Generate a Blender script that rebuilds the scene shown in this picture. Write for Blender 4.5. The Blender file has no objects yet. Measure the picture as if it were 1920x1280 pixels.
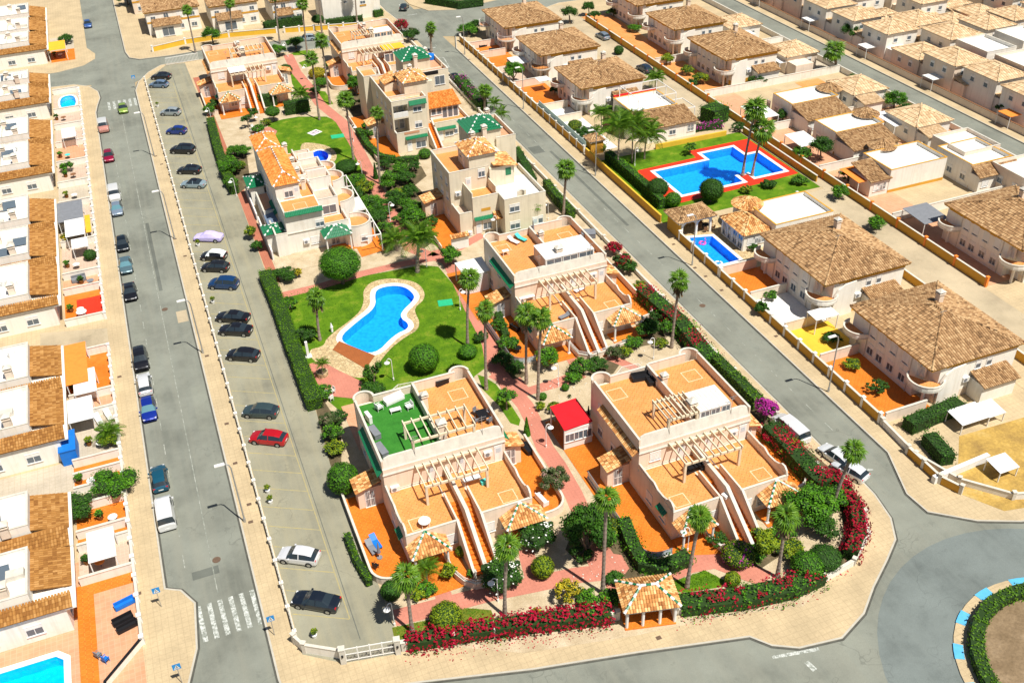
import bpy, math, random
import numpy as np
from mathutils import Matrix, Vector
from mathutils.geometry import tessellate_polygon
random.seed(7)
S = bpy.context.scene
COL = S.collection
# ---------------------------------------------------------------- camera
F, PIT, ROLL, YAW, CAMH = 1865.387, 0.6188522, -0.03738507, 0.35819674, 75.0
cy, sy, cp, sp = math.cos(YAW), math.sin(YAW), math.cos(PIT), math.sin(PIT)
fw = Vector((sy*cp, cy*cp, -sp)); rt = Vector((cy, -sy, 0)); up = rt.cross(fw)
cr, sr = math.cos(ROLL), math.sin(ROLL)
rt, up = rt*cr + up*sr, up*cr - rt*sr
cam = bpy.data.objects.new('camera', bpy.data.cameras.new('camera'))
COL.objects.link(cam); S.camera = cam
cam.matrix_world = Matrix(((rt.x, up.x, -fw.x, 0), (rt.y, up.y, -fw.y, 0), (rt.z, up.z, -fw.z, CAMH), (0, 0, 0, 1)))
cam.data.sensor_width = 36; cam.data.lens = F/1920*36; cam.data.clip_end = 4000; cam.data.clip_start = 1
# ---------------------------------------------------------------- light
SUN_EL, SUN_AZ = math.radians(63), math.atan2(0.43, -0.90)      # azimuth of the sun measured from +Y clockwise
sd = Vector((math.sin(SUN_AZ)*math.cos(SUN_EL), math.cos(SUN_AZ)*math.cos(SUN_EL), math.sin(SUN_EL)))
W = bpy.data.worlds.new('World'); S.world = W; W.use_nodes = True
nt = W.node_tree; nt.nodes.clear()
sk = nt.nodes.new('ShaderNodeTexSky'); sk.sky_type = 'NISHITA'; sk.sun_disc = False
sk.sun_elevation = SUN_EL; sk.sun_rotation = SUN_AZ
bg = nt.nodes.new('ShaderNodeBackground'); bg.inputs[1].default_value = 0.05
ow = nt.nodes.new('ShaderNodeOutputWorld')
nt.links.new(sk.outputs[0], bg.inputs[0]); nt.links.new(bg.outputs[0], ow.inputs[0])
sl = bpy.data.lights.new('sun', 'SUN'); sl.energy = 5.0; sl.angle = math.radians(.5); sl.color = (1, .955, .87)
so = bpy.data.objects.new('sun', sl); COL.objects.link(so); so.location = (0, 0, 120)
so.rotation_euler = sd.to_track_quat('Z', 'Y').to_euler()
S.view_settings.view_transform = 'Standard'; S.view_settings.look = 'None'
S.view_settings.exposure = 0.36; S.view_settings.gamma = 1; S.view_settings.use_curve_mapping = False
try:
    S.cycles.max_bounces = 5; S.cycles.diffuse_bounces = 3; S.cycles.transparent_max_bounces = 6
except Exception: pass
# ---------------------------------------------------------------- helpers
def P(px, py, z=0.0):
    'ground point seen at photo pixel (1920x1280)'
    d = rt*((px-960)/F) - up*((py-640)/F) + fw
    t = (z-CAMH)/d.z
    return (d.x*t, d.y*t)
def PL(s, z=0.0):
    v = [float(a) for a in s.replace(',', ' ').split()]
    return [P(v[i], v[i+1], z) for i in range(0, len(v), 2)]
SPLIT = {'roof_wall', 'post', 'coping', 'frame', 'roof_frame', 'carport_frame', 'gate_post', 'beam', 'plinth', 'rail_post'}
class MB:
    def __init__(s): s.v = []; s.f = []; s.m = []; s.t = []
    def face(s, pts, m=0, t=.5):
        n = len(s.v); s.v.extend(pts); s.f.append(tuple(range(n, n+len(pts)))); s.m.append(m); s.t.append(t); return s
    def box(s, x0, x1, y0, y1, z0, z1, m=0, t=.5):
        n = len(s.v)
        s.v += [(x0,y0,z0),(x1,y0,z0),(x1,y1,z0),(x0,y1,z0),(x0,y0,z1),(x1,y0,z1),(x1,y1,z1),(x0,y1,z1)]
        for q in ((0,3,2,1),(4,5,6,7),(0,1,5,4),(1,2,6,5),(2,3,7,6),(3,0,4,7)):
            s.f.append(tuple(n+i for i in q)); s.m.append(m); s.t.append(t)
        return s
    def prism(s, poly, z0, z1, m=0, t=.5, bottom=False):
        n = len(poly); b = len(s.v)
        s.v += [(p[0],p[1],z0) for p in poly] + [(p[0],p[1],z1) for p in poly]
        for i in range(n):
            j = (i+1) % n; s.f.append((b+i, b+j, b+n+j, b+n+i)); s.m.append(m); s.t.append(t)
        s.f.append(tuple(b+n+i for i in range(n))); s.m.append(m); s.t.append(t)
        if bottom: s.f.append(tuple(b+n-1-i for i in range(n))); s.m.append(m); s.t.append(t)
        return s
    def cyl(s, x, y, z0, z1, r, n=12, m=0, r1=None, t=.5, a0=0, a1=None, caps=True):
        r1 = r if r1 is None else r1
        full = a1 is None; a1 = a0+2*math.pi if full else a1
        k = n if full else n+1; b = len(s.v)
        for zz, rr in ((z0, r), (z1, r1)):
            for i in range(k):
                a = a0+(a1-a0)*i/n; s.v.append((x+rr*math.cos(a), y+rr*math.sin(a), zz))
        for i in range(n):
            j = (i+1) % k; s.f.append((b+i, b+j, b+k+j, b+k+i)); s.m.append(m); s.t.append(t)
        if caps:
            s.f.append(tuple(b+k+i for i in range(k))); s.m.append(m); s.t.append(t)
        return s
    def tube(s, pts, r, n=6, m=0, t=.5, r1=None):
        k = len(pts); b = len(s.v)
        for i, p in enumerate(pts):
            p = Vector(p); d = (Vector(pts[min(i+1,k-1)])-Vector(pts[max(i-1,0)])).normalized()
            a = d.orthogonal().normalized(); c = d.cross(a)
            rr = r if r1 is None else r+(r1-r)*i/(k-1)
            for j in range(n):
                q = p + (a*math.cos(6.28318*j/n)+c*math.sin(6.28318*j/n))*rr; s.v.append(tuple(q))
        for i in range(k-1):
            for j in range(n):
                s.f.append((b+i*n+j, b+i*n+(j+1)%n, b+(i+1)*n+(j+1)%n, b+(i+1)*n+j)); s.m.append(m); s.t.append(t)
        s.f.append(tuple(b+(k-1)*n+j for j in range(n))); s.m.append(m); s.t.append(t)
        return s
    def mesh(s, name, mats, smooth=False):
        me = bpy.data.meshes.new(name); me.from_pydata(s.v, [], s.f)
        for x in (mats if isinstance(mats, (list, tuple)) else [mats]): me.materials.append(x)
        if any(s.m): me.polygons.foreach_set('material_index', s.m)
        if any(abs(a-.5) > 1e-6 for a in s.t):
            at = me.attributes.new('tint', 'FLOAT', 'FACE'); at.data.foreach_set('value', s.t)
        if smooth:
            me.polygons.foreach_set('use_smooth', [True]*len(s.f))
            if smooth != 'all': me.set_sharp_from_angle(angle=math.radians(smooth if smooth > 1 else 35))
        me.update(); return me
    def build(s, name, mats, parent=None, kind=None, smooth=False, loc=None, rz=0):
        if parent and kind is None and name in SPLIT and len(s.f) < 400:
            par_ = list(range(len(s.v)))
            def fd(a):
                while par_[a] != a: par_[a] = par_[par_[a]]; a = par_[a]
                return a
            for f in s.f:
                for q in f[1:]: par_[fd(q)] = fd(f[0])
            gs = {}
            for i, f in enumerate(s.f): gs.setdefault(fd(f[0]), []).append(i)
            if len(gs) > 1:
                o = None
                for g in gs.values():
                    b = MB(); mp = {}
                    for i in g:
                        b.f.append(tuple(mp.setdefault(q, len(mp)) for q in s.f[i])); b.m.append(s.m[i]); b.t.append(s.t[i])
                    b.v = [s.v[q] for q in mp]; o = obj(name, b.mesh(name, mats, smooth), parent, kind, loc, rz)
                return o
        return obj(name, s.mesh(name, mats, smooth), parent, kind, loc, rz)
def obj(name, me, parent=None, kind=None, loc=None, rz=0):
    o = bpy.data.objects.new(name, me); COL.objects.link(o)
    if parent: o.parent = parent
    if kind: o['kind'] = kind
    if loc: o.location = loc
    if rz: o.rotation_euler = (0, 0, rz)
    return o
def T(o, label, cat, group=None, kind=None):
    o['label'] = label; o['category'] = cat
    if group: o['group'] = group
    if kind: o['kind'] = kind
    return o
def thing(name, x, y, z, label, cat, group=None, rz=0, sc=None):
    o = obj(name, None, None, None, (x, y, z), rz)
    if sc: o.scale = sc if isinstance(sc, tuple) else (sc, sc, sc)
    return T(o, label, cat, group)
KIDS = {}
def copy_tree(o, parent=None):
    c = o.copy(); COL.objects.link(c)
    if parent: c.parent = parent
    for ch in [k for k in o.children]: copy_tree(ch, c)
    return c
# ---------------------------------------------------------------- materials
class NT:
    def __init__(s, name):
        s.m = bpy.data.materials.new(name); s.m.use_nodes = True; s.t = s.m.node_tree; s.b = s.t.nodes['Principled BSDF']
        s.pos = None
    def n(s, ty, **kw):
        x = s.t.nodes.new('ShaderNode'+ty)
        for k, v in kw.items():
            if k.startswith('i'): s.put(x, int(k[1:]), v)
            else: setattr(x, k, v)
        return x
    def put(s, x, i, v):
        if hasattr(v, 'links'): s.t.links.new(v, x.inputs[i])
        else: x.inputs[i].default_value = v
    def math(s, op, a, b=0.0, c=None):
        x = s.n('Math', operation=op, i0=a, i1=b)
        if c is not None: s.put(x, 2, c)
        return x.outputs[0]
    def P(s):
        if s.pos is None: s.pos = s.n('NewGeometry').outputs[0]
        return s.pos
    def noise(s, scale, det=3, rough=.6, vec=None):
        x = s.n('TexNoise'); x.inputs['Scale'].default_value = scale; x.inputs['Detail'].default_value = det; x.inputs['Roughness'].default_value = rough
        s.t.links.new(vec or s.P(), x.inputs['Vector']); return x.outputs[0]
    def ramp(s, f, stops):
        x = s.n('ValToRGB'); s.t.links.new(f, x.inputs[0]); e = x.color_ramp.elements
        while len(e) < len(stops): e.new(.5)
        for el, (p, c) in zip(e, stops): el.position = p; el.color = (*c, 1) if len(c) == 3 else c
        return x.outputs[0]
    def mix(s, f, a, b, mode='MIX'):
        x = s.n('Mix', data_type='RGBA', blend_type=mode)
        for i, v in ((0, f), (6, a), (7, b)):
            if isinstance(v, tuple) and len(v) == 3: v = (*v, 1)
            s.put(x, i, v)
        return x.outputs[2]
    def out(s, col, rough=.8, bump=None, bs=.3, spec=.3, metal=0):
        if isinstance(col, tuple): col = (*col[:3], 1)
        s.put(s.b, 0, col); s.b.inputs['Roughness'].default_value = rough; s.b.inputs['Metallic'].default_value = metal
        s.b.inputs['Specular IOR Level'].default_value = spec
        if bump is not None:
            x = s.n('Bump'); x.inputs['Strength'].default_value = bs; x.inputs['Distance'].default_value = .05
            s.t.links.new(bump, x.inputs['Height']); s.t.links.new(x.outputs[0], s.b.inputs['Normal'])
        return s.m
def sc3(c, k): return tuple(min(1, a*k) for a in c)
def plain(name, c, rough=.7, v=.12, scale=2.0, spec=.3, metal=0, fine=14, dirt=None):
    n = NT(name)
    a = n.noise(scale, 4); col = n.ramp(a, [(.3, sc3(c, 1-v)), (.7, sc3(c, 1+v*.6))])
    if dirt: 
        d = n.ramp(n.noise(.35, 5, .7), [(.55, (0,0,0)), (.75, (1,1,1))])
        col = n.mix(n.math('MULTIPLY', d, .5), col, dirt)
    if dirt:
        mp = n.n('Mapping'); n.t.links.new(n.P(), mp.inputs[0]); mp.inputs['Scale'].default_value = (2.2, 2.2, .12)
        st = n.ramp(n.noise(1.0, 4, .6, mp.outputs[0]), [(.5, (0,0,0)), (.78, (1,1,1))]); col = n.mix(n.math('MULTIPLY', st, .45), col, sc3(dirt, .8))
    return n.out(col, rough, n.noise(fine, 3), .15, spec, metal)
def tinted(name, stops, rough=.75, spec=.25, nz=0, trans=None):
    n = NT(name); at = n.n('Attribute', attribute_name='tint'); f = at.outputs['Fac']
    if nz: f = n.math('ADD', f, n.math('MULTIPLY', n.math('SUBTRACT', n.noise(nz, 3), .5), .5))
    n.out(n.ramp(f, stops), rough, None, 0, spec)
    if trans: 
        n.b.inputs['Transmission Weight'].default_value = 0
        d = n.n('BsdfTranslucent', i0=(*trans, 1)); mx = n.n('MixShader'); mx.inputs[0].default_value = .22
        o = [x for x in n.t.nodes if x.type == 'OUTPUT_MATERIAL'][0]
        n.t.links.new(n.b.outputs[0], mx.inputs[1]); n.t.links.new(d.outputs[0], mx.inputs[2]); n.t.links.new(mx.outputs[0], o.inputs[0])
    return n.m
def gridfac(n, size, w, rot=0.0):
    'mask near the lines of a square grid'
    v = n.P()
    if rot:
        m = n.n('Mapping'); n.t.links.new(v, m.inputs[0]); m.inputs['Rotation'].default_value = (0, 0, rot); v = m.outputs[0]
    sx = n.n('SeparateXYZ'); n.t.links.new(v, sx.inputs[0]); r = []
    for i in (0, 1):
        a = n.math('PINGPONG', sx.outputs[i], size/2); r.append(a)
    return r
def floor_tiles(name, c, joint, size=.42, dot=None, v=.14):
    n = NT(name); a, b = gridfac(n, size, .03)
    line = n.math('LESS_THAN', n.math('MINIMUM', a, b), .022)
    col = n.ramp(n.noise(1.1, 4), [(.3, sc3(c, 1-v)), (.72, sc3(c, 1+v*.5))])
    we = n.ramp(n.noise(.45, 6, .7), [(.42, (0,0,0)), (.72, (1,1,1))]); col = n.mix(n.math('MULTIPLY', we, .42), col, joint)
    dk = n.ramp(n.noise(.9, 5, .75), [(.60, (0,0,0)), (.76, (1,1,1))]); col = n.mix(n.math('MULTIPLY', dk, .4), col, sc3(c, .5))
    sn = n.n('VectorMath', operation='SNAP'); n.t.links.new(n.P(), sn.inputs[0]); sn.inputs[1].default_value = (size, size, 9)
    wn = n.n('TexWhiteNoise'); n.t.links.new(sn.outputs[0], wn.inputs[0])
    col = n.mix(n.math('MULTIPLY', wn.outputs[0], .35), col, sc3(c, .72))
    col = n.mix(n.math('MULTIPLY', line, .5), col, joint)
    if dot:
        d = n.math('LESS_THAN', n.math('ADD', a, b), .085)
        col = n.mix(n.math('MULTIPLY', d, .8), col, dot)
    return n.out(col, .6, n.noise(9, 3), .1, .35)
def asphalt(name, c, warm, amt=.6):
    n = NT(name)
    big = n.ramp(n.noise(.12, 6, .65), [(.32, sc3(c, .70)), (.5, c), (.68, sc3(c, 1.22))])
    mp = n.n('Mapping'); n.t.links.new(n.P(), mp.inputs[0]); mp.inputs['Scale'].default_value = (1, .05, 1)
    st = n.ramp(n.noise(1.1, 4, .6, mp.outputs[0]), [(.4, (0,0,0)), (.7, (1,1,1))])
    col = n.mix(n.math('MULTIPLY', st, amt), big, warm)
    fine = n.ramp(n.noise(26, 2), [(.3, (.78,.78,.78)), (.7, (1.15,1.15,1.15))]); col = n.mix(.8, col, fine, 'MULTIPLY')
    sp_ = n.ramp(n.noise(.9, 5, .7), [(.60, (0,0,0)), (.76, (1,1,1))]); col = n.mix(n.math('MULTIPLY', sp_, .5), col, sc3(c, .55))
    vo = n.n('TexVoronoi', feature='DISTANCE_TO_EDGE'); vo.inputs['Scale'].default_value = .11
    wv = n.n('VectorMath', operation='ADD'); n.t.links.new(n.P(), wv.inputs[0])
    wz = n.n('TexNoise'); wz.inputs['Scale'].default_value = .5; n.t.links.new(n.P(), wz.inputs['Vector'])
    ws = n.n('VectorMath', operation='SCALE'); n.t.links.new(wz.outputs['Color'], ws.inputs[0]); ws.inputs['Scale'].default_value = 5
    n.t.links.new(ws.outputs[0], wv.inputs[1]); n.t.links.new(wv.outputs[0], vo.inputs['Vector'])
    ck = n.math('LESS_THAN', vo.outputs[0], .005); col = n.mix(n.math('MULTIPLY', ck, n.math('MULTIPLY', n.ramp(n.noise(.08, 2), [(.45, (0,0,0)), (.6, (1,1,1))]), .4)), col, sc3(c, .5))
    return n.out(col, .85, n.noise(30, 2), .2, .25)
def pavement(name, c, joint, size=.6):
    n = NT(name); a, b = gridfac(n, size, .02)
    line = n.math('LESS_THAN', n.math('MINIMUM', a, b), .02)
    col = n.ramp(n.noise(.3, 6, .65), [(.32, sc3(c, .84)), (.66, sc3(c, 1.1))])
    fine = n.ramp(n.noise(4, 4, .7), [(.3, (.86,.86,.86)), (.7, (1.1,1.1,1.1))]); col = n.mix(.8, col, fine, 'MULTIPLY')
    st = n.ramp(n.noise(.8, 5, .75), [(.66, (0,0,0)), (.78, (1,1,1))]); col = n.mix(n.math('MULTIPLY', st, .35), col, sc3(c, .55))
    col = n.mix(n.math('MULTIPLY', line, .4), col, joint)
    return n.out(col, .85, n.noise(12, 3), .15)
def ground(name, a, b, c, s1=.35, s2=6, bs=.4):
    n = NT(name)
    col = n.ramp(n.noise(s1, 6, .65), [(.32, a), (.55, b), (.75, c)])
    fine = n.ramp(n.noise(s2, 4, .75), [(.3, (.7,.7,.7)), (.7, (1.2,1.2,1.2))]); col = n.mix(.85, col, fine, 'MULTIPLY')
    return n.out(col, .9, n.noise(s2*1.5, 4), bs, .15)
def stone(name, a, b, joint, s=1.6):
    n = NT(name); vo = n.n('TexVoronoi'); vo.inputs['Scale'].default_value = s; n.t.links.new(n.P(), vo.inputs['Vector'])
    ve = n.n('TexVoronoi', feature='DISTANCE_TO_EDGE'); ve.inputs['Scale'].default_value = s; n.t.links.new(n.P(), ve.inputs['Vector'])
    col = n.mix(vo.outputs['Color'], a, b); 
    sp_ = n.n('SeparateColor'); n.t.links.new(vo.outputs['Color'], sp_.inputs[0])
    col = n.mix(sp_.outputs[0], a, b)
    col = n.mix(n.math('LESS_THAN', ve.outputs[0], .05), col, joint)
    return n.out(col, .85, n.noise(5, 3), .3)
K = {}
K['road'] = asphalt('asphalt', (.205,.215,.18), (.255,.255,.205), .45)
K['lot'] = asphalt('car_park_asphalt', (.26,.25,.185), (.33,.30,.20), .6)
K['lane'] = asphalt('lane_concrete', (.44,.36,.24), (.48,.40,.27), .4)
K['rdark'] = asphalt('roundabout_asphalt', (.165,.19,.18), (.19,.215,.2), .4)
K['pave'] = pavement('pavement_slabs', (.50,.39,.235), (.27,.2,.12))
K['pave2'] = pavement('pavement_slabs_pale', (.50,.43,.33), (.30,.23,.15))
K['kerb'] = plain('kerb_stone', (.42,.38,.30))
K['base'] = ground('dry_ground', (.36,.27,.15), (.44,.34,.2), (.5,.4,.26))
K['gravel'] = ground('garden_gravel', (.40,.31,.19), (.52,.42,.28), (.60,.50,.36), .5, 7)
K['yellowdirt'] = ground('ochre_sand_lot', (.30,.19,.06), (.48,.31,.08), (.55,.40,.16), .35, 3)
K['browndirt'] = ground('brown_dirt', (.16,.11,.06), (.24,.17,.1), (.34,.25,.16), .4, 3)
K['grass'] = ground('lawn_grass', (.05,.13,.005), (.105,.21,.007), (.27,.29,.035), .45, 9, .6)
K['grassdry'] = ground('dry_lawn_grass', (.09,.13,.01), (.16,.18,.02), (.24,.2,.05), .6, 9, .6)
K['turf'] = ground('synthetic_turf', (.03,.16,.02), (.04,.2,.025), (.05,.22,.03), 1, 12, .4)
K['kerbtop'] = plain('kerb_top_stone', (.46,.43,.36), .85, .12, 1.5); K['gutter'] = plain('dark_gutter', (.09,.09,.075), .9, .3, 1)
K['pink'] = pavement('pink_path_paving', (.52,.20,.14), (.36,.13,.09), .4)
K['redpave'] = pavement('red_brick_strip', (.42,.15,.09), (.25,.09,.05), .3)
K['stone'] = stone('crazy_paving', (.62,.48,.27), (.45,.33,.17), (.30,.22,.12), 2.2)
K['floor'] = floor_tiles('terrace_tiles', (.70,.275,.075), (.78,.42,.18), .55, (.36,.10,.02))
K['floor2'] = floor_tiles('patio_tiles', (.66,.165,.012), (.74,.30,.05), .55, (.42,.09,.01))
K['floor3'] = floor_tiles('salmon_tiles', (.62,.31,.17), (.70,.42,.28), .5)
K['floorP'] = floor_tiles('pale_pink_tiles', (.56,.41,.31), (.62,.50,.4), .4)
K['inlay'] = plain('pale_inlay_tiles', (.85,.55,.34))
K['redfloor'] = plain('red_pool_surround', (.75,.035,.012), .6, .15, 1.5)
K['brown'] = floor_tiles('brown_pool_steps', (.36,.11,.03), (.25,.08,.02), .3)
K['wall'] = plain('cream_render', (.77,.64,.51), .85, .07, .6, .15, 0, 20, (.62,.5,.36))
K['wall2'] = plain('ochre_cream_render', (.72,.64,.49), .85, .07, .6, .15, 0, 20, (.55,.47,.33))
K['wallL'] = plain('pale_render', (.80,.76,.68), .85, .06, .6, .15, 0, 20, (.66,.58,.46))
K['white'] = plain('white_paint', (.78,.77,.74), .6, .06, .8, .3, 0, 20, (.68,.64,.55))
K['wwhite'] = plain('villa_white_render', (.83,.79,.71), .85, .05, .6, .15, 0, 20, (.7,.62,.48))
K['cop'] = plain('grey_white_coping', (.62,.58,.50), .8, .12, 1.2, .2, 0, 20, (.5,.46,.38))
K['ochre'] = plain('ochre_wall_paint', (.60,.31,.04), .85, .1, .7)
K['yellow'] = plain('yellow_wall_paint', (.72,.44,.04), .85, .1, .7)
K['perg'] = plain('cream_pergola_beams', (.70,.60,.43), .8, .1, 2)
K['steel'] = plain('galvanised_steel', (.45,.46,.46), .4, .08, 3, .5, .6)
K['dark'] = plain('dark_wicker', (.018,.018,.02), .7, .3, 9)
K['black'] = plain('black_plastic', (.012,.012,.014), .45)
K['grey'] = plain('grey_plastic', (.2,.21,.23), .6)
K['brownw'] = plain('brown_wood', (.24,.11,.05), .7, .3, 5)
K['trunkwood'] = plain('bark', (.20,.15,.10), .9, .35, 6)
K['palmtrunk'] = plain('palm_bark', (.30,.24,.19), .95, .35, 5)
K['glass'] = NT('window_glass').out((.10,.13,.16), .08, None, 0, .8)
K['glass2'] = NT('pale_blind_glass').out((.52,.58,.62), .25, None, 0, .5)
K['cglass'] = NT('car_glass').out((.02,.03,.038), .05, None, 0, .9)
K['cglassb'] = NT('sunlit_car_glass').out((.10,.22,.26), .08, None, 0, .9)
K['tyre'] = plain('tyre_rubber', (.02,.02,.02), .85)
K['rim'] = plain('alloy_rim', (.5,.5,.5), .35, .1, 9, .5, .7)
K['lampred'] = NT('tail_lamp_red').out((.5,.01,.01), .2, None, 0, .6)
K['lampw'] = NT('head_lamp_clear').out((.7,.72,.74), .1, None, 0, .8)
K['green'] = plain('green_glazed_tiles', (.01,.17,.07), .35, .2, 4, .5)
K['awn_y'] = plain('yellow_canvas', (.85,.42,.03), .8); K['awn_o'] = plain('orange_canvas', (.85,.25,.04), .8)
K['red'] = plain('red_canvas_roof', (.62,.012,.02), .6, .15, 1.5); K['blue'] = plain('blue_plastic', (.01,.17,.62), .5)
K['cyan'] = plain('turquoise_cloth', (.08,.55,.50), .8); K['pinkp'] = plain('pink_plastic', (.8,.12,.4), .5)
K['cloth'] = plain('pale_cloth', (.75,.74,.72), .8, .1, 4); K['greencloth'] = plain('green_net', (.02,.42,.2), .8)
def worn(name, c, under, amt=.5, s=3.5):
    n = NT(name); f = n.ramp(n.noise(s, 5, .75), [(.5-amt*.3, (0,0,0)), (.62, (1,1,1))]); return n.out(n.mix(f, under, c), .85)
K['paint'] = worn('worn_road_paint', (.60,.62,.58), (.21,.225,.19), .3); K['faint'] = worn('faded_road_paint', (.38,.39,.34), (.2,.215,.18), .2, 2); K['ypaint'] = worn('faded_parking_paint', (.42,.34,.13), (.28,.27,.19), .7, 2.5)
K['bluekerb'] = plain('blue_kerb_paint', (.10,.42,.68), .7); K['sign'] = plain('sign_blue', (.02,.25,.6), .4)
K['tiles'] = tinted('terracotta_tiles', [(0, (.16,.06,.02)), (.28, (.48,.20,.06)), (.6, (.66,.36,.13)), (1, (.78,.56,.28))], .8, .2, .5)
K['tiles2'] = tinted('brown_roof_tiles', [(0, (.10,.055,.025)), (.3, (.31,.175,.08)), (.65, (.43,.26,.125)), (1, (.56,.38,.20))], .8, .2, .5)
K['tiles3'] = tinted('orange_roof_tiles', [(0, (.40,.12,.02)), (.4, (.66,.22,.04)), (1, (.80,.36,.10))], .8, .2, .5)
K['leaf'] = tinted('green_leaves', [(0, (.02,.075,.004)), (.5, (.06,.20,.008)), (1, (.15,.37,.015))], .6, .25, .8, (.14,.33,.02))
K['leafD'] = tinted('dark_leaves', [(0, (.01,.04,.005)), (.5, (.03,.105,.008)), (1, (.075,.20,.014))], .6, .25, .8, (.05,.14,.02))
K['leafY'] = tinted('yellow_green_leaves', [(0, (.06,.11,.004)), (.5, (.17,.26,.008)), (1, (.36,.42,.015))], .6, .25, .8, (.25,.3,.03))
K['leafG'] = tinted('golden_leaves', [(0, (.12,.12,.01)), (.5, (.42,.34,.015)), (1, (.72,.58,.03))], .6, .25, .8, (.5,.4,.03))
K['leafO'] = tinted('oleander_leaves', [(0, (.03,.05,.015)), (.6, (.09,.13,.04)), (.8, (.16,.17,.08)), (1, (.45,.25,.24))], .7, .2, .8, (.1,.15,.04))
K['hedge'] = tinted('clipped_hedge_leaves', [(0, (.04,.11,.004)), (.5, (.085,.20,.005)), (1, (.13,.27,.01))], .6, .25, .5, (.1,.2,.02))
K['flowR'] = tinted('red_bougainvillea_flowers', [(0, (.13,.003,.012)), (.5, (.36,.005,.025)), (1, (.58,.02,.07))], .7, .15, .8, (.5,.02,.05))
K['flowM'] = tinted('magenta_bougainvillea_flowers', [(0, (.25,.01,.16)), (1, (.55,.05,.40))], .7, .15, 0, (.5,.03,.3))
K['flowW'] = tinted('white_flowers', [(0, (.7,.7,.65)), (1, (.85,.85,.8))], .7)
K['frond'] = tinted('palm_fronds', [(0, (.025,.06,.006)), (.5, (.07,.17,.010)), (1, (.20,.36,.02))], .5, .4, 0, (.15,.35,.03))
K['dead'] = tinted('dead_fronds', [(0, (.09,.06,.03)), (1, (.28,.20,.11))], .9)
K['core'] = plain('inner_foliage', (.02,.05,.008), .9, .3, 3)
def water():
    n = NT('pool_water'); t = n.t
    o = [x for x in t.nodes if x.type == 'OUTPUT_MATERIAL'][0]
    tr = n.n('BsdfTransparent', i0=(.55,.86,.97,1)); g = n.n('BsdfGlossy', i0=(.9,.95,1,1), i1=.06)
    fr = n.n('Fresnel'); fr.inputs[0].default_value = 1.33
    b = n.n('Bump'); b.inputs['Strength'].default_value = .5; b.inputs['Distance'].default_value = .05
    t.links.new(n.noise(3.2, 3), b.inputs['Height']); t.links.new(b.outputs[0], g.inputs['Normal']); t.links.new(b.outputs[0], fr.inputs['Normal'])
    m = n.n('MixShader'); t.links.new(fr.outputs[0], m.inputs[0]); t.links.new(tr.outputs[0], m.inputs[1]); t.links.new(g.outputs[0], m.inputs[2]); t.links.new(m.outputs[0], o.inputs[0])
    return n.m
K['water'] = water()
def caustic_pooltile(name, c, c2):
    n = NT(name); vo = n.n('TexVoronoi', feature='SMOOTH_F1'); vo.inputs['Scale'].default_value = 2.4; n.t.links.new(n.P(), vo.inputs['Vector'])
    a, b = gridfac(n, .25, .02); l = n.math('LESS_THAN', n.math('MINIMUM', a, b), .012)
    col = n.ramp(vo.outputs['Distance'], [(.05, sc3(c2, 1.12)), (.35, c2), (.8, sc3(c, .92))])  # ripple cells: caustic light painted into the tile colour
    return n.out(n.mix(n.math('MULTIPLY', l, .3), col, sc3(c2, 1.2)), .4)
K['pool'] = caustic_pooltile('blue_pool_mosaic_caustics', (.02,.36,.86), (.03,.44,.93)); K['pool2'] = caustic_pooltile('deep_blue_mosaic_caustics', (.0,.11,.62), (.005,.16,.75))
K['poolc'] = caustic_pooltile('cyan_pool_lining_caustics', (.0,.55,.85), (.0,.62,.9))
GLASSY = K['glass']
def carpaint(c, metal=.3):
    k = 'car%.3f%.3f%.3f' % c
    if k not in K:
        n = NT('car_paint'); K[k] = n.out(c, .28, None, 0, .6, metal); n.b.inputs['Coat Weight'].default_value = .6
    return K[k]
# ================================================================ ground, roads, pools
def area(p): return sum(p[i-1][0]*p[i][1]-p[i][0]*p[i-1][1] for i in range(len(p)))/2
def ccw(p): return p if area(p) > 0 else p[::-1]
def inside(pt, poly):
    c = False; x, y = pt
    for i in range(len(poly)):
        (x1, y1), (x2, y2) = poly[i-1], poly[i]
        if (y1 > y) != (y2 > y) and x < (x2-x1)*(y-y1)/(y2-y1)+x1: c = not c
    return c
def smooth_poly(p, it=2):
    for _ in range(it):
        q = []
        for i in range(len(p)):
            a, b = p[i-1], p[i]
            q += [(a[0]*.75+b[0]*.25, a[1]*.75+b[1]*.25), (a[0]*.25+b[0]*.75, a[1]*.25+b[1]*.75)]
        p = q
    return p
HOLES = []
def sheet(name, poly, z, mat, skirt=None, parent=None, kind='structure', skirtmat=None, label=None):
    poly = ccw(list(poly)); hs = [h for h in HOLES if all(inside(q, poly) for q in h)]
    loops = [[Vector((x, y, 0)) for x, y in poly]] + [[Vector((x, y, 0)) for x, y in ccw(h)[::-1]] for h in hs]
    allp = [v for l in loops for v in l]; mb = MB()
    mb.v = [(v.x, v.y, z) for v in allp]
    for t in tessellate_polygon(loops):
        a, b, c = [allp[i] for i in t]
        if (b-a).cross(c-a).z < 0: t = (t[0], t[2], t[1])
        mb.f.append(tuple(t)); mb.m.append(0); mb.t.append(.5)
    if skirt is not None:
        n = len(poly)
        for i in range(n):
            (x1, y1), (x2, y2) = poly[i], poly[(i+1) % n]
            mb.face([(x1,y1,skirt),(x2,y2,skirt),(x2,y2,z),(x1,y1,z)], 1)
    return mb.build(name, [mat, skirtmat or mat], parent, kind)
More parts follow.
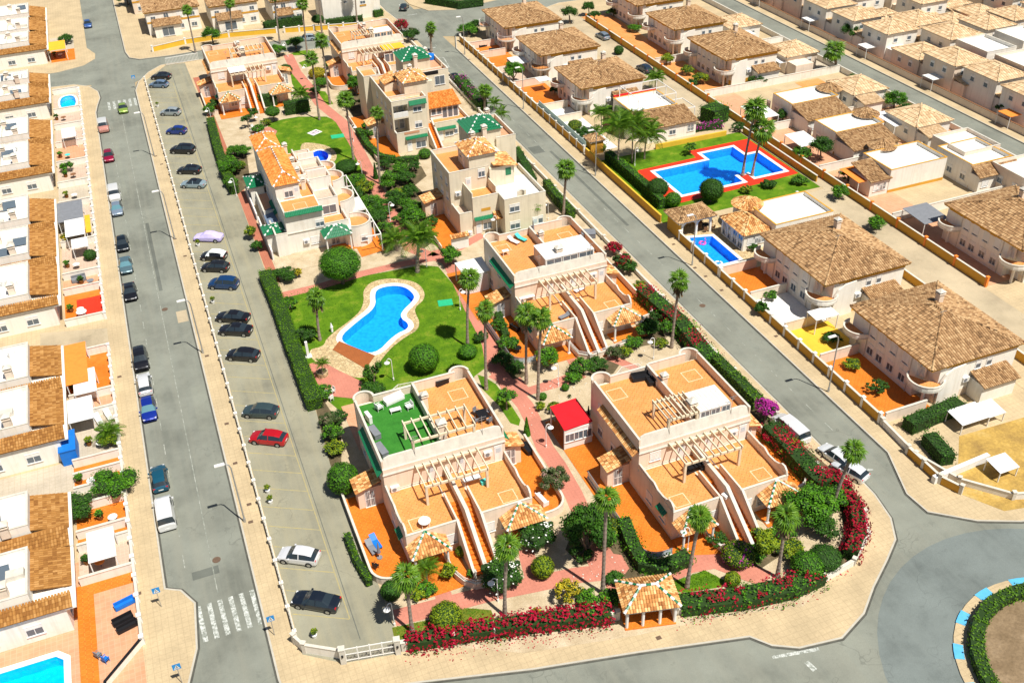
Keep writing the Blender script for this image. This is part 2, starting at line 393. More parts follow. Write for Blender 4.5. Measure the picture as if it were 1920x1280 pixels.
def strip(pts, w):
    'polygon of a path of width w along a polyline'
    L, R = [], []
    for i, p in enumerate(pts):
        a = pts[max(i-1, 0)]; b = pts[min(i+1, len(pts)-1)]
        d = Vector((b[0]-a[0], b[1]-a[1])).normalized(); nn = (-d.y*w/2, d.x*w/2)
        L.append((p[0]+nn[0], p[1]+nn[1])); R.append((p[0]-nn[0], p[1]-nn[1]))
    return L + R[::-1]
def offset(poly, d):
    poly = ccw(poly); n = len(poly); out = []
    for i in range(n):
        a, b, c = poly[i-1], poly[i], poly[(i+1) % n]
        e1 = Vector((b[0]-a[0], b[1]-a[1])).normalized(); e2 = Vector((c[0]-b[0], c[1]-b[1])).normalized()
        m = Vector((e1.y+e2.y, -e1.x-e2.x)); k = m.length
        if k < 1e-3: m = Vector((e1.y, -e1.x)); k = 1
        m /= k; s = d/max(.4, m.dot(Vector((e1.y, -e1.x))))
        out.append((b[0]+m.x*s, b[1]+m.y*s))
    return out
def rect(x0, x1, y0, y1): return [(x0,y0),(x1,y0),(x1,y1),(x0,y1)]
def ring(name, outer, inner, z, mat, h=0, parent=None, kind='structure'):
    mb = MB(); n = len(outer)
    for i in range(n):
        j = (i+1) % n
        mb.face([(*outer[i],z),(*outer[j],z),(*inner[j],z),(*inner[i],z)])
        if h: mb.face([(*outer[i],z-h),(*outer[j],z-h),(*outer[j],z),(*outer[i],z)]); mb.face([(*inner[j],z-h),(*inner[i],z-h),(*inner[i],z),(*inner[j],z)])
    return mb.build(name, mat, parent, kind)
pool_main = smooth_poly(PL('633,635 668,604 705,576 702,552 708,541 735,535 760,538 776,551 778,562 752,586 753,598 766,606 766,617 740,628 703,667 662,653'), 2)
pool_main = [p for p in pool_main]
pool_low = PL('627,643 637,632 706,664 700,675 686,688')
pool_small = smooth_poly(PL('586,286 600,281 616,287 617,297 606,307 590,306 578,297'), 2)
pool_red = [(77.2,134.6),(87.9,134.6),(87.9,137.4),(94.3,137.4),(94.3,133.6),(97,133.6),(97,125.6),(91.2,125.6),(91.2,127.6),(88.6,127.6),(88.6,125.1),(77.2,125.1)]
pool_v4 = [(70.9,103.9),(74.6,103.9),(74.6,111.6),(71.2,112.6),(70.9,111.5)]
pool_ll = [(-30,64),(-18.9,64),(-18.9,69),(-19.6,69.7),(-30,69.7)]
pool_tl = smooth_poly(rect(-16, -12.9, 209.5, 217.2), 2)
HOLES += [pool_main, pool_small, pool_red, pool_v4, pool_ll, pool_tl]
base = rect(-700, 900, -150, 1400)
g = sheet('ground', base, -.135, K['base'])
# roads (sheets above the dry ground)
sheet('road', rect(-9.6, -1.0, 20, 420), -.12, K['road'])
sheet('road', [(60.7,58),(67.2,50),(67.2,330),(60.7,330)], -.116, K['road'])
sheet('road', [(-60,222.5),(-12,222.5),(-1,219),(5.2,226),(62,220),(70,216),(120,224),(120,236),(64,240),(22,238),(-1,238),(-12,236),(-60,236)], -.112, K['road'])
sheet('road', [(-9.4,66),(-1,66),(10,58),(40,52),(50,52),(90,44),(160,42),(160,-20),(-60,-20),(-60,50),(-14,52)], -.108, K['road'])
sheet('road', rect(133.9, 140.2, 40, 330), -.12, K['road'])
sheet('road', [(50,40),(76,38),(76,52),(67.3,68),(60.5,68)], -.1145, K['road'])
rb = [(64+22*math.cos(a*math.pi/24), 32.2+19.5*math.sin(a*math.pi/24)) for a in range(48)]
sheet('road', rb, -.104, K['road'])
rb2 = [(64+17.2*math.cos(a*math.pi/24), 32.2+17.2*math.sin(a*math.pi/24)) for a in range(48)]
sheet('roundabout_lane', rb2, -.100, K['rdark'])
SK = K['kerb']
def arc(cx, cy, r, a0, a1, n=8): return [(cx+r*math.cos(math.radians(a0+(a1-a0)*i/n)), cy+r*math.sin(math.radians(a0+(a1-a0)*i/n))) for i in range(n+1)]
blockC = [(-1.2,60.5)] + arc(1.8,59.2,3.0,180,255,6) + [(10.5,53.9),(20,51.3),(29.6,49.2),(39.5,46.8),(40.8,45.2),(42.9,44),(47.1,43.4),(50.7,44.9),(53.5,47.1),(56.8,49.3),(59.4,51.2),(60.9,53.8),(61.6,57.3),(61.7,61),(61.1,66),(61,217),(59.5,220),(56,221.5),(34.7,222.6),(18.9,226.6),(8,227.6),(5.2,227.4),(2.2,224),(-.2,219),(-1.2,214)]
bc = sheet('pavement', blockC, 0, K['pave'], -.14, None, 'structure', SK)
blockL = [(-9.4,205),(-8.9,209),(-8.2,213),(-8.4,217),(-10,221),(-13,223.6),(-20,224.4),(-60,224.4),(-60,40),(-14,40),(-12.5,50),(-9.2,60),(-7.4,65.5),(-6.9,71),(-8,73.2),(-9.4,74)]
sheet('pavement', blockL, 0, K['pave'], -.14, None, 'structure', SK)
sheet('pavement', [(-60,233),(-15.8,233),(-10.5,235),(-8,238.4),(-7.8,242),(-9.4,247),(-9.4,420),(-60,420)], 0, K['pave'], -.14, None, 'structure', SK)
sheet('pavement', [(-1.4,420),(-1.4,240),(-.8,235.5),(1.2,233.4),(8,232.8),(22,233.3),(40,230),(54,227),(59,228),(61.3,233),(60.6,242),(60.6,420)], 0, K['pave'], -.14, None, 'structure', SK)
sheet('pavement', [(67,62),(64.6,56),(64.8,53),(68.5,50),(72.4,48.2),(82,46),(160,44),(133.9,60),(133.9,226),(101,228),(93,224.4),(80,223),(73.5,221),(69.8,216),(67.2,208)], 0, K['pave'], -.14, None, 'structure', SK)
sheet('pavement', [(67.4,420),(67.4,244),(70,237),(76,234.6),(101,240),(133.9,242),(133.9,420)], 0, K['pave'], -.14, None, 'structure', SK)
sheet('pavement', [(140.2,420),(140.2,50),(420,50),(420,420)], 0, K['pave'], -.14, None, 'structure', SK)
for me_ in [o for o in list(COL.objects) if o.name.startswith('pavement')]: pass
def kerbs(poly):
    poly = ccw(poly); ring('kerb', offset(poly, .012), offset(poly, -.17), .006, K['kerbtop']); ring('gutter', offset(poly, .2), offset(poly, .0), -.094, K['gutter'])
kerbs(blockC)
for side in (blockL,): kerbs(side)
kerbs([(67,62),(64.6,56),(64.8,53),(68.5,50),(72.4,48.2),(82,46),(160,44),(133.9,60),(133.9,226),(101,228),(93,224.4),(80,223),(73.5,221),(69.8,216),(67.2,208)])
kerbs([(-1.4,420),(-1.4,240),(-.8,235.5),(1.2,233.4),(8,232.8),(22,233.3),(40,230),(54,227),(59,228),(61.3,233),(60.6,242),(60.6,420)])
kerbs([(140.2,420),(140.2,50),(420,50),(420,420)])
isl = [(64+10.7*math.cos(a*math.pi/24), 32.2+10.7*math.sin(a*math.pi/24)) for a in range(48)]
sheet('roundabout_island', isl, .02, K['pave'], -.14, None, 'structure', K['cop'])
sheet('roundabout_soil', [(64+(x-64)*.85, 32.2+(y-32.2)*.85) for x, y in isl], .03, K['browndirt'])
mb = MB()
for i in range(16):
    a = math.radians(i*22.5+5); b = a+math.radians(9); q = []
    for r in (10.75, 9.9): q.append([(64+r*math.cos(t), 32.2+r*math.sin(t)) for t in (a, (a+b)/2, b)])
    mb.prism(q[0]+q[1][::-1], -.13, .05)
mb.build('kerb_paint', K['bluekerb'], None, 'structure')
# car park & property surfaces
sheet('car_park', [(1.35,61),(4.6,58.6),(9.6,57.6),(9.9,60),(10.2,95),(10.5,128),(10.7,153),(10.3,226.2),(6.2,226.6),(1.4,219)], .004, K['lot'])
sheet('brick_strip', [(10.75,216),(10.75,160),(10.6,126),(12,126),(12,216)], .005, K['redpave'])
sheet('garden_soil', [(9.9,58.8),(20,53.2),(30,51),(39,49.6),(46,47.8),(50,49.8),(55,53),(58.6,57.5),(59.2,63),(59.3,219),(12,219),(12,126),(10.6,95)], .008, K['gravel'])
lane = [(92.8,45),(100.6,45),(100.9,226),(93.4,226),(93.4,159),(98.9,143),(98.9,117.5),(92.8,117)]
sheet('lane', lane, .006, K['lane'])
sheet('driveway', [(-20.5,118.6),(-12,118.6),(-12,124),(-20.5,126.6)], .006, K['lane'])
# gardens
LZ = .013
sheet('lawn', PL('524,552 560,543 600,535 700,514 790,497 822,500 860,545 888,600 906,655 910,690 890,705 860,760 660,790 596,735 560,650 535,590'), LZ, K['grass'])
sheet('lawn', PL('500,232 530,224 560,219 612,219 636,229 652,255 690,316 688,328 600,345 560,320 520,280'), LZ, K['grass'])
sheet('lawn', PL('539,142 553,135 566,150 572,168 556,172'), LZ, K['grass']); sheet('lawn', PL('540,104 556,96 580,94 586,102 560,104'), LZ, K['grass'])
sheet('lawn', PL('560,118 575,112 584,124 570,128'), LZ, K['grass']); sheet('lawn', PL('560,165 610,172 625,195 606,200 580,185'), LZ, K['grass'])
sheet('lawn', PL('735,1176 811,1160 858,1138 921,1143 928,1162 866,1182 757,1208 740,1200'), LZ, K['grassdry'])
sheet('lawn', PL('1252,1092 1293,1080 1321,1068 1359,1088 1353,1100 1290,1110 1262,1110'), LZ, K['grass'])
sheet('lawn', PL('895,702 908,706 930,720 957,757 976,787 973,798 957,793 935,760 905,730'), LZ, K['grass'])
PZ = .018; i_ = 0
def path(s, w, mat='pink', name='path'):
    global i_; i_ += 1
    sheet(name, strip(PL(s), w), PZ+.004*(i_ % 4), K[mat])
path('540,103 556,136 580,165 600,195 640,228 665,268 690,318 715,372 745,420 770,466 803,478', 2.1)
path('803,478 840,490 862,530 885,580 917,640 925,685 955,725 985,760 1003,795 1022,840 1045,872 1075,925 1092,965 1112,1012 1145,1060 1160,1112', 2.0)
path('520,556 600,537 680,513 760,494 812,484', 1.6)
path('740,1158 780,1148 830,1135 920,1111 1000,1095 1080,1078 1156,1070', 2.0)
path('815,1076 838,1132', 1.6); path('985,1030 1003,1096', 1.6)
path('1236,1082 1290,1058 1340,1050 1400,1072 1440,1086', 2.2)
path('925,700 985,735 1050,716 1092,700', 1.8); path('985,735 965,710', 1.5); path('800,478 860,465 905,440', 1.6)
path('1082,690 1062,655', 1.4); path('1140,668 1190,690 1170,720', 1.4)
sheet('plaza', PL('578,683 601,676 634,694 680,716 672,748 612,742 596,720'), PZ+.02, K['pink'])
sheet('plaza', PL('470,248 505,238 520,246 512,262 480,262'), PZ+.02, K['pink'])
sheet('patio', PL('1100,1050 1128,1035 1165,1040 1180,1065 1160,1092 1110,1075'), PZ+.02, K['pink'])
# pools
def pool(name, label, poly, depth, tile, cop, cw, tilew=None, parent=None, zw=-.12, deck=None):
    r = thing(name, *poly[0], 0, label, 'swimming pool'); x0, y0 = poly[0]
    q = [(x-x0, y-y0) for x, y in ccw(poly)]; mb = MB(); n = len(q)
    for i in range(n):
        a, b = q[i], q[(i+1) % n]; mb.face([(*b,-depth),(*a,-depth),(*a,.02),(*b,.02)], 1)
    mb2 = sheetmesh(q, -depth); off = len(mb.v)
    mb.v += mb2.v; mb.f += [tuple(i+off for i in f) for f in mb2.f]; mb.m += mb2.m; mb.t += mb2.t
    mb.build('basin', [tile, tilew or tile], r)
    sheetmesh(offset(q, .02), zw).build('water', K['water'], r)
    o1, o2 = offset(q, cw), offset(q, -.04)
    ring('coping', o1, o2, .07, cop, .05, r, None)
    return r
def sheetmesh(poly, z):
    poly = ccw(poly); allp = [Vector((x, y, 0)) for x, y in poly]; mb = MB(); mb.v = [(v.x, v.y, z) for v in allp]
    for t in tessellate_polygon([allp]):
        a, b, c = [allp[i] for i in t]
        if (b-a).cross(c-a).z < 0: t = (t[0], t[2], t[1])
        mb.f.append(tuple(t)); mb.m.append(0); mb.t.append(.5)
    return mb
deck1 = smooth_poly(PL('578,655 607,650 613,632 672,590 683,566 680,545 697,527 735,521 780,528 796,545 796,562 777,577 780,590 787,603 784,618 762,631 738,648 716,672 700,700 672,712 620,690 585,676'), 2)
sheet('stone_deck', deck1, .034, K['stone'])
sheet('stone_deck', smooth_poly(PL('560,268 590,268 622,276 634,293 624,308 600,318 570,312'), 2), .034, K['stone'])
p = pool('swimming_pool', 'keyhole shaped communal swimming pool with brown shallow steps on the lawn', pool_main, 1.4, K['pool'], K['white'], .7)
ps = PL('630,646 655,641 706,664 690,692 668,678')
mb = MB()
q = PL('636,640 703,667 686,692 624,656')
x0, y0 = p.location.x, p.location.y
qq = [(a-x0, b-y0) for a, b in q]; mb.prism(ccw(qq), .05, .085); mb.build('shallow_step', K['brown'], p)
pool('swimming_pool', 'small round ended deep blue pool behind the turreted white house', pool_small, 1.2, K['pool2'], K['white'], .45)
sheet('lawn', [(69.9,118.2),(98.8,118.2),(98.8,142.4),(69.9,142.4)], LZ, K['grass'])
mb = None
sheet('pool_surround', [(73.2,134.6),(75,136.2),(86.3,136.4),(86.5,139.2),(98.5,139.2),(98.5,123.9),(92,123.4),(75,122.9),(73.6,127)], .03, K['redfloor'])
pool('swimming_pool', 'large stepped communal pool with red surround and two tall palms', pool_red, 1.5, K['pool'], K['white'], .55)
sheet('patio', [(69.8,102.8),(78.5,102.8),(78.5,116.6),(69.8,117)], .022, K['stone'])
pool('swimming_pool', 'narrow private pool with inflatables beside the roadside ochre wall', pool_v4, 1.4, K['pool'], K['white'], .5)
sheet('patio', [(-30,62),(-12.1,62),(-12.1,81),(-18,81),(-18,75),(-30,75)], .012, K['floor3'])
sheet('patio', [(-30,73.6),(-17.6,73.6),(-17.6,62),(-16,62),(-16,76),(-12.1,76),(-12.1,77.6),(-30,77.6)], .018, K['floor2'])
pool('swimming_pool', 'white edged turquoise pool cut by the bottom left corner of the photo', pool_ll, 1.3, K['poolc'], K['white'], .55)
pool('swimming_pool', 'tiny bright cyan pool in the far left corner patio', pool_tl, 1.0, K['poolc'], K['white'], .35)
sheet('sand_lot', [(76,61),(100,60),(100,47),(82,48),(72,50),(69.5,54)], .012, K['yellowdirt'])
# road markings
def marks(name, rects, z, mat):
    mb = MB()
    for (x0, y0, x1, y1, w) in rects:
        d = Vector((x1-x0, y1-y0)).normalized(); nx, ny = -d.y*w/2, d.x*w/2
        mb.face([(x0+nx,y0+ny,z),(x0-nx,y0-ny,z),(x1-nx,y1-ny,z),(x1+nx,y1+ny,z)])
    return mb.build(name, mat, None, 'structure')
marks('centre_line', [(-4.75, 71.5, -4.75, 205, .09)], -.112, K['faint'])
marks('parking_line', [(-7.35, y, -7.35, y+1.9, .1) for y in np.arange(76, 200, 4.6)], -.112, K['faint'])
cw = [(-6.6+1.02*i, 66, -6.75+1.02*i, 70.5, .45) for i in range(6)]
for c in cw: marks('crossing_stripe', [c], -.105, K['paint'])
cw = [(-6.8+1.02*i, 205.5, -6.8+1.02*i, 210, .5) for i in range(6)]
marks('crossing_markings', cw, -.105, K['paint'])
marks('lane_dashes', [(63.9, y, 63.9, y+1.5, .1) for y in np.arange(64, 215, 3.6)], -.109, K['faint'])
marks('stop_lines', [(61.2, 211, 63.4, 211, .35),(64.4,236,66.8,236,.3),(*P(1448,1232,-.12),*P(1535,1216,-.12),.35),(*P(1512,1240,-.12),*P(1528,1256,-.12),.5),(63.9,60.5,61.9,61.2,.3)], -.098, K['paint'])
marks('give_way_triangle', [(62, 197, 62.9, 204, .18),(62.9,204,61.4,204,.18),(61.4,204,62,197,.18),(65.2,246,66.2,240.5,.2),(66.2,240.5,64.4,240.5,.2),(64.4,240.5,65.2,246,.2)], -.1, K['paint'])
yl = [(1.5, 65.9+3.1*k, 6.3, 63.2+3.1*k, .1) for k in range(51)]
marks('stall_line', yl, .009, K['ypaint']); marks('stall_line', [(6.35, 63.2, 6.5, 215, .1)], .011, K['ypaint'])
sheet('asphalt_patch', rect(-2.9,-1.5,121.4,124.4), -.108, K['lane'])
# manholes
def disc(name, x, y, z, r, mat): 
    return MB().cyl(0, 0, 0, .012, r, 16).build(name, mat, None, 'structure', False, (x, y, z))
K['iron'] = plain('rusty_iron', (.14,.09,.06), .7, .3, 8)
for (px, py) in ((406,1049),(309,580),(1317,573),(945,127),(1133,248)):
    x, y = P(px, py, -.12); disc('manhole_cover', x, y, -.112, .42, K['iron'])
def plate(px, py):
    x, y = P(px, py); MB().box(-.25,.25,-.2,.2,0,.008).build('inspection_cover', K['iron'], None, 'structure', False, (x, y, .004))
for q in ((425,794),(441,868),(467,945),(470,978),(388,667),(328,448),(347,480),(292,293),(303,308),(224,706),(260,1112),(1303,502),(1323,518),(1353,544),(1263,458),(993,215),(880,112),(1100,310),(1455,630),(1500,1080),(1235,1195)): plate(*q)

def bed(s, m='bedsoil'): sheet('planting_bed', PL(s), .016, K[m])
K['bedsoil'] = ground('dark_planting_soil', (.07,.055,.03), (.13,.10,.055), (.22,.17,.10), .6, 5)
bed('640,330 662,318 695,335 722,385 745,430 735,470 716,478 700,430 672,380 650,350'); bed('690,250 716,290 738,308 790,312 800,330 775,350 735,330 700,300 680,265')
bed('722,330 760,330 792,360 800,420 810,455 790,470 765,440 742,400 725,360'); bed('575,690 600,740 640,800 640,900 622,880 600,800'); bed('1125,975 1160,975 1190,1035 1215,1066 1290,1045 1300,1062 1215,1092 1165,1085 1120,1040')
bed('1090,955 1130,1000 1140,1045 1090,1060 1060,1030'); bed('900,560 925,560 965,690 990,700 960,720 925,680'); bed('1190,600 1240,610 1250,640 1200,650'); bed('1320,690 1345,670 1440,780 1560,880 1610,960 1600,1050 1560,1070 1590,1000 1560,930 1450,840'); bed('430,290 462,285 470,345 445,365 425,330')
bed('1190,540 1215,535 1340,690 1320,705'); bed('1100,690 1150,668 1170,672 1150,700 1110,712'); bed('1355,1010 1450,990 1480,1030 1420,1070 1350,1060'); bed('640,170 690,165 695,215 665,225')
# repair patches and tyre marked bays
random.seed(21)
for x0, y0, w_, d_, k_ in ((-8.9,86,1.8,6,'rp1'),(-3.2,97,1.6,9,'rp1'),(-6.8,74,2.6,1.1,'rp2'),(-4.5,131,.5,22,'rp2'),(-8.8,120,2.2,4,'rp1'),(62,92,1.4,10,'rp1'),(64.5,120,.5,30,'rp2'),(61.6,150,2.2,3,'rp2'),(-7,165,.6,24,'rp1')):
    if 'rp1' not in K: K['rp1'] = asphalt('asphalt_repair_pale', (.215,.225,.185), (.25,.25,.2), .3); K['rp2'] = asphalt('asphalt_repair_dark', (.13,.14,.12), (.15,.155,.13), .3)
    sheet('asphalt_patch', rect(x0, x0+w_, y0, y0+d_), -.1135 if x0 < 60 else -.1135, K[k_])
sheet('asphalt_seam', [(6.62,60.5),(6.70,60.5),(6.9,150),(6.95,222),(6.85,222),(6.8,150)], .0095, K['rp2'])
# ================================================================ building kit
WC = {}
def window(parent, x, y, z, w=1.2, h=1.2, face='S', style='win', name='window'):
    'frame with recessed panes on a facade; S faces -Y, W faces -X, E faces +X'
    k = (round(w,2), round(h,2), style)
    if k not in WC:
        f = MB(); fw_ = .09
        f.box(-w/2-fw_, w/2+fw_, -.05, .02, h, h+fw_); f.box(-w/2-fw_, -w/2, -.05, .02, 0, h); f.box(w/2, w/2+fw_, -.05, .02, 0, h)
        if style != 'door': f.box(-w/2-fw_-.05, w/2+fw_+.05, -.12, .02, -fw_, 0)
        if w > .9: f.box(-.03, .03, -.04, .02, 0, h)
        if style == 'door': f.box(-w/2, w/2, -.035, .02, 0, .35)
        p = MB(); g = MB()
        sh = {'win': .35, 'shut': .9, 'door': .0, 'glass': .0, 'grille': 0}.get(style, .3)
        if sh: p.box(-w/2, w/2, -.03, .015, h*(1-sh), h, 1); 
        p.box(-w/2, w/2, -.012, .012, 0, h*(1-sh) if sh else h, 0)
        if style == 'shut':
            for i in range(5): p.box(-w/2, w/2, -.036, -.03, h*(.15+.17*i), h*(.15+.17*i)+.03, 1)
        if style == 'grille':
            for i in range(6): f.box(-w/2+w*(i+.5)/6-.02, -w/2+w*(i+.5)/6+.02, -.08, -.05, 0, h)
            f.box(-w/2, w/2, -.08, -.05, h*.5, h*.5+.04)
        WC[k] = (f.mesh('window_frame', K['white']), p.mesh('pane', [K['glass'], K['white']]))
    rz = {'S': 0, 'W': -math.pi/2, 'E': math.pi/2, 'N': math.pi}[face]
    o = obj('door' if style in ('door', 'grille') and name == 'window' else name, WC[k][0], parent, None, (x, y, z), rz)
    obj('pane', WC[k][1], o)
    return o
def doorw(parent, x, y, z, face='S', w=.9, h=2.05):
    k = ('dw', w, h)
    if k not in WC: WC[k] = (MB().box(-w/2, w/2, -.06, .02, 0, h).box(-w/2-.08, w/2+.08, -.04, .02, h, h+.08).mesh('door', K['white']), MB().box(-w*.3, w*.3, -.075, -.06, h*.55, h*.85).mesh('pane', K['glass2']))
    o = obj('door', WC[k][0], parent, None, (x, y, z), {'S': 0, 'W': -math.pi/2, 'E': math.pi/2}[face]); obj('pane', WC[k][1], o); return o
def blk(parent, x0, x1, y0, y1, z0, z1, wall, par=.8, floor=None, sides='NSEW', cop=True, name='wall', th=.18, cmat=None):
    'a storey: solid mass, parapets on the given sides, coping and terrace floor'
    mb = MB().box(x0, x1, y0, y1, z0, z1)
    if par:
        if 'S' in sides: mb.box(x0, x1, y0, y0+th, z1, z1+par)
        if 'N' in sides: mb.box(x0, x1, y1-th, y1, z1, z1+par)
        if 'W' in sides: mb.box(x0, x0+th, y0+th, y1-th, z1, z1+par)
        if 'E' in sides: mb.box(x1-th, x1, y0+th, y1-th, z1, z1+par)
    o = mb.build(name, K[wall] if isinstance(wall, str) else wall, parent)
    if par and cop:
        c = MB(); e = .03; zz = z1+par; f = th+e
        if 'S' in sides: c.box(x0-e, x1+e, y0-e, y0+f, zz, zz+.05)
        if 'N' in sides: c.box(x0-e, x1+e, y1-f, y1+e, zz, zz+.05)
        if 'W' in sides: c.box(x0-e, x0+f, y0+f, y1-f, zz, zz+.05)
        if 'E' in sides: c.box(x1-f, x1+e, y0+f, y1-f, zz, zz+.05)
        c.build('coping', cmat or K['cop'], parent)
    if floor: MB().box(x0+th, x1-th, y0+th, y1-th, z1, z1+.02).build('terrace_floor', K[floor], parent)
    return o
def wallrun(pts, h, th=.18, z=0, mb=None, mats=0):
    mb = mb or MB(); off = strip(pts, th)
    n = len(pts)
    for i in range(n-1):
        q = [off[i], off[i+1], off[2*n-2-i], off[2*n-1-i]]
        mb.prism(ccw(q), z, z+h, mats)
    return mb
def inlay(parent, x, y, z, s=1.1):
    mb = MB(); w = .1
    for a in ((x-s, x+s, y-s, y-s+w), (x-s, x+s, y+s-w, y+s), (x-s, x-s+w, y-s+w, y+s-w), (x+s-w, x+s, y-s+w, y+s-w)): mb.box(a[0], a[1], a[2], a[3], z, z+.008)
    mb.build('floor_inlay', K['inlay'], parent)
def tile_face(mb, pts, tw=.3, tl=.42, hh=.07, gap=.015):
    'rows of barrel tiles on a planar roof face: pts = eave left, eave right, then upper points'
    p = [Vector(q) for q in pts]; u = (p[1]-p[0]).normalized()
    nn = u.cross((p[2]-p[0])).normalized(); v = nn.cross(u)
    if v.z < 0: v = -v; nn = -nn
    pu = [((q-p[0]).dot(u), (q-p[0]).dot(v)) for q in p]
    U0, U1 = min(a for a, b in pu), max(a for a, b in pu); V1 = max(b for a, b in pu)
    mb.face([tuple(q+nn*.0) for q in p], 1, .3)
    nu = int((U1-U0)/tw)+1; nv = int(V1/tl)+1
    rr = random.random; prof = ((-.5, 0), (-.27, .85), (.27, .85), (.5, 0))
    for j in range(nv):
        base = .35*rr()
        for i in range(nu):
            cu, cv = U0+(i+.5)*tw, (j+.5)*tl
            if not inside((cu, cv), pu): continue
            t = min(1, max(0, .15+.75*rr()**1.1+.12*(rr()-.5))); b = len(mb.v); ju = (rr()-.5)*.02
            for dv, k, lift in ((-.04, 1.0, .045), (tl+.02, .8, .0)):
                for a, h in prof:
                    q = p[0]+u*(cu+ju+a*tw*.92*k)+v*(j*tl+dv)+nn*(.005+h*hh*k+lift); mb.v.append(tuple(q))
            for a in range(3): mb.f.append((b+a, b+a+1, b+5+a, b+4+a)); mb.m.append(0); mb.t.append(t)
            mb.f.append((b+3, b+2, b+1, b)); mb.m.append(0); mb.t.append(t*.5)
def ridge(mb, a, b, r=.12, step=.4, alt=(0, 0)):
    a, b = Vector(a), Vector(b); L = (b-a).length; n = max(1, int(L/step)); d = (b-a)/n
    for i in range(n):
        mb.tube([a+d*i+Vector((0,0,.05)), a+d*(i+1.05)+Vector((0,0,.05))], r*1.1, 6, alt[i % 2], random.random(), r*.9)
def hiproof(parent, x0, x1, y0, y1, z, h, mat='tiles', over=.35, name='roof', ridgemats=None, fascia='cop', tw=.3, tl=.42, sides='SWNE'):
    x0 -= over; x1 += over; y0 -= over; y1 += over; w, d = x1-x0, y1-y0
    if w >= d: r0, r1 = (x0+d/2, (y0+y1)/2, z+h), (x1-d/2, (y0+y1)/2, z+h)
    else: r0, r1 = ((x0+x1)/2, y0+w/2, z+h), ((x0+x1)/2, y1-w/2, z+h)
    A, B, Cc, D = (x0,y0,z), (x1,y0,z), (x1,y1,z), (x0,y1,z); mb = MB()
    if w >= d: fc = {'S': [A,B,r1,r0], 'E': [B,Cc,r1], 'N': [Cc,D,r0,r1], 'W': [D,A,r0]}
    else: fc = {'S': [A,B,r0], 'E': [B,Cc,r1,r0], 'N': [Cc,D,r1], 'W': [D,A,r0,r1]}
    for s in 'SENW':
        q = fc[s]
        if (Vector(q[0])-Vector(q[-1])).length < .01: q = q[:-1]
        if s in sides: tile_face(mb, q, tw, tl)
        else: mb.face(q, 0)
    o = mb.build(name, [K[mat], K[mat]], parent)
    o['kind'] = 'stuff' if False else o.get('kind', 'stuff')
    rb_ = MB(); al = (0, 1) if ridgemats else (0, 0)
    e = [(A, r0), (D, r0), (B, r1), (Cc, r1)] if w >= d else [(A, r0), (B, r0), (Cc, r1), (D, r1)]
    for a, b in e: ridge(rb_, a, b, .13, .42, al)
    if (Vector(r0)-Vector(r1)).length > .3: ridge(rb_, r0, r1, .13, .42, al)
    rb_.build('ridge_tiles', [K[ridgemats[0]], K[ridgemats[1]]] if ridgemats else K[mat], parent)
    if fascia: MB().box(x0+.06, x1-.06, y0+.06, y1-.06, z-.22, z-.02).build('eaves', K[fascia], parent)
    return o
def shed(parent, x0, x1, y0, y1, zlo, zhi, low='W', mat='tiles', name='roof', base=True):
    P4 = {'W': [(x0,y1,zlo),(x0,y0,zlo),(x1,y0,zhi),(x1,y1,zhi)], 'S': [(x0,y0,zlo),(x1,y0,zlo),(x1,y1,zhi),(x0,y1,zhi)],
          'E': [(x1,y0,zlo),(x1,y1,zlo),(x0,y1,zhi),(x0,y0,zhi)], 'N': [(x1,y1,zlo),(x0,y1,zlo),(x0,y0,zhi),(x1,y0,zhi)]}[low]
    mb = MB(); tile_face(mb, P4, .28, .4)
    if base:
        b = [(p[0], p[1], p[2]-.08) for p in P4]
        for i in range(4): mb.face([b[i], b[(i+1) % 4], P4[(i+1) % 4], P4[i]], 1, .3)
        mb.face(b[::-1], 1, .3)
    return mb.build(name, [K[mat], K[mat]], parent, 'stuff')
def pergola(parent, x0, x1, y0, y1, z, zb, n=8, posts='SN', mat='perg', back=True):
    for (a, b, c, d) in ((x0, x1, y0, y0+.18),) + (((x0, x1, y1-.18, y1),) if back else ()):
        MB().box(a, b, c, d, z-.3, z-.05).build('beam', K[mat], parent)
    ks = ('raft', round(y1-y0, 2), mat)
    if ks not in WC: WC[ks] = MB().box(-.06, .06, -.12, y1-y0+.12, -.05, .15).mesh('rafter', K[mat])
    for i in range(n): obj('rafter', WC[ks], parent, None, (x0+.1+(x1-x0-.2)*i/(n-1), y0, z))
    kp = ('post', round(z-zb, 2), mat)
    if kp not in WC: WC[kp] = MB().box(-.13, .13, -.13, .13, 0, z-zb-.3).mesh('post', K[mat])
    ys = [y0+.14] * ('S' in posts) + [y1-.14] * ('N' in posts)
    for yy in ys:
        for xx in (x0+.2, x1-.2): obj('post', WC[kp], parent, None, (xx, yy, zb))
def chimney(parent, x, y, z0, z1, s=.35):
    o = MB().box(x-s, x+s, y-s, y+s, z0, z1).box(x-s-.1, x+s+.1, y-s-.1, y+s+.1, z1, z1+.1).build('chimney', K['wall'], parent)
    mb = MB(); z = z1+.35; a = s+.12
    for sx in (-1, 1):
        for s2 in (-1, 1): mb.box(x+sx*(s-.05)-.04, x+sx*(s-.05)+.04, y+s2*(s-.05)-.04, y+s2*(s-.05)+.04, z1+.1, z)
    ap = (x, y, z+.35); c = [(x-a,y-a,z),(x+a,y-a,z),(x+a,y+a,z),(x-a,y+a,z)]
    for i in range(4): mb.face([c[i], c[(i+1) % 4], ap])
    mb.face(c[::-1]); mb.build('chimney_cap', K['cop'], o)
    return o
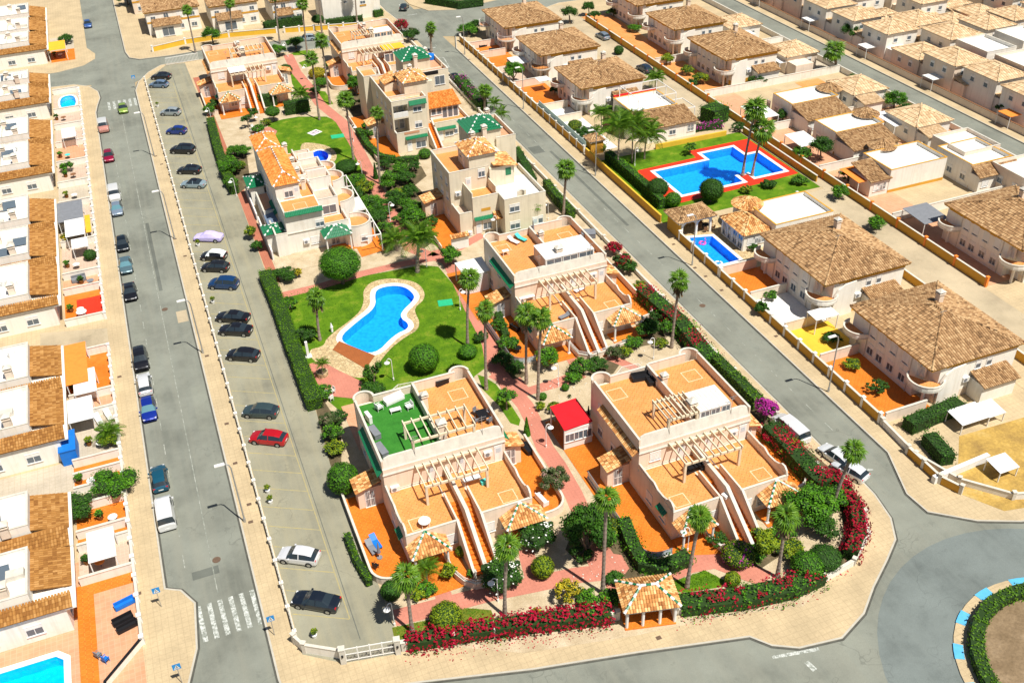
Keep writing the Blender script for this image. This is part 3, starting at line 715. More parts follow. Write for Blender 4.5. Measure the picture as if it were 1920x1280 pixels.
def ac(parent, x, y, z, face='S'):
    if 'ac' not in WC: WC['ac'] = (MB().box(-.45, .45, -.36, 0, 0, .62).mesh('air_conditioner', K['white']), MB().cyl(0, 0, 0, .02, .24, 14).mesh('fan_grille', K['grey']))
    o = obj('air_conditioner', WC['ac'][0], parent, None, (x, y, z), {'S': 0, 'W': -math.pi/2, 'E': math.pi/2, 'N': math.pi}[face])
    g = obj('fan_grille', WC['ac'][1], o, None, (-.12, -.365, .31)); g.rotation_euler = (math.pi/2, 0, 0); return o
def railing(name, pts, h, parent, z, mat='white', step=.16, r=.02, bars=True):
    mb = MB()
    for i in range(len(pts)-1):
        a, b = Vector(pts[i]), Vector(pts[i+1]); L = (b-a).length
        if L < .05: continue
        mb.tube([(a.x,a.y,z+h), (b.x,b.y,z+h)], r*1.6, 4); mb.tube([(a.x,a.y,z+.08), (b.x,b.y,z+.08)], r, 4)
        if bars:
            for k in range(int(L/step)+1):
                q = a+(b-a)*min(1, k*step/L); mb.box(q.x-r*.7, q.x+r*.7, q.y-r*.7, q.y+r*.7, z, z+h)
    return mb.build(name, K[mat], parent)
def drum(parent, cx, cy, r, z0, z1, a0, a1, mat='wall', th=.16, name='curved_parapet', n=14, cop=True, floor=None, zf=None):
    mb = MB(); A = [math.radians(a0+(a1-a0)*i/n) for i in range(n+1)]
    for i in range(n):
        q = [(cx+rr*math.cos(a), cy+rr*math.sin(a)) for rr, a in ((r, A[i]), (r, A[i+1]), (r-th, A[i+1]), (r-th, A[i]))]
        mb.prism(ccw(q), z0, z1)
        if cop: 
            q = [(cx+rr*math.cos(a), cy+rr*math.sin(a)) for rr, a in ((r+.05, A[i]), (r+.05, A[i+1]), (r-th-.05, A[i+1]), (r-th-.05, A[i]))]; mb.prism(ccw(q), z1, z1+.05, 1)
    o = mb.build(name, [K[mat], K['cop']], parent)
    if floor: MB().prism(ccw([(cx+(r-th)*math.cos(a), cy+(r-th)*math.sin(a)) for a in A]), (zf or z0)-.15, (zf or z0)+.02).build('terrace_floor', K[floor], parent)
    return o
def awning(parent, x0, x1, y, z, out=.5, drop=.45, face='S', mat='green', name='awning'):
    'short pitched strip of glazed tiles projecting from a wall'
    mb = MB(); n = max(2, int((x1-x0)/.25))
    for i in range(n):
        a, b = x0+(x1-x0)*i/n, x0+(x1-x0)*(i+1)/n; m = (a+b)/2
        def pt(s, o, zz): return {'S': (s, y-o, zz), 'W': (y-o, s, zz), 'E': (y+o, s, zz)}[face]
        for s0, s1, h0, h1 in ((a, m, 0, .06), (m, b, .06, 0)):
            q = [pt(s0, 0, z+h0), pt(s1, 0, z+h1), pt(s1, out, z-drop+h1), pt(s0, out, z-drop+h0)]
            mb.face(q if face != 'S' else q[::-1])
        mb.face([pt(a, 0, z-.05), pt(b, 0, z-.05), pt(b, out, z-drop-.05), pt(a, out, z-drop-.05)])
        mb.face([pt(a, out, z-drop-.05), pt(b, out, z-drop-.05), pt(b, out, z-drop+.03), pt(a, out, z-drop+.03)])
    return mb.build(name, K[mat], parent)
def stairs(parent, x0, x1, ytop, ybot, ztop, zbot=0, mat='floor2', wall='wall'):
    n = 15; mb = MB()
    for i in range(n):
        y0 = ybot+(ytop-ybot)*i/n; y1 = ybot+(ytop-ybot)*(i+1)/n; z = zbot+(ztop-zbot)*(i+1)/n
        mb.box(x0, x1, y0, y1, zbot-.1 if i < 2 else z-.5, z)
    return mb.build('staircase', K[mat], parent)
def slopewall(parent, x0, x1, ytop, ybot, ztop, zbot, cop=True, wall='wall', z0=0):
    'stair flank wall following the flight with a coping'
    mb = MB()
    for (a, b, za, zb, m) in ((x0, x1, None, None, 0),):
        q = [(ybot, z0), (ytop, z0), (ytop, ztop), (ybot, zbot)]
        L = [(x0, y, z) for y, z in q]; R = [(x1, y, z) for y, z in q]
        mb.face(L[::-1], 0); mb.face(R, 0)
        for i in range(4): j = (i+1) % 4; mb.face([L[i], L[j], R[j], R[i]], 0)
        q = [(ybot-.04, zbot), (ytop, ztop), (ytop, ztop+.06), (ybot-.04, zbot+.06)]
        L = [(x0-.05, y, z) for y, z in q]; R = [(x1+.05, y, z) for y, z in q]
        mb.face(L[::-1], 1); mb.face(R, 1)
        for i in range(4): j = (i+1) % 4; mb.face([L[i], L[j], R[j], R[i]], 1)
    return mb.build('stair_wall', [K[wall], K['cop']], parent)
# ---------------------------------------------------------------- the twin villas with shared staircase
def duplex(ox, oy, label, left='green', right='green', canopy=None, fl='floor', turf=False, lowperg=True, porch='tiles', back=True, uppos=(3.4, 10.4, 7.9, 11.3), upper=True, gate=(True, True)):
    r = thing('terraced_villa', ox, oy, 0, label, 'house', 'twin villas with roof terraces and double front stairs')
    Wd, D0, D1, z1, z2 = 13.3, 7.4, 18.6, 3.1, 6.2
    # front ground floor units, terraces on top
    for (a, b) in ((0, 5.45), (7.75, Wd)):
        blk(r, a, b, 0, D0, 0, z1, 'wall', .75, fl, 'S' + ('W' if a == 0 else 'E'))
        inlay(r, a+1.8 if a == 0 else b-1.9, 1.9, z1+.02, .85)
        window(r, a+(4.6 if a == 0 else .9), 0, 1.0, .9, 1.2, 'S', 'shut'); doorw(r, a+(1.2 if a == 0 else 4.2), 0, .15)
        window(r, a+(2.7 if a == 0 else 2.7), 0, .9, 1.1, 1.2, 'S', 'grille', 'barred_window')
    MB().box(5.45, 7.75, 3.4, D0, 0, z1).build('wall', K['wall'], r); MB().box(5.47, 7.73, 3.4, D0, z1, z1+.02).build('terrace_floor', K[fl], r)
    # stairs
    stairs(r, 5.45, 6.42, 3.4, -4.2, z1+.02); stairs(r, 6.74, 7.75, 3.4, -4.2, z1+.02)
    slopewall(r, 6.43, 6.73, D0, .8, z1+1.15, z1+1.1); slopewall(r, 6.432, 6.728, .8, -4.4, z1+1.1, .95)
    slopewall(r, 5.25, 5.43, .0, -4.3, z1+.85, .8); slopewall(r, 7.77, 7.95, .0, -4.3, z1+.85, .8)
    MB().box(5.25, 5.43, 0, 4.2, z1, z1+.85).build('wall', K['wall'], r); MB().box(7.77, 7.95, 0, 4.2, z1, z1+.85).build('wall', K['wall'], r)
    for a in (5.2, 7.72): MB().box(a, a+.28, -4.6, -4.3, 0, 1.1).box(a-.04, a+.32, -4.64, -4.26, 1.1, 1.2).build('pillar', K['cop'], r)
    # scrolled side parapets
    for xx, s in ((.0, 1), (Wd, -1)):
        prof = [(0, 0), (.2, .55), (.6, .85), (1.1, .8), (1.5, .45), (2.2, .2), (3.4, .12), (4.2, .45), (5, .3), (7.35, .3)]
        mb = MB(); q = [(y, .76+h) for y, h in prof]
        L = [(xx-.001*s, y, z1+h) for y, h in [(0, .7)]+q+[(7.35, .7)]]; R = [(xx+.19*s, y, z) for _, y, z in L]
        mb.face(L if s < 0 else L[::-1]); mb.face(R[::-1] if s < 0 else R)
        for i in range(1, len(L)-2): mb.face([L[i], L[i+1], R[i+1], R[i]], 1)
        mb.build('scrolled_parapet', [K['wall'], K['cop']], r)
    # upper mass
    up_ = blk(r, 0, Wd, D0, D1, 0, z2, 'wall', 1.0, None, 'WE')
    MB().box(.18, 6.6, D0+.2, D1-.1, z2, z2+.02).build('terrace_floor', K['turf' if turf else fl], r)
    MB().box(6.75, Wd-.18, D0+.2, D1-.1, z2, z2+.02).build('terrace_floor', K[fl], r)
    if not turf: inlay(r, 1.9, D1-2.2, z2+.02, .95)
    inlay(r, Wd-2.2, D1-2.6, z2+.02, .95)
    # leaning front parapet with rounded ends
    pr = [(0, 5.55), (0, 6.55), (.1, 6.95), (.4, 7.25), (.9, 7.4)]; pr = pr + [(Wd-a, z) for a, z in pr[::-1]]
    lean = lambda z: -.06+(z-5.55)*.30
    Fp = [(a, D0+lean(z), z) for a, z in pr]; Bp = [(a, D0+lean(z)+.22, z) for a, z in pr]; mb = MB()
    mb.face(Fp[::-1]); mb.face(Bp)
    for i in range(len(pr)-1): mb.face([Fp[i], Fp[i+1], Bp[i+1], Bp[i]])
    mb.build('leaning_parapet', K['cop'], r)
    MB().box(-.06, Wd+.06, D0-.12, D0+.02, 5.45, 5.56).box(-.06, Wd+.06, D0-.05, D0+.02, z2-2.98, z2-2.9).build('moulding', K['cop'], r)
    # roof divider, back parapet, chimneys
    mb = MB().box(6.58, 6.76, 12.4, D1-.1, z2, z2+1.3).box(6.58, 6.76, D0+.5, 12.4, z2, z2+.95)
    mb.box(2.1, 6.58, D1-.2, D1, z2, z2+.95).box(6.76, 11.6, D1-.2, D1, z2, z2+1.25); mb.build('roof_wall', K['wall'], r)
    MB().box(2.05, 6.5, D1-.24, D1+.04, z2+.95, z2+1.0).box(6.84, 11.65, D1-.24, D1+.04, z2+1.25, z2+1.3).box(6.54, 6.8, 12.4, D1-.25, z2+1.3, z2+1.34).build('coping', K['cop'], r)
    chimney(r, 7.05, 15.2, z2, z2+1.7, .3); chimney(r, 7.05, 9.2, z2, z2+2.4, .42)
    # back balconies: half drums on the two corners
    drum(r, 1.1, D1, 1.15, 3.0, z2+.95, 0, 180); drum(r, Wd-1.1, D1, 1.15, 3.0, z2+1.0, 0, 180)
    MB().box(0, 2.2, D1, D1+.3, 0, 6.1).build('wall', K['wall'], r)
    if back:
        q = [(4.2, D1+.1), (4.4, D1+3.2), (6, D1+4.4), (8, D1+4.2), (8.4, D1+.1)]
        railing('stair_rail', [(a, b, 0) for a, b in q], 1.0, r, 3.2); MB().prism(ccw(q), 2.9, 3.2).build('back_balcony', K['floor3'], r)
        for (a, b) in q[1:4]: MB().box(a-.1, a+.1, b-.12, b, 0, 2.9).build('post', K['white'], r)
    # pergolas
    if lowperg: pergola(r, 3.3, 10.2, 3.9, 7.2, 5.75, z1, 9, 'S')
    if upper: pergola(r, *uppos, 8.45, z2, 8, 'SN')
    for xx in (5.0, 8.3): doorw(r, xx, D0, z1+.02); 
    window(r, 6.0 if False else 1.9, D0, z1+.9, 1.1, 1.1, 'S', 'shut') if left != 'green' else ac(r, 1.0, D0, z1+.1)
    ac(r, 11.3, D0, z1+1.2)
    doorw(r, 12.5, D0, z1+.02)
    # antennas
    for (a, b) in ((3.6, D0+.3), (11.0, D0+.35)):
        mb = MB().tube([(a, b, z2-.2), (a, b, z2+3.2)], .03, 5); mb.box(a-.5, a+.5, b-.02, b+.02, z2+3.0, z2+3.04); mb.box(a-.3, a+.3, b-.02, b+.02, z2+2.7, z2+2.74); mb.build('aerial', K['steel'], r)
    # side strips
    for sd, fc, xx in ((left, 'W', 0), (right, 'E', Wd)):
        if sd == 'green': awning(r, D0+.2, D1-3.2, xx, 5.9, .6, .55, fc)
        elif sd == 'tile': shed(r, -.65, 0, D0+.2, D1-2.6, 5.2, 5.75, 'W', 'tiles', 'tiled_strip')
    for yy in (2.0, 4.8): window(r, 0, yy, 1.0, 1.1, 1.2, 'W', 'shut')
    for yy in (9.4, 13.2, 16.4):
        window(r, 0, yy, 4.0, 1.0, 1.1, 'W', 'shut')
        if yy > 12: window(r, 0, yy, 1.0, 1.0, 1.1, 'W', 'win')
    awning(r, 1.2, 2.8, 0, 2.75, .5, .35, 'W', 'green', 'window_hood')
    # little gate porches with lean-to tiles
    for g_, s in zip(gate, (0, 1)):
        if not g_: continue
        a, b = (-2.7, -.0) if s == 0 else (Wd, Wd+2.6)
        MB().box(a+.1, b-.02 if s == 0 else b-.1, 9.3, 11.0, 0, 2.6).build('porch_wall', K['wall'], r)
        shed(r, a-.15, b, 8.9, 11.4, 2.65, 3.5, 'W', 'tiles', 'porch_roof') if s == 0 else shed(r, a, b+.15, 8.9, 11.4, 2.65, 3.5, 'E', 'tiles', 'porch_roof')
        window(r, (a+b)/2, 9.3, .1, .95, 2.1, 'S', 'grille')
    # front porches
    for (a, b) in ((-.1, 3.9), (9.7, 14.1)):
        z, h = 2.55, 1.25; m = (a+b)/2; A, B, ap, C_, D_ = (a, -2.15, z), (b, -2.15, z), (m, -.02, z+h), (b, -.02, z), (a, -.02, z)
        mb = MB(); mt = 'tiles'
        tile_face(mb, [A, B, ap], .27, .36); tile_face(mb, [B, C_, ap], .27, .36); tile_face(mb, [D_, A, ap], .27, .36); mb.face([A, D_, C_, B], 1)
        mb.build('porch_roof', [K[mt], K[mt]], r, 'stuff')
        rm = MB(); ridge(rm, A, ap, .12, .3, (0, 1)); ridge(rm, B, ap, .12, .3, (0, 1)); rm.build('ridge_tiles', [K['white'], K['green']], r)
        MB().box(a+.1, b-.1, -2.05, -.03, z-.2, z-.03).build('eaves', K['white'], r)
        k = ('col', 1)
        if k not in WC: WC[k] = MB().cyl(0, 0, 0, 2.35, .13, 10).box(-.18, .18, -.18, .18, 0, .25).mesh('column', K['white'])
        for xx in (a+.35, b-.35): obj('column', WC[k], r, None, (xx, -1.85, 0))
        MB().box(a+.1, b+.4, -2.4, -.02, .0, .1).build('porch_floor', K['floor2'], r)
    if canopy:
        c = canopy
        MB().box(c[0], c[1], c[2], c[3], 8.2, 8.32).build('canopy_roof', K['white'], r)
        mb = MB()
        for i in range(1, 8): xx = c[0]+(c[1]-c[0])*i/8; mb.box(xx-.02, xx+.02, c[2], c[3], 8.32, 8.36)
        mb.build('canopy_ribs', K['cop'], r)
        mb = MB().box(c[0]+.1, c[1]-.1, c[2]+.1, c[2]+.16, z2+.02, 7.2).box(c[0]+.1, c[0]+.16, c[2]+.16, c[3]-.1, z2+.02, 8.2); mb.build('canopy_wall', K['wall'], r)
        for i in range(3): window(r, c[0]+.1+(c[1]-c[0])*(i+.5)/3, c[2]+.1, 7.2, (c[1]-c[0])/3-.3, .85, 'S', 'glass')
        for xx in (c[0]+.08, c[1]-.08): MB().box(xx-.06, xx+.06, c[3]-.2, c[3]-.08, z2, 8.2).box(xx-.06, xx+.06, c[2]+.02, c[2]+.1, z2, 8.2).build('post', K['white'], r)
    return r
def patio(ox, oy, side='W', label='', y0=-1.9, y1=11.4, w=3.9, rail=False, fence=None):
    'walled tiled patio beside a twin villa'
    s = -1 if side == 'W' else 1; x0 = 0 if side == 'W' else 13.3; R = 1.9
    pts = [(x0+s*w, y1)] + [(x0+s*w, y0+R)] + [(x0+s*(w-R)+s*R*math.cos(a), y0+R-R*math.sin(a)) for a in (.3, .6, .9, 1.2, 1.57)] + [(x0+s*1.0, y0)]
    r = thing('garden_wall', ox, oy, 0, label, 'wall', 'curved patio walls beside the twin villas')
    h = .95
    wallrun(pts, h if not rail else .35, .16).build('wall', K['wall'], r); 
    wallrun(pts, .05, .24, h if not rail else .35).build('coping', K['cop'], r)
    if rail: railing('glass_rail', [(a, b, 0) for a, b in pts], .75, r, .4, 'steel', .9, .03); wallrun(pts, .6, .03, .45).build('glass_panel', K['glass2'], r)
    poly = [(ox+a, oy+b) for a, b in pts] + [(ox+x0, oy+y0), (ox+x0, oy+y1)]
    sheet('patio', poly, .05, K['floor2'])
    return r
# ================================================================ the twin villas
vA = duplex(13.5, 67.5, 'cream twin villa with synthetic green turf on half its roof, nearest the car park gate', 'green', 'green', None, 'floor', True)
vC = duplex(38.8, 60.0, 'cream twin villa with white flat canopy on its roof and tiled strip, nearest the roundabout', 'tile', None, (7.2, 11.0, 7.9, 11.3), 'floor', uppos=(3.4, 7.2, 7.9, 11.3))
vB = duplex(39.0, 95.0, 'cream twin villa with long white roof canopy', 'green', None, (4.6, 11.6, 7.9, 12.0), 'floor', upper=False)
vH = duplex(40.2, 193.6, 'far twin villa with yellow awning on its front terrace', 'tile', None, (7.2, 11.2, 7.9, 11.0), 'floor', uppos=(3.0, 7.2, 7.9, 11.0), back=False)
vI = duplex(13.6, 194.0, 'cream twin villa with blue striped cloth on its roof, far end of the car park', 'tile', None, None, 'floor', back=False, uppos=(4.6, 11.2, 8.4, 11.8))
patio(13.5, 67.5, 'W', 'cream curved patio wall between car park and turf roofed villa')
patio(13.5, 67.5, 'E', 'cream patio wall on the right of the turf roofed villa', 0.2, 12.5, 4.2)
patio(38.8, 60.0, 'W', 'curved patio edge with glass railing left of the villa with red canopy', rail=True)
patio(38.8, 60.0, 'E', 'cream patio wall behind the roadside bougainvillea near the roundabout', 0.6, 16, 4.0)
patio(39.0, 95.0, 'W', 'curved patio edge with glass railing below the white canopied lean-to', rail=True)
patio(39.0, 95.0, 'E', 'cream roadside patio wall beside the villa with long white canopy', 0.6, 16, 4.2)
patio(40.2, 193.6, 'W', 'far curved patio wall with orange tiles left of the yellow awning villa', 1.0, 12)
patio(13.6, 194.0, 'W', 'white patio wall at the far end of the car park', -1, 10, 2.6)
sheet('patio', rect(12.8, 18.5, 62.6, 67.4), .045, K['floor2']); sheet('patio', rect(34.4, 38.7, 67, 82), .045, K['floor2'])
sheet('patio', rect(13.0, 19, 190.2, 193.9), .045, K['floor2']); sheet('patio', rect(34.5, 39, 105, 118), .045, K['floor2'])
sheet('patio', [(44,55.8),(46.5,55.8),(46.5,59.9),(38,59.9),(38,58)], .046, K['floor2']); sheet('patio', rect(38.5, 44.4, 92.0, 95), .046, K['floor2'])
sheet('patio', rect(13.2,27,86,94.5), .044, K['floor3'])
def lowcurve(px, h, label, mat='wall', rail=True):
    pts = PL(px); o = pts[0]; r = thing('garden_wall', *o, 0, label, 'wall')
    q = [(a-o[0], b-o[1]) for a, b in pts]; wallrun(q, h, .16).build('wall', K[mat], r); wallrun(q, .05, .25, h).build('coping', K['cop'], r)
    if rail: railing('rail', [(a, b, 0) for a, b in q], .35, r, h+.05)
    return r
lowcurve('834,1046 846,1069 856,1085 872,1098 893,1104 910,1100', .8, 'low wavy white wall with rail before the stairs of the turf roofed villa')
lowcurve('1063,646 1072,658 1085,672 1105,676 1130,668 1150,660 1175,650', .8, 'low wavy white wall with rail below the stairs of the villa with long white canopy')
lowcurve('1310,985 1325,1010 1350,1032 1365,1030', .8, 'low curved wall between the front units of the villa nearest the roundabout', rail=False)
# extras on the villas
def canopy(name, px_corners, z, mat, label, legs='white', walls=None):
    pts = [P(a, b, z) for a, b in px_corners]; o = pts[0]; r = thing(name, o[0], o[1], 0, label, 'canopy')
    q = ccw([(a-o[0], b-o[1]) for a, b in pts]); MB().prism(q, z, z+.1, bottom=True).build('canopy_roof', K[mat], r)
    for (a, b) in q: 
        c = Vector((sum(p[0] for p in q)/4-a, sum(p[1] for p in q)/4-b)).normalized()*.15
        MB().box(a+c.x-.07, a+c.x+.07, b+c.y-.07, b+c.y+.07, 0.1 if z < 5 else 3.2, z).build('post', K[legs], r)
    return r, q
rc, q = canopy('lean_to_room', [(1031,763),(1080,747),(1111,790),(1058,808)], 2.9, 'red', 'lean-to garden room with bright red roof beside the villa nearest the roundabout')
MB().box(min(a for a,b in q)+.1, max(a for a,b in q)-.1, min(b for a,b in q)+.1, min(b for a,b in q)+.2, .1, 1.1).box(min(a for a,b in q)+.1, max(a for a,b in q)-.1, min(b for a,b in q)+.1, min(b for a,b in q)+.2, 2.2, 2.8).build('wall', K['white'], rc)
for i in range(3): window(rc, min(a for a,b in q)+.7+i*1.1, min(b for a,b in q)+.1, 1.1, 1.0, 1.05, 'S', 'glass')
wc, q = canopy('lean_to_room', [(852,494),(903,482),(919,508),(873,521)], 2.9, 'white', 'lean-to garden room with white roof left of the villa with long white canopy')
MB().box(min(a for a,b in q)+.1, max(a for a,b in q)-.6, min(b for a,b in q)+.1, min(b for a,b in q)+.2, .1, 2.8).build('wall', K['cloth'], wc)
ya = thing('awning', 48.2, 197.6, 0, 'yellow fabric awning over the front terrace of the far twin villa', 'awning')
MB().box(0, 4.6, 0, 3.3, 5.7, 5.8).build('canvas', K['awn_y'], ya); MB().box(0, .08, 0, .08, 3.2, 5.7).box(4.5, 4.58, 0, .08, 3.2, 5.7).build('post', K['white'], ya)
for i in range(4): window(ya, .6+1.15*i, .15, 3.2, .9, 1.6, 'S', 'glass')
wb = thing('pergola_roof', 16.9, 198.1, 0, 'white slatted shade roof on the lower pergola of the far car park villa', 'canopy')
MB().box(0, 3.3, 0, 3.2, 5.95, 6.0).build('canvas', K['cloth'], wb)
for i in range(9): MB().box(.1+.38*i, .2+.38*i, -.1, 3.3, 6.0, 6.06).build('slat', K['white'], wb)
# ================================================================ left mid villa
def hipx(r, x0, x1, y0, y1, z, h, mat, name='roof', rm=('white', 'green')):
    return hiproof(r, x0, x1, y0, y1, z, h, mat, .25, name, rm)
def greenhip(r, x0, x1, y0, y1, z, h, over=.25):
    'ribbed green glazed hip roof with white dashes on the hips'
    x0 -= over; x1 += over; y0 -= over; y1 += over; ap = ((x0+x1)/2, (y0+y1)/2, z+h); c = [(x0,y0,z),(x1,y0,z),(x1,y1,z),(x0,y1,z)]; mb = MB()
    for i in range(4): tile_face(mb, [c[i], c[(i+1) % 4], ap], .26, .5, .06)
    mb.face(c[::-1], 0); mb.m = [0]*len(mb.m); mb.t = [.5]*len(mb.t); mb.build('green_roof', K['green'], r, 'stuff')
    rm = MB()
    for q in c: ridge(rm, q, ap, .12, .38, (0, 1))
    rm.build('ridge_tiles', [K['white'], K['green']], r)
    MB().box(x0+.1, x1-.1, y0+.1, y1-.1, z-.2, z-.03).build('eaves', K['cop'], r)
E_ = thing('villa', 15, 133.3, 0, 'three level cream villa with round balconies and tiled loft beside the big clipped tree', 'house')
w = 'wallL'
blk(E_, 0, 5.7, 0, 5.4, 0, 6.1, w, .75, 'floor', 'SW'); inlay(E_, 2.9, 2.8, 6.13, 1.0)
awning(E_, .1, 5.7, 0, 6.9, .55, .55, 'S')
MB().box(-.05, 5.9, -.12, -.001, 3.3, 3.42).build('moulding', K['cop'], E_)
blk(E_, -1.8, 0, -.3, 5, 0, 3.1, w, .6, 'floor3', 'SW')
blk(E_, 5.7, 9.3, -.3, 3.4, 0, 3.2, w, .7, 'floor', 'SE')
blk(E_, 5.7, 8.8, 3.4, 8.2, 0, 5.4, w, .75, 'floorP', 'SE')
blk(E_, 5.7, 9.0, 8.2, 12.2, 0, 6.6, w, .8, 'floor', 'SNE')
blk(E_, 3.6, 5.7, 5.4, 22, 0, 6.1, w, .7, 'floor', 'E')
blk(E_, 5.7, 8.9, 12.2, 17, 0, 6.0, w, .9, 'floorP', 'SNE'); blk(E_, 5.72, 8.4, 17, 22.4, 0, 5.2, w, .9, 'floor', 'SNE')
MB().box(0, 3.6, 5.4, 18.6, 0, 8.7).build('wall', K[w], E_); hipx(E_, 0, 3.6, 5.4, 18.6, 8.75, 1.3, 'tiles3', rm=('white', 'tiles'))
MB().box(0, 3.5, 20.2, 26.5, 0, 8.2).box(0, 3, 18.6, 20.2, 0, 7).build('wall', K[w], E_); hipx(E_, 0, 3.5, 20.2, 26.5, 8.25, 1.2, 'tiles3', rm=('white', 'tiles'))
window(E_, 1.9, 5.4, 6.6, 1.2, 1.4, 'S', 'win'); doorw(E_, 3.1, 5.4, 6.15)
for yy in (8, 12, 16, 22): chimney(E_, 4.6, yy, 6.1, 7.6, .3)
MB().box(3.62, 5.6, 9.9, 10.1, 6.1, 7.6).box(3.62, 5.6, 15, 15.2, 6.1, 7.4).box(5.7, 8.8, 10, 10.2, 6.6, 8.0).box(5.74, 8.3, 17.02, 17.2, 6.9, 7.9).build('roof_wall', K[w], E_)
drum(E_, 9.2, 5.6, 2.5, 0, 5.2, -95, 95, w, floor='floor', zf=4.3); drum(E_, 9.0, 9.4, 2.2, 0, 6.8, -90, 90, w, floor='floor', zf=5.8)
drum(E_, 9.0, 14.2, 2.0, 0, 6.4, -90, 90, w, floor='floor', zf=5.5); drum(E_, 10.3, -.2, 2.3, 0, 3.6, -120, 100, w, floor='floor', zf=2.9)
MB().cyl(10.3, -.2, 0, 2.9, 2.05, 24).build('wall', K[w], E_)
for px_, zz, ww in ((8.2,.0,1.1),): pass
window(E_, 5.0, 0, 3.6, 1.2, 1.0, 'S', 'win'); window(E_, 4.0, 0, .9, 1.3, 1.1, 'S', 'shut'); ac(E_, 2.6, 0, 1.3)
window(E_, 10.9, -2.5, 1.0, .9, .9, 'S', 'win'); window(E_, 6.9, -.3, .3, 1.2, 2.0, 'S', 'grille')
window(E_, 7.3, 3.4, 3.6, 2.0, 1.3, 'S', 'glass')
MB().box(6.1, 10.2, -2.6, -.4, 0.02, .12).build('porch_floor', K['floor2'], E_)
greenhip(E_, 5.0, 9.0, -2.7, .3, 2.75, 1.2, .1)
for xx in (5.2, 8.8): MB().cyl(xx, -2.5, 0, 2.6, .12, 8).build('column', K['white'], E_)
greenhip(E_, -3.0, -.2, 1.4, 4.2, 3.2, .7); MB().box(-2.9, -.3, 1.5, 4.1, 0, 3.0).build('wall', K[w], E_)
greenhip(E_, -2.6, -.2, 18.2, 22.4, 3.2, .8); MB().box(-2.5, -.3, 18.3, 22.3, 0, 3.0).build('wall', K[w], E_)
awning(E_, 8, 13, 0, 3.1, .5, .4, 'W', 'green')
for yy in (7.5, 11, 15, 17.5): window(E_, 0, yy, 3.9, 1.0, 1.2, 'W', 'shut'); window(E_, 0, yy, 1.0, 1.0, 1.2, 'W', 'shut')
blk(E_, -1.9, 0, 9.5, 17, 0, 2.4, w, .5, 'floor3', 'SW')
pe = thing('veranda', 25.6, 128.4, 0, 'white framed garden veranda along the right side of the round balconied villa', 'pergola')
for yy in (0, 4.3, 8.6, 13, 17.4, 21.5): MB().box(0, 2.4, yy, yy+.14, 2.75, 2.9).box(2.26, 2.4, yy, yy+.14, 0, 2.75).build('frame', K['white'], pe)
MB().box(2.26, 2.4, .14, 21.5, 2.91, 3.0).build('beam', K['white'], pe); MB().box(.1, 2.3, 8.8, 13, 2.92, 2.97).build('canopy', K['white'], pe)
sheet('patio', [(24.5,127.8),(28.3,128.4),(28.3,150),(24.5,150)], .046, K['floor2'])
sheet('terrace', rect(12.2, 20, 128.2, 133.2), .04, K['gravel'])
gw = thing('garden_wall', 12.15, 132.5, 0, 'white car park wall left of the round balconied villa', 'wall'); MB().box(0, .2, 0, 12, 0, 1.5).box(0, .2, 13.5, 24, 0, 1.2).build('wall', K['white'], gw)
gs = thing('shade_sail', 13.0, 137, 0, 'grey blue shade sail behind the white car park wall', 'shade sail'); MB().face([(0,0,2.4),(1.8,.3,2.6),(1.5,7.5,2.6),(0,7.2,2.3)]).face([(0,7.2,2.28),(1.5,7.5,2.58),(1.8,.3,2.58),(0,0,2.38)]).build('sail', plain('sail_cloth', (.14,.19,.27), .9), gs)
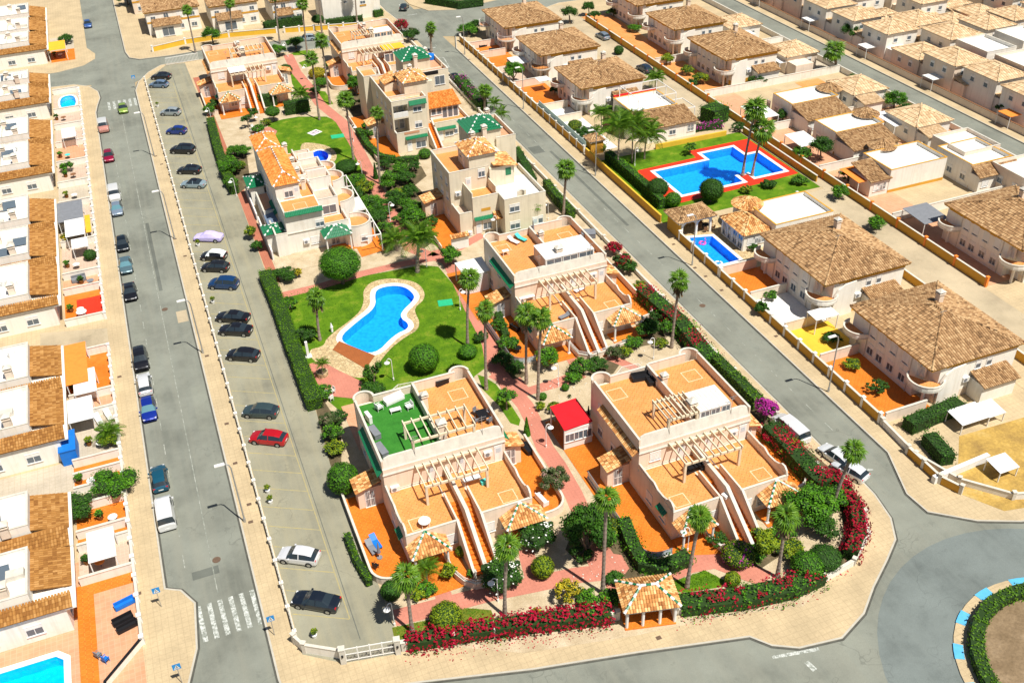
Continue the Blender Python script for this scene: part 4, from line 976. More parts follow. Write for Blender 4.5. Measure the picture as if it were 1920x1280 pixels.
# ================================================================ right mid tower villas
def towervilla(ox, oy, label, kind):
    r = thing('villa', ox, oy, 0, label, 'house'); w = 'wall2'
    if kind == 'F':
        blk(r, 0, 2.1, 0, 4, 0, 3.1, w, .8, 'floorP', 'SW'); blk(r, 2.1, 6.3, -.2, 4, 0, 5.4, w, .8, 'floor', 'SE')
        MB().box(2.1, 2.28, .0, 4, 5.4, 6.9).box(6.12, 6.3, .6, 4, 6.2, 7.0).build('roof_wall', K[w], r)
        MB().box(3.4, 4.9, -.22, -.2, 3.7, 4.2).build('wall_niche', K['ochre'], r)
        ac(r, 1.2, 4, 5.0); doorw(r, 3.0, 4, 5.45); window(r, 5.2, 4, 7.3, 1.0, 1.3, 'S', 'win')
        blk(r, 6.3, 13, -2.6, 8.4, 0, 5.4, w, .75, None, 'SEW'); MB().box(6.5, 12.8, -2.4, 5.5, 5.4, 5.43).build('terrace_floor', K['white'], r)
        MB().box(6.3, 10.2, 3.4, 3.6, 5.43, 8.6).box(6.4, 10.4, 3.6, 8.4, 5.43, 8.6).build('wall', K[w], r)
        MB().box(8.9, 9.8, 3.36, 3.4, 7.0, 8.2).build('shutter', K['green'], r)
        shed(r, 6.8, 10.8, 3.0, 8.4, 8.5, 9.3, 'E', 'tiles', 'roof'); 
        for i, (a, b) in enumerate(((7.9, 1.0), (7.9, 3.9))): window(r, a, -2.6, b, 1.5, 1.2, 'S', 'win')
        doorw(r, 11.2, -2.6, .1); window(r, 12.1, -2.6, 1.0, .7, 1.2, 'S', 'win')
        drum(r, 9.2, -2.4, .7, 5.4, 6.9, 0, 180, w, .3)
        awning(r, 2.2, 5.2, -.2, 2.9, .5, .35); shed(r, 5.2, 7.2, -1.7, -.2, 2.7, 3.3, 'S', 'tiles', 'porch_roof')
        doorw(r, 2.9, -.2, .1); window(r, 4.3, -.2, .6, 1.3, 1.6, 'S', 'win'); ac(r, 1.3, 0, .1)
    else:
        blk(r, 0, 5.7, -.3, 1.3, 0, 3.1, w, .7, 'floorP', 'SW'); MB().box(1.4, 4.2, -.34, -.3, 3.35, 3.75).build('wall_niche', K['floor3'], r)
        # recessed balconies on the left, windows on the right
        MB().box(2.9, 6.4, 1.3, 4, 0, 8.2).box(0, 2.9, 3.4, 4, 0, 8.2).box(0, .25, 1.3, 3.4, 0, 8.2).box(.25, 2.9, 1.3, 3.4, 5.7, 6.0).build('wall', K[w], r)
        MB().box(.25, 2.9, 1.3, 1.45, 6.0, 6.9).box(0.25, 2.9, 1.45, 3.4, 8.0, 8.2).build('balcony_wall', K['white'], r)
        blk(r, 0, 6.4, 1.3, 4, 8.2, 8.3, w, .75, 'floor', 'SWE'); railing('rail', [(.3,1.5,0),(2.7,1.5,0)], .5, r, 9.05)
        for zz in (3.1, 6.1): window(r, .9, 3.4, zz, .8, 2.0, 'S', 'shut'); window(r, 2.1, 3.4, zz, .8, 2.0, 'S', 'grille')
        window(r, 4.6, 1.3, 3.6, 1.2, 1.1, 'S', 'win'); window(r, 4.6, 1.3, 6.6, 1.4, 1.2, 'S', 'win'); awning(r, 3.1, 6.3, 1.3, 8.7, .5, .7)
        awning(r, 1.5, 5.6, -.3, 2.9, .5, .35); doorw(r, 2.2, -.3, .1); window(r, 4.3, -.3, .5, 1.7, 1.7, 'S', 'win')
        blk(r, 7.6, 14.2, 1.4, 9, 0, 3.0, w, .7, 'floor', 'SE')
        vr = MB().box(7.9, 13.4, 4.6, 4.75, 3.0, 3.9).box(7.9, 13.4, 4.6, 4.75, 5.1, 5.3).box(7.9, 8.05, 4.75, 8.6, 3.0, 5.3).box(13.25, 13.4, 4.75, 8.6, 3.0, 5.3).build('veranda_wall', K['white'], r)
        for i in range(5): window(r, 8.5+1.05*i, 4.6, 3.9 if i < 2 else 3.05, .8, 1.1 if i < 2 else 1.95, 'S', 'glass')
        shed(r, 7.6, 13.8, 4.2, 9.0, 5.3, 6.5, 'S', 'tiles3', 'veranda_roof')
        stairs(r, 6.5, 7.5, 3.4, -2.4, 3.02); slopewall(r, 6.3, 6.48, 3.4, -2.6, 3.9, .8); slopewall(r, 7.52, 7.7, 3.4, -2.6, 3.9, .8)
        awning(r, 7.9, 11.5, 1.4, 2.7, .5, .35); doorw(r, 8.6, 1.4, .1); window(r, 10.2, 1.4, .9, 1.5, 1.2, 'S', 'win')
        window(r, 11.5, 1.4, 3.9-3.0+.2, .6, 1.2, 'S')
        blk(r, -1.2, 1.9, 15.5, 21, 0, 8.2, w, .8, 'floor', 'SWN')
        MB().box(1.95, 3.5, 9.1, 12, 8.3, 9.3).build('roof_wall', K[w], r)
    blk(r, 0, 6.5, 4, 13 if kind == 'F' else 15.4, 0, 8.1, w, .8, 'floor', 'SWN')
    # tiled tower
    MB().box(3.3, 7.5, 4.01, 9.2, 8.1, 10.9).box(6.5, 7.5, 4.01, 9.2, 0, 8.1).build('tower_wall', K[w], r); hiproof(r, 3.3, 7.5, 4.0, 9.2, 11.0, 1.3, 'tiles', .3, 'roof', ('white', 'tiles'))
    doorw(r, 3.3, 6.5, 8.15, 'W'); window(r, 3.3, 8.0, 9.3, .7, .9, 'W')
    if kind == 'G': shed(r, .8, 3.3, 8.5, 12.5, 9.6, 10.4, 'W', 'tiles', 'roof'); MB().box(.9, 3.3, 8.7, 12.3, 8.1, 9.6).build('wall', K[w], r)
    # green roofed tower and right wing
    gy = 13.2 if kind == 'F' else 16.2
    MB().box(6.7, 12, gy, gy+5.4, 0, 10.3).box(6.5, 11, gy-4, gy, 0, 7.4).build('tower_wall', K[w], r); greenhip(r, 6.7, 12, gy, gy+5.4, 10.4, 1.7)
    blk(r, 9.4 if kind == 'G' else 11.05, 14.4, 12.8, gy-.05, 0, 8.2, w, .8, 'floor3', 'SE'); blk(r, 12.02, 14.4, gy, 22, 0, 8.2, w, .8, 'floor3', 'NE')
    chimney(r, 8.9, gy-.8, 7.4, 11.3, .35); chimney(r, 12.6, 21, 8.2, 10.2, .3); chimney(r, 6.9, 12.4, 8.1, 10.6, .3)
    if kind == 'G':
        window(r, 10.2, 12.8, 3.9, 1.2, 1.3, 'S', 'shut'); window(r, 12.6, 12.8, 6.2, 1.8, 1.6, 'S', 'glass'); window(r, 10.4, 12.8, 6.0, 1.2, 1.2, 'S', 'win'); railing('rail', [(9.7,12.9,0),(12.4,12.9,0)], .5, r, 9.0)
        MB().box(9.5, 12.4, 12.76, 12.8, 8.3, 8.95).build('opening_shade', K['black'], r)  # black slab on the wall paints the shade inside an opening
    for yy in (5.5, 8, 11):
        for zz in (1.0, 4.0, 6.4): window(r, 0, yy, zz, .9, 1.1, 'W', 'shut')
    for zz in (4.0, 6.4): window(r, 0, 2.7, zz-.4, .8, 1.0, 'W') if kind == 'G' else None
    # left porch with tiles
    MB().box(-3.0, -.02, 8.2, 10.4, 0, 2.6).build('porch_wall', K[w], r); shed(r, -3.2, 0, 7.8, 10.8, 2.65, 3.4, 'W', 'tiles', 'porch_roof'); window(r, -1.6, 8.2, .1, .95, 2.1, 'S', 'grille')
    return r
vF = towervilla(40.0, 127.3, 'tall sand coloured villa with tiled tower and white roof terrace above the road palm', 'F')
vG = towervilla(39.8, 160.6, 'tall sand coloured villa with orange veranda roof and railed balconies', 'G')
sheet('patio', rect(36.2, 40, 124.5, 139), .046, K['floor2']); sheet('patio', rect(35.6, 39.8, 158.5, 180), .046, K['floor2']); sheet('patio', rect(46.5, 53, 122, 124.6), .046, K['turf'])
wbx = thing('garden_wall', 37.4, 124.0, 0, 'white plastered garden wall with tile capping in front of the tall tiled tower villa', 'wall')
MB().box(0, 2.7, 0, .2, 0, 2.1).build('wall', K['white'], wbx); shed(wbx, -.1, 2.8, -.3, .45, 2.1, 2.45, 'S', 'tiles', 'tile_capping')
for (a, b, c, d, l) in ((35.9,124.5,36.05,139,'low cream wall left of the tiled tower villa patio'), (35.4,158.5,35.55,181,'low cream wall left of the orange veranda villa')):
    g = thing('garden_wall', a, b, 0, l, 'wall'); MB().box(0, c-a, 0, d-b, 0, .9).build('wall', K['wall'], g)
# ================================================================ gatehouse, walls, gates of the complex
gh = thing('gatehouse', 29.6, 52.0, 0, 'small open entrance pavilion with tiled hip roof and green ridge dashes', 'gatehouse', None, math.radians(-14))
MB().box(-.1, 4.7, -.2, 3.3, 0, .1).build('floor', K['floor2'], gh); MB().box(4.55, 4.75, .3, 3.3, .1, 2.4).box(0, 4.55, 3.1, 3.3, .1, 2.4).build('wall', K['wall2'], gh)
hiproof(gh, 0, 4.7, 0, 3.3, 2.5, 1.2, 'tiles', .3, 'roof', ('white', 'green'), 'cop', .27, .36)
for a, b in ((.1,0),(1.6,0),(3.2,0),(4.6,0),(.1,3.0)): MB().cyl(a, b+.1, .1, 2.45, .15, 10).build('column', K['white'], gh)
def mwall(px, h, label, mat='wallL', th=.2, cope='cop', pil=3.2, world=False, name='boundary_wall', pm=None, pw=.35, inset=None):
    pts = px if world else PL(px); o = pts[0]; r = thing(name, *o, 0, label, 'wall'); q = [(a-o[0], b-o[1]) for a, b in pts]
    wallrun(q, h, th).build('wall', K[mat], r)
    if cope: wallrun(q, .06, th+.1, h).build('coping', K[cope], r)
    if pil:
        if (pw, h, pm) not in WC: WC[(pw, h, pm)] = MB().box(-pw/2, pw/2, -pw/2, pw/2, 0, h+.25).box(-pw/2-.05, pw/2+.05, -pw/2-.05, pw/2+.05, h+.25, h+.33).mesh('pillar', K[pm or 'cop'])
        for i in range(len(q)-1):
            a, b = Vector(q[i]), Vector(q[i+1]); n = max(1, round((b-a).length/pil))
            for k in range(n + (i == len(q)-2)): c = a+(b-a)*k/n; obj('pillar', WC[(pw, h, pm)], r, None, (c.x, c.y, 0), math.atan2((b-a).y, (b-a).x))
    return r
mwall([(1.2,63.2),(1.2,219)], .55, 'long low cream wall with pillars between left pavement and car park', 'cop', .16, None, 3.1, True, pm='wallL', pw=.3)
rr_ = thing('fence_rail', 1.2, 63.2, 0, 'white rail on top of the long car park wall', 'railing'); railing('rail', [(0,0,0),(0,155.8,0)], .45, rr_, .55, 'cop', .5, .015)
mwall('553,1205 572,1222 640,1233', 1.1, 'angled cream wall with scalloped top beside the white sliding gate', 'wallL', .2, 'cop', 6)
mwall('757,1218 850,1203 940,1190 1060,1172 1158,1160', .9, 'cream front wall under the red bougainvillea', 'wallL', .25, 'cop', 5)
mwall('1268,1150 1390,1136 1480,1118 1545,1090 1600,1058 1626,1010 1620,968 1585,925 1530,880 1462,815', .7, 'low curved cream wall round the roundabout corner', 'wallL', .25, 'cop', 8)
mwall([(59.3,72),(59.3,217)], .6, 'low cream wall along the left edge of the right hand road', 'wallL', .2, 'cop', 9, True)
g = thing('sliding_gate', *P(650,1240), 0, 'white sliding vehicle gate with grey mesh at the car park entrance', 'gate'); a = Vector(P(742,1224))-Vector(P(650,1240)); g.rotation_euler[2] = math.atan2(a.y, a.x); L = a.length
for i in range(5): MB().box(L*i/4-.05, L*i/4+.05, -.04, .04, .1, 1.75+.15*math.sin(math.pi*i/4)).build('upright', K['white'], g)
for z in (.15, .95, 1.7): MB().box(0, L, -.03, .03, z, z+.1).build('rail', K['white'], g)
for i in range(4):
    mb = MB()
    for k in range(9): mb.box(L*i/4+.08+k*L/4/9, L*i/4+.11+k*L/4/9, -.015, .015, .2, 1.72)
    mb.build('mesh_panel', K['cop'], g)
for s in (-.25, L+.25):
    MB().box(s-.25, s+.25, -.25, .25, 0, 1.9).box(s-.3, s+.3, -.3, .3, 1.9, 2.0).build('gate_post', K['cop'], g); MB().cyl(s, -.3, 1.1, 1.3, .1, 8).build('warning_lamp', K['black'], g)
g2 = thing('sliding_gate', 6.4, 226.3, 0, 'white barred gate at the far end of the car park', 'gate'); railing('bars', [(0,0,0),(7,.4,0)], 1.5, g2, .1, 'white', .3, .04)
# ================================================================ villas right of the road
def railwall(pts, h, mat, label, cope='cop'): return mwall(pts, h, label, mat, .2, cope, 0, True)
def balcony(r, cx, cy, rad, z, a0, a1, mat='wwhite', rail=False, floor='floor'):
    n = 12; A = [math.radians(a0+(a1-a0)*i/n) for i in range(n+1)]
    pol = ccw([(cx, cy)]+[(cx+rad*math.cos(a), cy+rad*math.sin(a)) for a in A])
    MB().prism(pol, z-.25, z, bottom=True).build('balcony_slab', K['cop'], r)
    MB().prism(ccw([(cx, cy)]+[(cx+(rad-.12)*math.cos(a), cy+(rad-.12)*math.sin(a)) for a in A]), z, z+.02).build('terrace_floor', K[floor], r)
    if rail: railing('balcony_rail', [(cx+(rad-.1)*math.cos(a), cy+(rad-.1)*math.sin(a), 0) for a in A], .95, r, z, rail, .18, .02)
    else: drum(r, cx, cy, rad, z-.02, z+.5, a0, a1, mat, .12, 'balcony_wall', n)
def semi(ox, oy, label, d=12.5, w=12.5, seed=0, rails=(None, None), group='semi-detached villas with hipped tile roofs'):
    r = thing('villa', ox, oy, 0, label, 'house', group); W_ = 'wwhite'
    MB().box(.3, w, 2.2, d, 0, 5.5).box(1.6, w, 0, 2.2, 0, 5.5).build('wall', K[W_], r)
    MB().box(1.58, w+.02, -.03, 0, 0, 1.0).box(1.57, 1.6, 0, 2.0, 0, 1.0).build('plinth', K['ochre' if seed % 2 else 'wall'], r)
    MB().box(2.4, w+.05, -.06, 0, 4.9, 5.5).build('frieze', K['ochre'], r)
    MB().box(.26, .3, 4, d-.3, 4.9, 5.5).build('frieze', K['ochre'], r)
    hiproof(r, .3, w, .1, d, 5.6, 2.3, 'tiles2', .55, 'roof', None, 'ochre', .34, .46)
    chimney(r, w*.62, d*.62, 6.6, 8.6, .35)
    # front corner balconies with white screen walls
    balcony(r, .7, 1.0, 2.1, 2.95, 120, 320, W_, rails[0]); balcony(r, .3, d-1.2, 1.9, 2.95, 90, 270, W_, rails[1])
    MB().box(.9, 1.25, 1.6, 2.15, 2.95, 5.3).box(.1, .35, .2, .5, 0, 2.7).build('pillar', K[W_], r); MB().box(.0, .3, d-1.4, d-1.1, 0, 2.7).build('pillar', K[W_], r)
    for yy in (4.2, 6.3, 8.3, 10): window(r, .3, yy, 3.4, .9, 1.5, 'W', 'shut'); window(r, .3, yy, .9, 1.0, 1.4, 'W', 'win')
    for xx, k in ((4.5, 1), (7.2, 0), (8.8, 0)): window(r, xx, 0, 3.5, .7, 1.0, 'S', 'win')
    window(r, 10.8, 0, 1.2, 1.4, 1.3, 'S', 'win'); window(r, 3.2, 0, .9, 1.0, 1.3, 'S', 'win'); ac(r, 5.6, 0, 2.2)
    doorw(r, .9, 2.2, 2.98, 'S'); doorw(r, 1.6, 1.0, .1, 'W')
    if seed in (1, 2, 3, 4, 7): MB().box(6.4, 11.4, -2.2, -.08, 0, 2.5).build('porch_wall', K[W_], r); shed(r, 6.2, 11.6, -2.6, -.07, 2.55, 3.3, 'S', 'tiles2', 'porch_roof')
    MB().box(w, w+1.6, d*.3, d*.7, 0, 2.9).build('wall', K[W_], r); balcony(r, w, d-1.8, 1.5, 2.95, -90, 90, W_)
    for yy in (3.2, d-3.0): MB().cyl(.22, yy, 0, 5.4, .05, 6).build('downpipe', K['cop'], r)
    MB().cyl(w*.45, d*.4, 7.0, 8.6, .03, 5).box(w*.45-.5, w*.45+.5, d*.4-.02, d*.4+.02, 8.4, 8.44).build('aerial', K['steel'], r)
    # swept white garden screen on the south side
    mb = MB(); pr = [(0,0),(0,3.2),(.6,4.2),(1.6,4.8),(3.2,5.0),(3.2,0)]
    L = [(1.7+a, -.35, z) for a, z in pr]; R = [(1.7+a, -.12, z) for a, z in pr]; mb.face(L[::-1]); mb.face(R)
    for i in range(len(pr)): j = (i+1) % len(pr); mb.face([L[i], L[j], R[j], R[i]])
    mb.build('swept_wall', K[W_], r)
    return r
semi(76, 200.2, 'two storey white villa with tan hip roof nearest the junction', 13.2, 12.8, 0, ('white', 'white'))
semi(76, 180.9, 'two storey white villa with hip roof second from the junction', 12, 12.8, 1, ('black', None))
semi(76, 161.2, 'two storey white villa with hip roof beside the bungalow with roof terrace', 11.6, 12.8, 2, (None, None))
semi(75.6, 86.6, 'two storey white villa with brown hip roof beside the narrow private pool', 14, 12.8, 3)
semi(75.6, 66.8, 'two storey white villa with brown hip roof nearest the sandy corner lot', 13.8, 12.8, 4)
semi(108.3, 201, 'blurred villa with hip roof at the top edge behind the junction', 13, 12, 5)
semi(107.6, 182.6, 'villa with tan hip roof on the second row, third from the far end', 12, 12, 6)
semi(107.6, 162.4, 'villa with broad tan hip roof on the second row above the bungalows', 14, 12, 7)
semi(104.5, 83, 'blurred villa with grey brown roof cut by the right edge', 14, 12.5, 8)
semi(112, 60, 'blurred villa roof at the right edge below the grey brown one', 13, 12.5, 9)
semi(90.5, 38+12, 'blurred villa cut by the right edge beside the sand lot', 11, 13, 10)
def bungalow(ox, oy, label, w=9.5, d=9, tower=True, wing=(0.2, -5.2, 8.4, 4.6), mirror=False, fl='white', tw=(-.2, .5), mat='tiles2', wall='wwhite'):
    r = thing('bungalow', ox, oy, 0, label, 'house', 'single storey houses with sun roofs')
    blk(r, 0, w, 0, d, 0, 3.4, wall, .6, fl, 'SNEW', cmat=K['ochre'])
    MB().box(-.03, w+.03, -.03, 0, .0, .5).build('plinth', K['ochre'], r)
    x, y, ww, dd = wing
    MB().box(x, x+ww, y, y+dd, 0, 2.7).build('wall', K[wall], r); shed(r, x-.3, x+ww+.3, y-.35, y+dd, 2.75, 3.9, 'S', mat, 'roof') if dd < 6 else hiproof(r, x, x+ww, y, y+dd, 2.75, 1.6, mat, .3)
    for i in range(3): window(r, x+1.3+i*(ww-2.4)/2, y, .9, 1.2, 1.2, 'S', ('shut', 'win', 'grille')[i])
    for yy in (1.5, 4.5, 7): window(r, 0, yy, 1.0, 1.0, 1.2, 'W', 'win')
    if tower:
        tx, ty = tw; mb = MB().cyl(tx, ty, 0, 3.7, 2.0, 20); mb.build('round_tower', K[wall], r)
        mb = MB(); ap = (tx, ty, 4.9); n = 16
        for i in range(n):
            a, b = 2*math.pi*i/n, 2*math.pi*(i+1)/n; tile_face(mb, [(tx+2.4*math.cos(a), ty+2.4*math.sin(a), 3.75), (tx+2.4*math.cos(b), ty+2.4*math.sin(b), 3.75), ap], .3, .4)
        mb.build('conical_roof', [K[mat], K[mat]], r, 'stuff'); rm = MB()
        for i in range(8): a = 2*math.pi*(i+.5)/8; ridge(rm, (tx+2.4*math.cos(a), ty+2.4*math.sin(a), 3.8), ap, .09, .45)
        rm.build('ridge_tiles', K[mat], r); window(r, tx-.6, ty-1.95, 1.2, .7, 1.0, 'S', 'win')
    return r
b1 = bungalow(81, 150.2, 'white bungalow with round tiled turret and white framed roof terrace beside the red poolside', 9.2, 7.8, True, (.4, -5.2, 9.8, 5.0), tw=(-.1, -1.5))
MB().box(.2, 9, 7.8, 8.2, 3.4, 4.3).build('red_parapet', K['red'], b1)
for yy in (0.3, 4, 7.6): MB().box(1.2, 9.0, yy, yy+.1, 6.0, 6.1).box(1.2, 1.3, yy, yy+.1, 3.4, 6).box(8.9, 9, yy, yy+.1, 3.4, 6).build('roof_frame', K['white'], b1)
MB().box(1.2, 1.3, .4, 7.6, 6.101, 6.2).box(8.9, 9, .4, 7.6, 6.101, 6.2).build('roof_frame', K['white'], b1)
for i in range(7): MB().box(-3.4, -.1, .8+i*.6, .95+i*.6, 2.6, 2.75).build('rafter', K['brownw'], b1)
MB().box(-3.4, -3.25, .6, 5, 0, 2.6).build('post', K['brownw'], b1)
MB().box(9.3, 13.0, 0, .12, 2.7, 2.85).box(9.3, 13, 4.6, 4.72, 2.7, 2.85).box(12.9, 13, .12, 4.6, 2.7, 2.85).box(12.9, 13, 0, .12, 0, 2.7).build('carport_frame', K['white'], b1)
b4 = bungalow(80.6, 104.6, 'white bungalow with round turret and orange tiled sun room beside the narrow pool', 10, 7.2, True, (-4.4, 1.2, 4.2, 6.0), tw=(0.2, 7.8), mat='tiles')
for i in range(4): window(b4, -4.4, 2+i*1.4, .3, 1.1, 2.0, 'W', 'glass'); 
for i in range(4): MB().box(-4.5, -4.35, 1.3+i*1.5, 1.42+i*1.5, 0, 2.6).build('post', K['white'], b4)
bungalow(108.5, 141, 'blurred white bungalow with round turret on the second row, the farthest of three', 10, 6, True, (.2, -5, 9, 5), tw=(11, 4))
bungalow(108, 127.5, 'blurred cream bungalow with white sun roof on the second row, the middle of three', 10, 6, True, (.2, -5, 9, 5), tw=(10, 5))
bungalow(107, 112, 'blurred yellow and white bungalow on the second row, the nearest of three', 11, 7, True, (-3.6, 0, 3.5, 5), tw=(5, 8.5), wall='wallL')
bungalow(119.5, 108, 'blurred low white flat roof behind the yellow and white bungalow', 8, 8, False, (0, -2, 8, 2))
cb = thing('cabana', 69.6, 112.9, 0, 'roadside poolside pavilion with tiled roof and arched ochre walls', 'pavilion')
hiproof(cb, 0, 5.6, 0, 3.6, 2.9, 1.3, 'tiles2', .5, 'roof'); MB().box(0, .25, 0, 3.6, 0, 2.7).box(.25, 5.6, 3.4, 3.6, 0, 2.7).build('wall', K['ochre'], cb)
for xx in (.5, 3, 5.4): MB().box(xx-.15, xx+.15, 0, .3, 0, 2.7).build('pillar', K['wwhite'], cb)
mb = MB()
for i in range(7):
    a, b = math.pi*i/7, math.pi*(i+1)/7
    for cx in (1.75, 4.2): mb.face([(cx+1.1*math.cos(a), .05, 1.6+.9*math.sin(a)), (cx+1.1*math.cos(b), .05, 1.6+.9*math.sin(b)), (cx+1.25*math.cos(b), .05, 2.7), (cx+1.25*math.cos(a), .05, 2.7)])
mb.build('arch', K['wwhite'], cb)
kg = thing('tiled_kiosk', 70.4, 145.2, 0, 'small ochre kiosk with tiled roof at the corner of the pool garden', 'kiosk'); MB().box(0, 2.4, 0, 2.4, 0, 2.4).build('wall', K['ochre'], kg); hiproof(kg, 0, 2.4, 0, 2.4, 2.45, .9, 'tiles2', .25)
hs_ = thing('tiled_outbuilding', 82.4, 159.6, 0, 'small outbuilding with tiled lean-to roof behind the bungalow roof terrace', 'outbuilding'); MB().box(0, 5, 0, 2, 0, 3.2).build('wall', K['wwhite'], hs_); shed(hs_, -.2, 5.2, -.3, 2.1, 3.2, 4.0, 'S', 'tiles2')
# frontage walls: ochre panels between white pillars
mwall([(69.6,146.2),(69.6,212)], 1.3, 'ochre roadside wall with white pillars before the three hip roofed villas', 'ochre', .2, 'cop', 3.0, True, pm='wwhite')
mwall([(69.6,118.5),(69.6,145.6)], 1.3, 'ochre roadside wall along the pool garden hedge', 'ochre', .2, 'yellow', 0, True)
mwall([(69.6,101.5),(69.6,112.6)], 1.3, 'ochre roadside wall beside the narrow private pool', 'ochre', .2, 'cop', 3.6, True, pm='wwhite')
mwall([(69.4,66.5),(69.6,101.1)], 1.2, 'ochre roadside wall with white pillars before the brown roofed villas', 'ochre', .2, 'cop', 3.2, True, pm='wwhite')
mwall([(69.4,66),(69,60),(70.5,55),(74,51),(80,49),(95,48.5)], .8, 'low wall curving round the sandy corner lot', 'wallL', .2, 'cop', 5, True)
for i, (a, b, l) in enumerate(((206,'nearest the junction'),(199.3,'below the junction villa'),(193,'above the second villa'),(186.5,'in the middle of the second villa garden'),(180,'below the second villa'),(173.5,'above the third villa'),(167,'in the middle of the third villa garden'),(160.2,'above the turquoise screen garden')) if False else [(y, 0, s) for y, s in ((206,'nearest the junction'),(199.3,'below the junction villa'),(180,'below the second villa'),(166.5,'through the third villa garden'),(160.2,'above the pale screened garden'),(101.3,'above the pram strewn courtyard'),(94,'between the two front yards'),(86,'above the blue white courtyard'),(78.5,'beside the orange ramp yard'),(66.2,'at the end of the orange yard'))]):
    mwall([(69.8,a),(75.6,a)], 1.5, 'cream party wall ' + l, 'wall', .18, 'cop', 0, True, 'party_wall')
sw = thing('screen_fence', 69.75, 146, 0, 'pale turquoise screen fence above the roadside wall', 'fence'); MB().box(0, .05, 0, 21, 1.36, 2.3).build('panel', plain('turquoise_screen', (.50,.70,.68), .6), sw)
sheet('patio', rect(69.8, 76, 146, 166.4), .03, K['white']); 
for (a, b, m) in ((166.6,180,'floor2'),(180.2,193,'floorP'),(193,199.2,'floor2'),(199.4,206,'floor2'),(94.1,101.2,'floor2'),(86.1,93.9,'cloth'),(78.6,85.9,'yellow'),(66.3,78.4,'floor2')): sheet('patio', rect(69.8, 76.6, a, b), .03, K[m])
sheet('patio', rect(101.2, 108, 160, 215), .03, K['floor']); sheet('patio', rect(101.2, 108, 84, 160), .03, K['floor3']); sheet('patio', rect(88.8, 92.6, 60, 103), .03, K['pave']); sheet('patio', rect(91, 92.9, 160, 205), .03, K['pave'])
mwall([(101,84),(101,212)], 1.3, 'ochre wall along the back lane before the second row', 'ochre', .2, 'cop', 6, True, pm='awn_o')
mwall([(92.6,60),(92.6,116)], 1.2, 'ochre wall on the near side of the back lane', 'ochre', .2, 'cop', 6, True)
mwall([(99.3,120),(99.3,142)], 1.1, 'ochre wall between the pool garden and the lane', 'ochre', .2, 'cop', 0, True)
mwall('1229,280 1361,254', .9, 'bright yellow retaining wall above the pool lawn', 'yellow', .3, None, 0)
mwall([(133.2,100),(133.2,222)], 1.1, 'blurred wall along the near side of the far road', 'wallL', .2, 'cop', 0, True)
mwall([(142.6,110),(142.6,222)], 1.3, 'blurred reddish wall along the far side of the far road', 'wall', .2, 'brownw', 0, True)
PLQ = []
# ================================================================ far houses, left strip, houses behind
random.seed(11)
ORD = ['first', 'second', 'third', 'fourth', 'fifth', 'sixth', 'seventh', 'eighth', 'ninth', 'tenth', 'eleventh', 'twelfth']
ROW = ['nearest the far road', 'in the second row beyond the far road', 'in the third row beyond the far road', 'in the fourth row beyond the far road', 'in the fifth row beyond the far road', 'in the sixth row']
def small_house(x, y, label, w, d, h, flat, tone):
    r = thing('house', x, y, 0, label, 'house', 'small pale houses beyond the far road')
    wl = random.choice(['wwhite', 'wallL', 'wall'])
    MB().box(0, w, 0, d, 0, h).build('wall', K[wl], r)
    if flat: blk(r, 0.02, w-.02, .02, d-.02, h, h+.1, wl, .6, 'white')
    else: hiproof(r, 0, w, 0, d, h+.05, 1.5, 'tilesF', .35, 'roof', None, 'cop', .55, .8)
    MB().box(.3, w*.6, -3, 0, 0, 2.6).build('wall', K[wl], r)
    if random.random() < .6: shed(r, .1, w*.62, -3.3, 0, 2.65, 3.3, 'S', 'tilesF', 'porch_roof')
    for xx in (w*.3, w*.75): window(r, xx, 0, h-1.9, .9, 1.1, 'S', 'win')
    for yy in (d*.3, d*.7): window(r, 0, yy, h-1.9, .9, 1.1, 'W', 'win')
    return r
K['tilesF'] = tinted('pale_tan_tiles', [(0, (.42,.27,.14)), (.5, (.62,.44,.26)), (1, (.74,.57,.36))], .85, .15, .5)
for row in range(6):
    x = 144.8+row*8.7+(row//2)*2.2
    for k in range(12):
        y = 101+k*9.9+row*1.5
        sx = (x*rt.x+y*rt.y, 0); v = Vector((x, y, 3-CAMH)); zz = v.dot(fw); px = 960+F*v.dot(rt)/zz; py = 640-F*v.dot(up)/zz
        if px > 1990 or py < -60 or px < 900: continue
        small_house(x+random.uniform(-.6,.6), y+random.uniform(-.5,.5), 'blurred pale house %s, %s from near end' % (ROW[row], ORD[k]), random.uniform(6.8,8.0), random.uniform(7.2,8.6), random.choice([3.2,5.4,5.6]), random.random() < .14, 0)
        if k % 2 == 0: 
            sh = thing('sun_awning', x-3, y+2, 0, 'white patio awning before the %s house %s' % (ORD[k], ROW[row]), 'awning'); MB().box(0, 2.6, 0, 3, 2.3, 2.4).build('canvas', K[random.choice(['white','white','cloth','awn_o'])], sh); MB().box(0, .08, 0, .08, 0, 2.3).box(0, .08, 2.9, 2.98, 0, 2.3).build('post', K['white'], sh)
sheet('patio', rect(142.8, 148, 100, 222), .02, K['floor3'])
